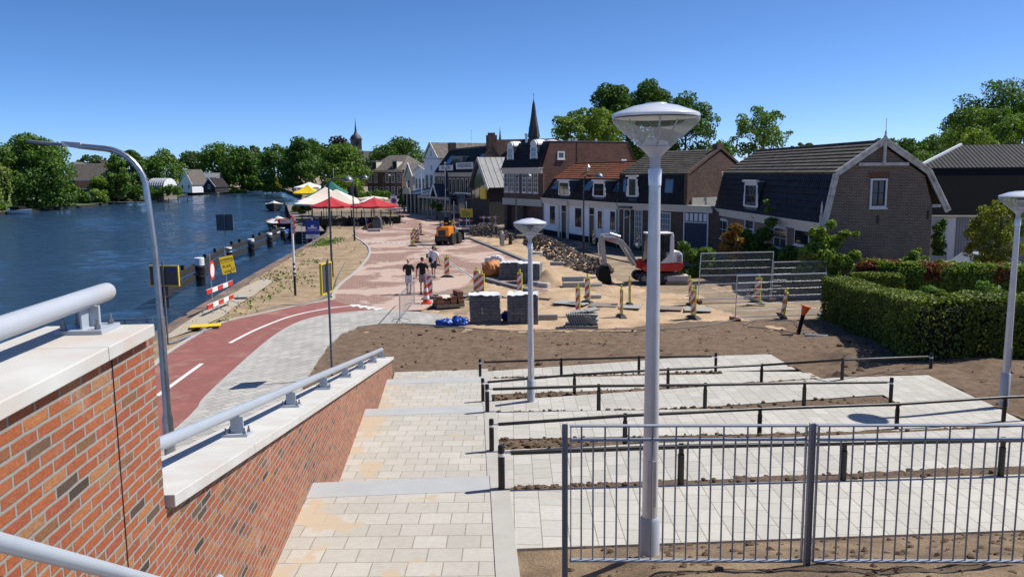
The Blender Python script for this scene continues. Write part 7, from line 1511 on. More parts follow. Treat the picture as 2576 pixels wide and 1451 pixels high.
# grey road plates in a line across the sand
RP = 'grey road plates laid across the sand'; px0 = [(1100, 742, 1180, 746), (1186, 747, 1264, 750), (1330, 748, 1392, 752), (1398, 762, 1478, 768), (1484, 770, 1552, 772), (1560, 774, 1612, 776), (1655, 778, 1716, 780), (1722, 781, 1790, 783)]
for i, (xa, ya, xb, yb) in enumerate(px0):
    a, b = W(xa, ya, 0), W(xb, yb, 0); d = b - a; o = MB().box((0, 0, 0), (d.length, 1.0, .03)).build('road_plate', M['stone_grey' if i % 2 else 'wood_grey']); o.location = (a + b) / 2 + V((0, 0, .075)); o.rotation_euler = (0, R(rnd.uniform(-.6, .6)), math.atan2(d.y, d.x)); tag(o, ('leftmost road plate behind the brick pallet', 'road plate behind the left wrapped pavers', 'road plate behind the small lamp pole', 'road plate below the sand mound beacons', 'road plate between the two edge on beacons', 'road plate just left of the big lamp pole', 'road plate just right of the big lamp pole', 'rightmost road plate ending at the fence beacons')[i], 'road plate', RP)
# orange marker, pipes, cables
p = W(2006, 836, .1); t = thing('marker_post', 'leaning black post with bright orange funnel top beside the yew hedge', 'marker post', p); q = WY(2021, 790, p.y) - p; e = WY(2027, 774, p.y) - p; MB().tube([(0, 0, -.2), q], .075, 12).build('post', M['black_matt'], t, smooth=True)
dq = (e - q).normalized(); e2 = q + dq * .3; MB().tube([q - dq * .03, e2 - dq * .04, e2 - dq * .02, e2 + dq * .01], [.08, .15, .2, .2], 14).build('funnel', M['neon_orange'], t, smooth=True)
t = thing('drain_pipe', 'short grey plastic pipe lying beside the orange marker', 'pipe', W(2052, 848, .15)); MB().tube([(-.36, .1, .02), (.36, -.16, .02)], [.1, .1], 16).build('pipe', M['lead'], t, smooth=True)
t = thing('drain_pipe', 'grey pipe stub standing upright in the sand near the mesh fence', 'pipe', W(1749, 745, 0)); MB().tube([(0, 0, -.1), (0, 0, .6)], .07, 12).build('pipe', M['lead'], t, smooth=True)
def cable(label, pts, r=.018, mat='lead'):
    P = [WF(a, b, lambda x, y: soilz(x, y) if y < 31 else .03) for a, b in pts]; P = [p + V((0, 0, .07)) for p in P]; S2 = smooth_line([(p.x, p.y) for p in P], 6); z = np.interp(np.linspace(0, 1, len(S2)), np.linspace(0, 1, len(P)), [p.z for p in P]); o = MB().tube([(s.x, s.y, zz) for s, zz in zip(S2, z)], r, 6).build('cable', M[mat], None, smooth=True); tag(o, label, 'cable')
cable('long thin grey cable along the soil edge from footpath to marker', [(1010, 817), (1150, 828), (1300, 836), (1450, 832), (1600, 834), (1700, 830), (1800, 818), (1850, 808)]); cable('looped grey cable between the big lamp pole and the orange marker', [(1870, 820), (1910, 808), (1990, 812), (2010, 822)]); cable('short curled cable below the looped one', [(1880, 826), (1940, 832), (2000, 842), (2030, 838)])
cable('pale hose lying across the verge below the finger post', [(630, 790), (700, 772), (760, 768), (830, 742), (850, 700), (870, 660)], .02, 'lead')
# clods on the soil
cl_ = MB(); rc = random.Random(9); bm = bmesh.new(); bmesh.ops.create_icosphere(bm, subdivisions=1, radius=1); bm.verts.index_update(); ICO = [tuple(v.co) for v in bm.verts]; ICF = [tuple(v.index for v in f.verts) for f in bm.faces]; bm.free()
def clod(x, y, z, r): 
    k = rc.uniform(0, 6.28); cl_.add([(x + (a * math.cos(k) - b * math.sin(k)) * r * j, y + (a * math.sin(k) + b * math.cos(k)) * r * j, z + c * r * .7 * j) for a, b, c in ICO for j in (rc.uniform(.7, 1.2),)], ICF)
for i in range(900):
    x, y = rc.uniform(-5, 20), rc.uniform(16, 31)
    if inpoly(x, y, hull) or (x < -3.5 and y < 25): continue
    clod(x, y, soilz(x, y) + .02, rc.uniform(.02, .07) if rc.random() < .9 else rc.uniform(.08, .14))
for (n_, f_, z0, z1, xa, xb) in ((nA, fB, zA, zB, -.5, 6), (nB, fC, zB, zC, -.4, 8), (nC, fD, zC, zD, -.4, 8.3), (nD, fE, zD, zE, -.2, 11), (nE, fF, zE, zF, 0, 12)):
    for i in range(150):
        x = rc.uniform(xa, xb) if rc.random() < .7 else rc.uniform(xa, xa + 1.5); t_ = rc.random(); y = n_(x) + (f_(x) - n_(x)) * t_; clod(x, y, z0(x) * (1 - t_) + z1(x) * t_ + .02, rc.uniform(.015, .06))
for i in range(420):
    x = rc.uniform(.5, 9); y = nF(x) - rc.uniform(0, 3); clod(x, y, nearz(x, y), rc.uniform(.012, .05))
tag(cl_.build('clods', M['soil_strip']), 'earth clods scattered over the bare soil', None, None, 'stuff')
# railing by the water at the left, board and parked car by the barn
a, b = W(243, 812, .35), W(384, 808, .35); t = thing('water_railing', 'thin dark railing at the water behind the parapet', 'railing', (a.x, a.y, -.3)); MB().tube([(0, 0, .75), (b.x - a.x, b.y - a.y, .75), (b.x - a.x, b.y - a.y, 0)], .03, 8).build('rail', M['galv_dark'], t)
for k in (0, .5, .9): MB().tube([((b.x - a.x) * k, (b.y - a.y) * k, 0), ((b.x - a.x) * k, (b.y - a.y) * k, .75)], .025, 6).build('post', M['galv_dark'], t)
p = WY(2366, 650, 46); o = MB().box((0, 0, 0), (1.25, .05, 1.0)).build('leaning_board', M['corr']); o.location = (p.x, 46.5, .6); o.rotation_euler = (R(-12), R(5), 0); tag(o, 'pale board leaning at the brick gable corner', 'board')
p = WY(2480, 665, 44.5); t = thing('parked_car', 'pale parked car mostly hidden behind the beech hedge', 'car', (p.x, 44.5, 0), R(4))
MB().xz([(-2.0, .3), (2.0, .3), (2.05, .75), (1.2, .95), (.6, 1.42), (-.9, 1.45), (-1.6, .98), (-2.05, .9)], -.82, .82).build('body', M['corr'], t, bevel=.07); MB().xz([(1.05, .95), (.55, 1.36), (-.85, 1.38), (-1.4, .98)], -.83, .83).build('window', M['glass'], t, bevel=.02)
for x in (-1.3, 1.3):
    for y in (-.8, .8): MB().tube([(x, y - .1, .31), (x, y + .1, .31)], .31, 16).build('wheel', M['rubber'], t)
t = thing('board_fence', 'low weathered board fence at the right edge behind the beech hedge', 'fence', (WY(2520, 665, 41.5).x, 41.5, 0)); m_ = MB()
for i in range(12): m_.bx(i * .16, i * .16 + .13, 0, .02, .1, 1.15)
m_.build('boards', M['wood_grey'], t); MB().bx(0, 1.9, .021, .06, .9, 1.0).build('rail', M['wood_grey'], t)
# ================================================================ TERRACE
T0, T1 = W(785, 571, 0), W(1008, 564, 0); d = T1 - T0; L = d.length; TA = math.atan2(d.y, d.x); n = 9; GW = 'terrace wind screens'
def screen(label, o_, rz, w_):
    t = thing('wind_screen', label, 'screen', o_, rz, GW); MB().bx(.03, w_ - .03, -.02, .02, .08, .95).build('lower_panel', M['black_matt'], t); MB().bx(.03, w_ - .03, -.008, .008, .97, 1.75).build('glass_panel', M['screen_glass'], t)
    for x in (.0, w_): MB().bx(x - .03, x + .03, -.03, .03, 0, 1.8).build('post', M['black'], t)
labs = ('leftmost black wind screen of the terrace front', 'wind screen second from the left behind the front dome lamp', 'terrace wind screen third from the left', 'terrace wind screen left of the middle one', 'middle black wind screen of the terrace front', 'terrace wind screen right of the middle one', 'terrace wind screen behind the waste container', 'terrace wind screen second from the right end', 'rightmost black wind screen of the terrace front')
for i in range(n): screen(labs[i], T0 + d * (i / n), TA, L / n - .06)
nb = V((-.22, .975, 0)).normalized(); 
for i in range(4): screen(('side wind screen nearest the corner by the jetty', 'second side wind screen along the jetty', 'third side wind screen along the jetty', 'last side wind screen along the jetty')[i], T0 + nb * (2.4 * i + .1), math.atan2(nb.y, nb.x), 2.3)
def pz(px_, py_, y): return WY(px_, py_, y)
def par2(label, x0, x1, yt, yb, d_, mat, sq=False, n=8):
    c = WY((x0 + x1) / 2, yb, d_); r_ = (WY(x1, yb, d_).x - WY(x0, yb, d_).x) / 2; zt = WY((x0 + x1) / 2, yt, d_).z; parasol(label, (c.x, d_, 0), r_ * (1.3 if sq else 1.03), zt, max(.25, zt - c.z - .1), mat, n, 'terrace parasols', 'black', .2, sq)
par2('left red parasol in front over the terrace', 781, 888, 495, 519, 98.5, 'canvas_red'); par2('right red parasol over the terrace', 884, 1000, 496, 519, 98.5, 'canvas_red')
par2('large cream tent parasol right behind the left red one', 770, 924, 476, 512, 104, 'canvas_cream', True); par2('cream tent parasol behind on the river side', 756, 884, 470, 506, 109, 'canvas_cream', True); par2('grey white parasol lowest on the river side', 744, 808, 498, 513, 103, 'canvas_white', True); par2('small cream parasol between the two red ones', 902, 975, 493, 500, 106, 'canvas_cream'); par2('dark green tent roof over the back terrace', 776, 890, 455, 494, 118, 'canvas_green', True); par2('yellow tent roof over the back terrace', 742, 806, 464, 486, 126, 'yellow', True); par2('white tent roof behind the yellow one', 744, 812, 458, 472, 133, 'canvas_white', True); par2('white parasol tucked right of the cream tent', 905, 960, 496, 509, 102, 'canvas_white')
for px_, d_, lab in ((812, 112, 'closed black parasol left of the two over the cream tent'), (824, 113, 'closed black parasol right of the two over the cream tent'), (881, 112, 'closed black parasol left of the second dome lamp pole'), (895, 113, 'closed black parasol right of the second dome lamp pole')):
    p = WY(px_, 480, d_); t = thing('closed_parasol', lab, 'parasol', (p.x, d_, 0), 0, 'closed parasols'); zt = WY(px_, 460 if px_ < 850 else 466, d_).z; MB().lathe([(.1, zt - 2.1), (.28, zt - 1.9), (.3, zt - 1.0), (.2, zt - .4), (.05, zt), (0, zt + .1)], 10).build('canopy', M['black_matt'], t, smooth=True); MB().tube([(0, 0, 0), (0, 0, zt)], .04, 8).build('pole', M['black'], t)
GTB = 'terrace tables'; GCH = 'terrace chairs'
def table(o_, lab):
    t = thing('table', lab, 'table', o_, rnd.random(), GTB); MB().lathe([(.42, .72), (.42, .75)], 16).build('table_top', M['wood'], t); MB().tube([(0, 0, .03), (0, 0, .72)], .04, 8).build('stem', M['black'], t); MB().lathe([(.25, 0), (.25, .03)], 12).build('foot', M['black'], t); return t
def chair(lab):
    t = thing('chair', lab, 'chair', (0, 0, 0), 0, GCH); MB().bx(-.22, .22, -.22, .22, .43, .47).build('seat', M['wood_dark'], t); MB().bx(-.22, .22, .19, .23, .5, .9).build('backrest', M['wood_dark'], t)
    for sx in (-.2, .2):
        for sy in (-.2, .2): MB().tube([(sx, sy, 0), (sx, sy, .9 if sy > 0 else .43)], .016, 6).build('leg', M['black'], t)
    return t
t0 = c0 = None; TL = ('under the left red parasol near the jetty', 'under the left red parasol behind the front lamp', 'between the two red parasols', 'under the right red parasol behind the waste container', 'under the right red parasol at its right end', 'in the back under the cream tent')
for i, f_ in enumerate((.12, .28, .46, .66, .84, .35)):
    q = T0 + d * f_ + nb * (1.6 if i < 5 else 5.0); lab = 'round dark table ' + TL[i]
    if t0 is None: t0 = table(q, lab)
    else: dup(t0, q, rnd.random(), lab)
    for k in range(3):
        a = k * 2.1 + i; lab = 'dark terrace chair ' + TL[i]
        qq = q + V((math.cos(a) * .75, math.sin(a) * .75, 0))
        if c0 is None: c0 = chair(lab); c0.location = qq; c0.rotation_euler.z = a - PI / 2
        else: dup(c0, qq, a - PI / 2, lab)
shrubpx('planter_plant', 'reddish green fern plants at the river side of the terrace', [(752, 520, .6), (764, 516, .6), (744, 526, .5), (774, 522, .5), (758, 530, .5)], 110, 'leaf_yellow', 97, 900, .3, cat='plant'); shrubpx('planter_plant', 'pair of potted trees at the conservatory door', [(1092, 518, .45), (1106, 520, .45), (1092, 512, .3), (1106, 526, .4)], 108, 'leaf_dark', 98, 900, .16, cat='plant'); shrubpx('planter_plant', 'tall dark ivy clad pillar right of the corner house', [(1016, 500, .8), (1018, 484, .8), (1014, 512, .8), (1024, 495, .7)], 128, 'leaf_dark', 99, 900, .28, cat='plant'); shrubpx('planter_plant', 'flowering bushes behind the right red parasol', [(930, 492, .8), (950, 490, .9), (970, 492, .9), (905, 494, .8)], 130, 'leaf_mid', 100, 900, .28, cat='plant')
p = W(992, 556, 0); t = thing('parking_sign', 'no parking sign on a pole right of the red parasols', 'sign', p, R(-4)); MB().tube([(0, .03, 0), (0, .03, 3.4)], .04, 8).build('post', M['galv'], t); o = MB().bx(-.42, .42, -.015, .015, 2.15, 3.2).build('plate', M['white'], t); MB().tube([(0, -.03, 2.6), (0, -.016, 2.6)], .32, 24).build('ring', M['red'], o); MB().tube([(0, -.034, 2.6), (0, -.031, 2.6)], .25, 24).build('disc', M['blue_sign'], o); MB().box((0, -.038, 2.6), (.52, .006, .06), M=Matrix.Rotation(R(45), 4, 'Y')).build('slash', M['red'], o)
p = W(983, 548, 0); t = thing('menu_board', 'white menu stand with yellow base inside the terrace', 'menu board', p); MB().bx(-.4, .4, -.03, .03, .9, 1.7).build('sheet', M['white'], t); MB().bx(-.3, .3, -.15, .15, .5, .85).build('base', M['yellow'], t); MB().tube([(0, 0, 0), (0, 0, .5)], .05, 8).build('leg', M['black'], t)
# bicycles
def bike(lab):
    t = thing('bicycle', lab, 'bicycle', (0, 0, 0), 0, 'bicycles at the terrace')
    for x in (-.52, .52):
        n_ = 18; w_ = MB().tube([(x + .33 * math.cos(2 * PI * i / n_), 0, .34 + .33 * math.sin(2 * PI * i / n_)) for i in range(n_ + 1)], .022, 6, False).build('wheel', M['rubber'], t); sp = MB()
        for i in range(8): sp.tube([(x, 0, .34), (x + .32 * math.cos(PI * i / 4), 0, .34 + .32 * math.sin(PI * i / 4))], .004, 4)
        sp.build('spokes', M['galv'], w_)
    m_ = MB(); m_.tube([(-.52, 0, .34), (-.2, 0, .85), (.36, 0, .8), (-.05, 0, .33), (-.52, 0, .34)], .018, 6); m_.tube([(-.05, 0, .33), (-.2, 0, .95)], .018, 6); m_.tube([(.52, 0, .34), (.34, 0, 1.02)], .018, 6); m_.build('frame', M['black'], t); MB().tube([(.2, -.28, 1.0), (.34, -.1, 1.05), (.34, .1, 1.05), (.2, .28, 1.0)], .014, 6).build('handlebar', M['galv_dark'], t); MB().box((-.22, 0, .97), (.26, .14, .06)).build('saddle', M['black'], t, bevel=.02); MB().bx(-.75, -.35, -.06, .06, .7, .73).build('carrier', M['black'], t); return t
bk = bike('black bicycle parked left against the terrace screens'); bk.location = W(842, 573, .03); bk.rotation_euler.z = R(-8)
dup(bk, W(897, 573, .03), R(-60), 'black bicycle behind the second dome lamp pole'); dup(bk, W(961, 570, .03), R(70), 'bicycle right behind the waste container'); dup(bk, W(982, 572, .03), R(82), 'bicycle seen end on near the right terrace corner')
t = thing('steel_post', 'thin leaning steel post beside the brown brick heap', 'post', W(925, 582, 0)); MB().tube([(0, 0, 0), (-.35, 0, 2.4)], .05, 8).build('pole', M['galv_dark'], t); MB().box((-.05, 0, 1.2), (.3, .04, .3)).build('plate', M['blue_sign'], t)
t = thing('sign_stand', 'small sign stand with red board at the right terrace corner', 'sign', W(1011, 562, 0), R(-6)); MB().tube([(0, 0, 0), (0, 0, 1.9)], .03, 6).build('post', M['galv'], t); MB().bx(-.3, .3, -.02, .02, .7, .95).build('board', M['brick_rust'], t); MB().box((0, 0, .06), (.9, .4, .1)).build('foot', M['rubber'], t)

# grass tufts and weeds on the verge
rg = np.random.RandomState(3); gp = []
cs = [W(835, 608, 0), W(800, 606, 0), W(760, 640, 0), W(700, 700, 0), W(720, 690, 0), W(790, 660, 0), W(640, 760, 0), W(845, 575, 0), W(690, 640 + 90, 0), W(750, 700, 0), W(815, 615, 0), W(600, 800, 0)]
for i, c in enumerate(cs):
    k = 300 if i in (0, 1, 10) else 40; a = rg.normal(0, 1, (k, 2)); gp.append(np.c_[c.x + a[:, 0] * .5, c.y + a[:, 1] * 1.6, rg.uniform(.03, .12, k)])
q = rg.uniform(0, 1, (1500, 2)); q = np.c_[-16.5 + 8 * q[:, 0], 30 + 52 * q[:, 1] ** 1.3, rg.uniform(.02, .07, 1500)]; gp.append(q[[inpoly(x, y, VERGE_P) and fbm(x, y, .5, 2) > .38 for x, y, z in q]])
gp = np.concatenate(gp); gp = gp[[inpoly(x, y, VERGE_P) for x, y, z in gp]]
tag(leaves('grass_tufts', gp, np.tile((0, -.6, .5), (len(gp), 1)), .1, M['leaf_mid'], None, 4, .5, 2.2), 'green grass tufts coming up through the sandy verge', None, None, 'stuff')
# ================================================================ MACHINES
def excavator():
    p = W(1650, 707, .05); t = thing('mini_excavator', 'red and white mini excavator with its arm bent down to a dark bucket', 'excavator', p, R(6)); t.scale = (.95, .95, .95)
    for y in (-.75, .75):
        n = 8; pr = [(-.95 + .28 * math.cos(PI / 2 + PI * i / n), .29 + .28 * math.sin(PI / 2 + PI * i / n)) for i in range(n + 1)] + [(.95 + .28 * math.cos(-PI / 2 + PI * i / n), .29 + .28 * math.sin(-PI / 2 + PI * i / n)) for i in range(n + 1)]
        tr = MB().xz(pr, y - .2, y + .2).build('track', M['rubber'], t); lg = MB()
        for i in range(12): x = -1.0 + i * .18; lg.bx(x, x + .07, y - .21, y + .21, .565, .59); lg.bx(x, x + .07, y - .21, y + .21, -.01, .012)
        lg.build('track_lugs', M['black'], tr); hb = MB()
        for x in (-.95, -.3, .3, .95): hb.tube([(x, y - .215, .29), (x, y + .215, .29)], .17 if abs(x) > .9 else .1, 12)
        hb.build('track_roller', M['galv_dark'], tr)
    MB().lathe([(.45, .45), (.45, .66)], 20).build('slew_ring', M['black'], t); MB().bx(-.6, .6, -.55, .55, .25, .5).build('undercarriage', M['black'], t)
    MB().xz([(-.85, .66), (1.15, .66), (1.3, .8), (1.32, 1.15), (-.85, 1.15), (-.95, .9)], -.92, .92).build('lower_body', M['red'], t, bevel=.05)
    MB().xz([(.25, 1.15), (1.3, 1.15), (1.28, 1.62), (1.1, 1.8), (.25, 1.8)], -.9, .9).build('engine_cover', M['white'], t, bevel=.06); g = MB()
    for i in range(4): g.bx(.95, 1.22, -.915, -.895, 1.22 + i * .09, 1.27 + i * .09)
    g.build('side_grille', M['sign_back'], t)
    c = MB()
    for (x, y) in ((-.78, -.9), (-.78, .1), (.62, -.9), (.62, .1)): c.bar((x, y, 1.1), (x + (.12 if x < 0 else -.02), y, 2.72), .1, .1, (1, 0, 0))
    c.bx(-.72, .66, -.95, .15, 2.7, 2.8); c.bx(-.1, -.04, -.93, -.87, 1.15, 2.7); c.build('cab_frame', M['black'], t, bevel=.02)
    MB().bx(-.76, .7, -.98, .18, 2.78, 2.86).build('cab_roof', M['white'], t, bevel=.03)
    MB().xz([(.5, 1.15), (.78, 1.15), (.74, 2.75), (.55, 2.75)], -.955, .16).build('cab_pillar', M['white'], t, bevel=.03); MB().xz([(-.05, 1.15), (.5, 1.15), (.5, 1.7), (.3, 1.45)], -.96, -.9).build('door_skirt', M['white'], t)
    q = MB(); q.bx(-.68, .5, -.9, -.885, 1.2, 2.68); q.bx(-.68, .5, .1, .115, 1.2, 2.68); q.add([(-.8, -.88, 1.2), (-.8, .08, 1.2), (-.68, .08, 2.68), (-.68, -.88, 2.68)], [(0, 1, 2, 3)]); q.build('cab_glass', M['cab_glass'], t)
    s_ = MB(); s_.bx(-.1, .35, -.65, -.15, 1.15, 1.5); s_.bx(.25, .4, -.65, -.15, 1.5, 2.2); s_.build('seat', M['black_matt'], t, bevel=.04); MB().tube([(-.55, -.4, 1.15), (-.45, -.4, 1.75)], .03, 6).build('lever', M['black'], t)
    bw = .16; y0 = -.1
    MB().xz([(-.85, .75), (-1.2, .8), (-1.3, 1.2), (-.95, 1.35), (-.8, 1.15)], y0 - .16, y0 + .16).build('swing_post', M['red'], t, bevel=.03)
    boom = [(-1.15, 1.15), (-1.55, 1.85), (-2.05, 2.45), (-2.55, 2.62), (-3.2, 2.68), (-3.25, 2.5), (-2.6, 2.3), (-2.2, 2.15), (-1.85, 1.6), (-1.45, .95), (-1.2, .95)]
    bo = MB().xz(boom, y0 - .12, y0 + .12).build('boom', M['arm_grey'], t, bevel=.02); lettering('TAKEUCHI', .17, 'lettering', M['red'], bo, (-2.72, y0 - .125, 2.46), (PI / 2, R(-2), 0), .002)
    MB().xz([(-3.35, 2.78), (-3.1, 2.72), (-3.08, 2.4), (-3.0, 1.7), (-2.92, .95), (-3.08, .92), (-3.3, 1.75), (-3.42, 2.4)], y0 - .1, y0 + .1).build('dipper_arm', M['arm_grey'], t, bevel=.02)
    cy = MB(); cy.tube([(-2.15, y0, 2.62), (-2.75, y0, 2.82)], .06, 10); cy.tube([(-2.75, y0, 2.82), (-3.3, y0, 2.78)], .035, 8); cy.build('arm_cylinder', M['galv'], t); cy = MB(); cy.tube([(-1.25, y0 - .17, 1.0), (-1.6, y0 - .17, 1.5)], .06, 10); cy.tube([(-1.6, y0 - .17, 1.5), (-1.95, y0 - .17, 2.05)], .035, 8); cy.build('boom_cylinder', M['galv'], t); cy = MB(); cy.tube([(-3.42, y0, 2.3), (-3.38, y0, 1.5)], .05, 8); cy.tube([(-3.38, y0, 1.5), (-3.25, y0, 1.05)], .03, 8); cy.build('bucket_cylinder', M['galv'], t)
    b = MB(); pr = [(-2.9, 1.0), (-3.2, .98), (-3.45, .75), (-3.5, .4), (-3.35, .1), (-3.05, -.02), (-2.7, .02)]; pi_ = [(-2.72, .06), (-3.05, .03), (-3.3, .14), (-3.43, .42), (-3.38, .72), (-3.18, .92), (-2.92, .94)]
    b.xz(pr + pi_, y0 - .42, y0 + .42)
    for s in (-.42, .40): b.xz(pr, y0 + s, y0 + s + .02)
    b.build('bucket', M['black_matt'], t); th_ = MB()
    for k in range(5): th_.bar((-2.72, y0 - .38 + k * .19, .03), (-2.55, y0 - .38 + k * .19, .0), .06, .04)
    th_.build('bucket_teeth', M['steel'], t); MB().xz([(1.2, .05), (1.3, .05), (1.38, .45), (1.28, .45)], -.9, .9).build('dozer_blade', M['black'], t); MB().bx(-1.32, -1.22, y0 - .36, y0 - .26, 2.1, 2.25).build('work_lamp', M['lead_white'], t)
excavator()
def loader():
    p = W(1120, 616, .04); t = thing('mini_loader', 'orange mini loader with black canopy seen from behind on the square', 'loader', p, R(-18)); 
    for x in (-.62, .62):
        for y in (.1, 1.5):
            n = 20; w_ = MB().lathe([(.30, -.17), (.44, -.19), (.48, -.12), (.48, .12), (.44, .19), (.30, .17)], 22, M=Matrix.Translation((x, y, .48)) @ Matrix.Rotation(PI / 2, 4, 'Y')).build('wheel', M['rubber'], t, smooth=True); lg = MB()
            for i in range(14):
                a = 2 * PI * i / 14; lg.box((x + (.08 if i % 2 else -.08), y + .49 * math.cos(a), .48 + .49 * math.sin(a)), (.2, .05, .06), M=Matrix.Rotation(a, 4, 'X'))
            lg.build('tyre_lugs', M['rubber'], w_); MB().lathe([(.0, -.1), (.26, -.16), (.29, .0), (.26, .16), (.0, .1)], 16, M=Matrix.Translation((x, y, .48)) @ Matrix.Rotation(PI / 2, 4, 'Y')).build('rim', M['galv'], w_, smooth=True)
    MB().yz([(-.55, .75), (-.58, 1.35), (-.45, 1.55), (.45, 1.6), (.6, 1.2), (.6, .75)], -.58, .58).build('engine_hood', M['orange'], t, bevel=.07); MB().bx(-.36, .28, -.6, -.57, .82, 1.26).build('rear_grille', M['black'], t); g = MB()
    for i in range(9): x = -.34 + i * .075; g.bx(x, x + .02, -.615, -.6, .84, 1.24)
    g.build('grille_bars', M['sign_back'], t); MB().bx(-.5, .5, -.55, 1.9, .42, .8).build('chassis', M['black'], t, bevel=.03); MB().bx(-.52, .52, -.6, -.5, .4, .72).build('bumper', M['black'], t); MB().bx(-.55, .55, .5, 1.0, .8, 1.0).build('floor_plate', M['galv_dark'], t)
    s_ = MB(); s_.bx(-.25, .25, .35, .8, 1.5, 1.65); s_.bx(-.24, .24, .3, .42, 1.6, 2.1); s_.bx(-.16, .16, .3, .4, 2.12, 2.3); s_.build('seat', M['black_matt'], t, bevel=.03); MB().bx(-.14, .14, .28, .3, 1.72, 1.88).build('seat_plate', M['orange'], t)
    for x in (-.5, .5): MB().tube([(x, .2, 1.4), (x, .15, 2.55), (x, .3, 2.66), (x, 1.1, 2.68)], .045, 8).build('canopy_post', M['black'], t)
    MB().bx(-.58, .58, .0, 1.3, 2.66, 2.74).build('canopy_roof', M['black'], t, bevel=.02); MB().tube([(0, .9, 1.2), (0, 1.05, 1.75)], .03, 6).build('steering_column', M['black'], t); MB().lathe([(.17, -.015), (.19, 0), (.17, .015)], 14, M=Matrix.Translation((0, 1.05, 1.78)) @ Matrix.Rotation(R(-30), 4, 'X')).build('steering_wheel', M['black'], t)
    for x in (-.3, .3): MB().yz([(1.2, .9), (1.35, 1.35), (1.9, 1.2), (2.6, .6), (2.6, .45), (1.9, .85), (1.4, .9)], x - .07, x + .07).build('lift_arm', M['galv_dark'], t)
    MB().bx(-.7, .7, 2.6, 2.7, .2, 1.1).build('tool_plate', M['black'], t); MB().bx(-.66, .66, 2.7, 3.5, .18, .26).build('fork', M['galv_dark'], t)
loader()
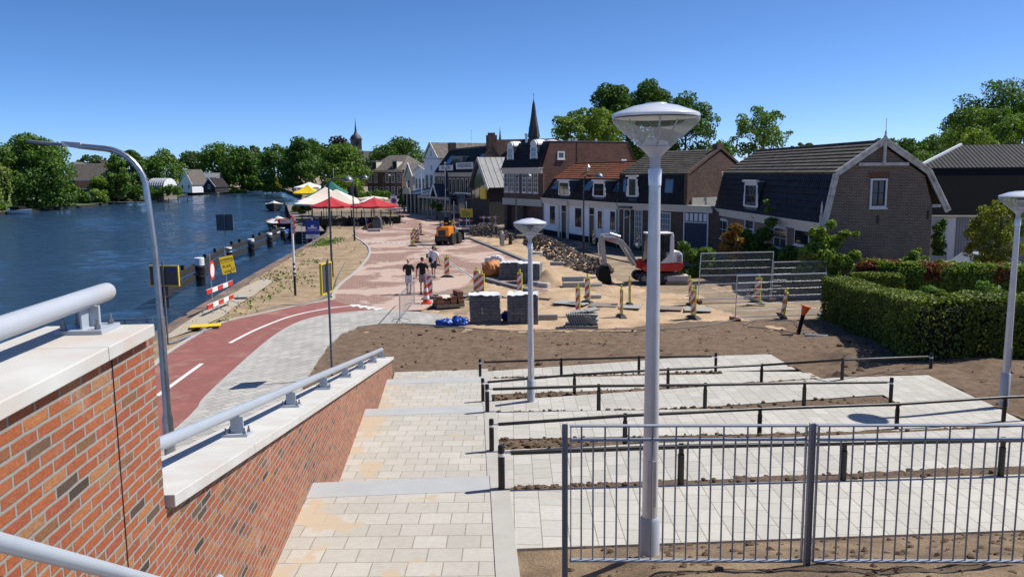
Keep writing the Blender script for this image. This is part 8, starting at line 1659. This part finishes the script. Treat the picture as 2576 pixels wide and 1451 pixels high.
# ================================================================ PEOPLE
def skinned(verts, edges, rad, sub=1):
    me = bpy.data.meshes.new('sk'); me.from_pydata([tuple(v) for v in verts], edges, []); o = bpy.data.objects.new('sk', me); COL.objects.link(o)
    o.modifiers.new('s', 'SKIN'); ss = o.modifiers.new('u', 'SUBSURF'); ss.levels = sub; ss.render_levels = sub
    for i, r_ in enumerate(rad): d_ = me.skin_vertices[0].data[i]; d_.radius = (r_, r_) if not isinstance(r_, tuple) else r_; d_.use_root = i == 0
    dg = bpy.context.evaluated_depsgraph_get(); m2 = bpy.data.meshes.new_from_object(o.evaluated_get(dg)); bpy.data.objects.remove(o); bpy.data.meshes.remove(me); return m2
def m2mb(m2, mb): return mb.add([v.co[:] for v in m2.vertices], [tuple(p.vertices) for p in m2.polygons])
def person(label, loc, rz, legs, arms, shirt, shorts, hair=None, cap=None, height=1.8, sleeve=.55, shoe='sign_back', head_turn=0.0, shirt_long=.0, trousers=False):
    """faces +y; legs = ((knee),(ankle)) x2, arms = ((elbow),(wrist)) x2, left then right"""
    t = thing('person', label, 'person', loc, rz); k = height / 1.8; t.scale = (k, k, k)
    V_ = [(0, 0, .97), (0, .0, 1.12), (0, -.01, 1.33), (0, 0, 1.47), (0, .01, 1.56)]; Rr = [.125, (.14, .105), (.155, .11), (.10, .08), .055]; E = [(0, 1), (1, 2), (2, 3), (3, 4)]; J = {}
    for s, sx in ((0, -1), (1, 1)):
        i = len(V_); V_ += [(sx * .185, 0, 1.44), arms[s][0], arms[s][1]]; Rr += [.062, .046, .033]; E += [(3, i), (i, i + 1), (i + 1, i + 2)]; J['w', s] = i
    for s, sx in ((0, -1), (1, 1)):
        i = len(V_); V_ += [(sx * .095, 0, .89), legs[s][0], legs[s][1]]; Rr += [.088, .058, .038]; E += [(0, i), (i, i + 1), (i + 1, i + 2)]; J['l', s] = i
    body = MB(); m2mb(skinned(V_, E, Rr, 2), body)
    T = Matrix.Translation((0, .02, 1.68)) @ Matrix.Rotation(head_turn, 4, 'Z'); h = MB(); h.ball((0, 0, 0), (.076, .095, .118), 16, 12); h.ball((0, .015, -.07), (.058, .075, .055), 12, 8); h.ball((0, .097, -.015), (.013, .02, .022), 8, 6); h.ball((-.077, -.005, -.01), (.012, .022, .032), 8, 6); h.ball((.077, -.005, -.01), (.012, .022, .032), 8, 6); h.ball((0, .088, -.055), (.024, .01, .007), 8, 5)
    mbM(h, T); body.add(h.v, h.f)
    for s, sx in ((0, -1), (1, 1)):
        w = V(arms[s][1]); e = V(arms[s][0]); d_ = (w - e).normalized(); sd_ = V((0, 1, 0)) if abs(d_.y) < .8 else V((0, 0, 1)); sd_ = (sd_ - d_ * sd_.dot(d_)).normalized(); nn = d_.cross(sd_)
        body.tube([w - d_ * .01, w + d_ * .05, w + d_ * .095], [.03, .042, .036], 8)
        for f in range(4): o_ = w + d_ * .085 + sd_ * (-.03 + .02 * f); l = (.06, .075, .08, .068)[f]; body.tube([o_, o_ + d_ * l * .5 + nn * .008 * sx, o_ + d_ * l + nn * .024 * sx], [.0105, .0095, .007], 6)
        o_ = w + d_ * .035 + sd_ * .036; body.tube([o_, o_ + d_ * .03 + sd_ * .025, o_ + d_ * .065 + sd_ * .028], [.013, .011, .008], 6)
    for s in (0, 1):
        a = V(legs[s][1]); body.tube([a + V((0, -.04, -.04)), a + V((0, .06, -.06)), a + V((0, .15, -.075))], [.038, .04, .026], 8)
    body.build('body', M['skin'], t, smooth=True, uv=False)
    eye = MB()
    for sx in (-1, 1): eye.ball((sx * .031, .085, .015), (.012, .008, .007), 8, 6)
    mbM(eye, T).build('eyes', M['black'], t)
    # shirt: torso plus sleeves, shorts, shoes
    g = .022; L_ = [(0, 0, .87 - shirt_long), (0, 0, 1.08), (0, -.01, 1.33), (0, 0, 1.455), (0, .01, 1.525)]; Rs = [.165, (.172, .132), (.182, .135), (.125, .098), .07]; Es = [(0, 1), (1, 2), (2, 3), (3, 4)]
    for s, sx in ((0, -1), (1, 1)):
        sh = V((sx * .19, 0, 1.44)); e = V(arms[s][0]); i = len(L_); L_ += [tuple(sh), tuple(sh.lerp(e, sleeve)), tuple(sh.lerp(e, sleeve + .25))]; Rs += [.088, .082, .078]; Es += [(3, i), (i, i + 1), (i + 1, i + 2)]
    sm = MB(); m2mb(skinned(L_, Es, Rs, 2), sm); sm.build('shirt', M[shirt], t, smooth=True, uv=False)
    P_ = [(0, 0, 1.06), (0, 0, .93)]; Rp = [(.155, .125), .155]; Ep = [(0, 1)]
    for s, sx in ((0, -1), (1, 1)):
        i = len(P_); hp_ = V((sx * .095, 0, .87)); kn = V(legs[s][0]); P_ += [tuple(hp_), tuple(hp_.lerp(kn, .55)), tuple(hp_.lerp(kn, .95))]; Rp += [.118, .108, .1]; Ep += [(1, i), (i, i + 1), (i + 1, i + 2)]
        if trousers: P_ += [legs[s][1]]; Rp += [.075]; Ep += [(i + 2, len(P_) - 1)]
    sm = MB(); m2mb(skinned(P_, Ep, Rp, 2), sm); sm.build('trousers' if trousers else 'shorts', M[shorts], t, smooth=True, uv=False)
    for s in (0, 1):
        a = V(legs[s][1]); q = MB(); q.ball(a + V((0, .055, -.065)), (.052, .145, .042), 12, 8); q.ball(a + V((0, -.02, -.04)), (.048, .065, .06), 10, 8); q.build('shoe', M[shoe], t, smooth=True)
    if hair: q = MB(); q.ball((0, -.012, .03), (.084, .098, .10), 16, 12); q.v = [v for v in q.v]; mbM(q, T).build('hair', M[hair], t, smooth=True)
    if cap: q = MB(); q.ball((0, -.005, .045), (.086, .102, .085), 16, 10); q.add([(-.07, .07, .05), (.07, .07, .05), (.05, .17, .03), (-.05, .17, .03), (-.07, .07, .06), (.07, .07, .06), (.05, .17, .037), (-.05, .17, .037)], [(0, 3, 2, 1), (4, 5, 6, 7), (0, 1, 5, 4), (1, 2, 6, 5), (2, 3, 7, 6), (3, 0, 4, 7)]); mbM(q, T).build('cap', M[cap], t, smooth=True)
    return t
za = .105
p = W(1029, 739, .045); person('person in black t-shirt and white shorts with shaved head, arms bent in front', p, R(-4), (((-.09, .03, .5), (-.07, -.03, za)), ((.09, .05, .5), (.05, .06, za))), (((-.27, .02, 1.17), (-.2, .22, 1.12)), ((.27, .02, 1.17), (.2, .22, 1.14))), 'shirt_dark', 'short_white', height=1.78)
p = W(1064, 739, .045); p2_ = person('dark haired person in black shirt and mauve shorts, carrying a yellow bag', p, R(-6), (((-.1, .1, .5), (-.1, .02, za)), ((.1, .0, .5), (.12, -.22, za + .05))), (((-.28, -.03, 1.17), (-.3, .0, .92)), ((.28, .02, 1.18), (.36, .06, .93))), 'shirt_black', 'short_mauve', hair='hair', height=1.86)
p = W(1091, 699, .045); p3_ = person('person in white shirt, navy shorts and dark cap with shoulder bag', p, R(-10), (((-.1, .14, .5), (-.1, .12, za)), ((.1, .02, .5), (.11, -.2, za + .04))), (((-.26, .06, 1.2), (-.3, .3, 1.18)), ((.3, -.02, 1.2), (.36, .0, .96))), 'shirt_white', 'short_navy', hair='hair', cap='navy', height=1.84, sleeve=.7, shirt_long=.08)
p = W(1281, 575, .03); person('person in blue top and green trousers stepping through the dark passage', p, R(60), (((-.1, .22, .55), (-.1, .3, za)), ((.1, -.05, .5), (.1, -.35, za + .08))), (((-.26, .1, 1.2), (-.24, .3, 1.1)), ((.26, -.1, 1.2), (.28, .0, 1.0))), 'blue_cloth', 'green_cloth', hair='hair', height=1.72, trousers=True)
hb = V(W(1064, 739, .045)) + Matrix.Rotation(R(-6), 3, 'Z') @ V((.37, .06, .80)) * 1.03
t = thing('hand_bag', 'yellow brown shopping bag hanging from the hand of the man in black', 'bag', hb, R(20)); MB().add([(-.09, -.22, -.42), (.09, -.2, -.45), (.1, .2, -.45), (-.09, .2, -.42), (-.05, -.24, -.06), (.05, -.24, -.06), (.06, .22, -.08), (-.05, .22, -.08)], [(3, 2, 1, 0), (4, 5, 6, 7), (0, 1, 5, 4), (1, 2, 6, 5), (2, 3, 7, 6), (3, 0, 4, 7)]).build('bag_body', M['bag_yellow'], t, bevel=.03)
for x in (-.04, .05): MB().tube([(x, -.12, -.08), (x * .5, -.04, .06), (x * .5, .05, .06), (x, .13, -.08)], .012, 6).build('handle', M['black_matt'], t)
q3 = V(W(1091, 699, .045)); r3 = Matrix.Rotation(R(-10), 3, 'Z')
t = thing('shoulder_bag', 'small black shoulder bag slung across the white shirt', 'bag', q3 + r3 @ V((-.12, -.19, 1.05)) * 1.02, R(-10)); MB().box((0, 0, -.02), (.2, .08, .26)).build('bag_body', M['black_matt'], t, bevel=.02); MB().tube([(.02, .0, .1), (.04, -.005, .25), (.07, .03, .38), (.08, .15, .45)], .012, 6).build('strap', M['black_matt'], t)
t = thing('green_box', 'green printed box held at the side of the man in white', 'box', q3 + r3 @ V((-.36, .36, 1.22)) * 1.02, R(12)); MB().box((0, 0, 0), (.3, .3, .24)).build('carton', M['canvas_green'], t, bevel=.008); MB().bx(-.1, .1, -.155, -.151, -.06, .06).build('print', M['cream'], t)
# ---------------------------------------------------------------- camera, light, world, view
cam = bpy.data.cameras.new('camera'); co_ = bpy.data.objects.new('camera', cam); COL.objects.link(co_)
cam.sensor_width = 36; cam.lens = 36 * FOC / 2576; cam.clip_start = .05; cam.clip_end = 6000
Mx = Matrix((RT, UP, -FWD)).transposed().to_4x4(); Mx.translation = CAM; co_.matrix_world = Mx
S.camera = co_
SUN_EL, SUN_AZ = R(52.5), R(75)
sd = V((math.sin(SUN_AZ) * math.cos(SUN_EL), math.cos(SUN_AZ) * math.cos(SUN_EL), math.sin(SUN_EL)))
sl = bpy.data.lights.new('sun', 'SUN'); sl.energy = 5.0; sl.angle = R(.5); sl.color = (1, .95, .87)
so = bpy.data.objects.new('sun', sl); COL.objects.link(so); so.rotation_euler = sd.to_track_quat('Z', 'Y').to_euler()
w = bpy.data.worlds.new('World'); S.world = w; w.use_nodes = True; nt = w.node_tree
sk = nt.nodes.new('ShaderNodeTexSky'); sk.sky_type = 'NISHITA'; sk.sun_disc = False; sk.sun_elevation = SUN_EL; sk.sun_rotation = SUN_AZ
sk.air_density = .4; sk.dust_density = 0.4; sk.ozone_density = 6.0; sk.altitude = 0
bg = nt.nodes['Background']; bg.inputs['Strength'].default_value = .15
hs = nt.nodes.new('ShaderNodeHueSaturation'); hs.inputs['Saturation'].default_value = 1.12; nt.links.new(sk.outputs[0], hs.inputs['Color'])
nt.links.new(hs.outputs[0], bg.inputs[0])
S.view_settings.view_transform = 'Standard'; S.view_settings.look = 'None'; S.view_settings.exposure = .26; S.view_settings.gamma = 1; S.view_settings.use_curve_mapping = False
S.cycles.max_bounces = 6; S.cycles.transparent_max_bounces = 16; S.cycles.caustics_reflective = False; S.cycles.caustics_refractive = False
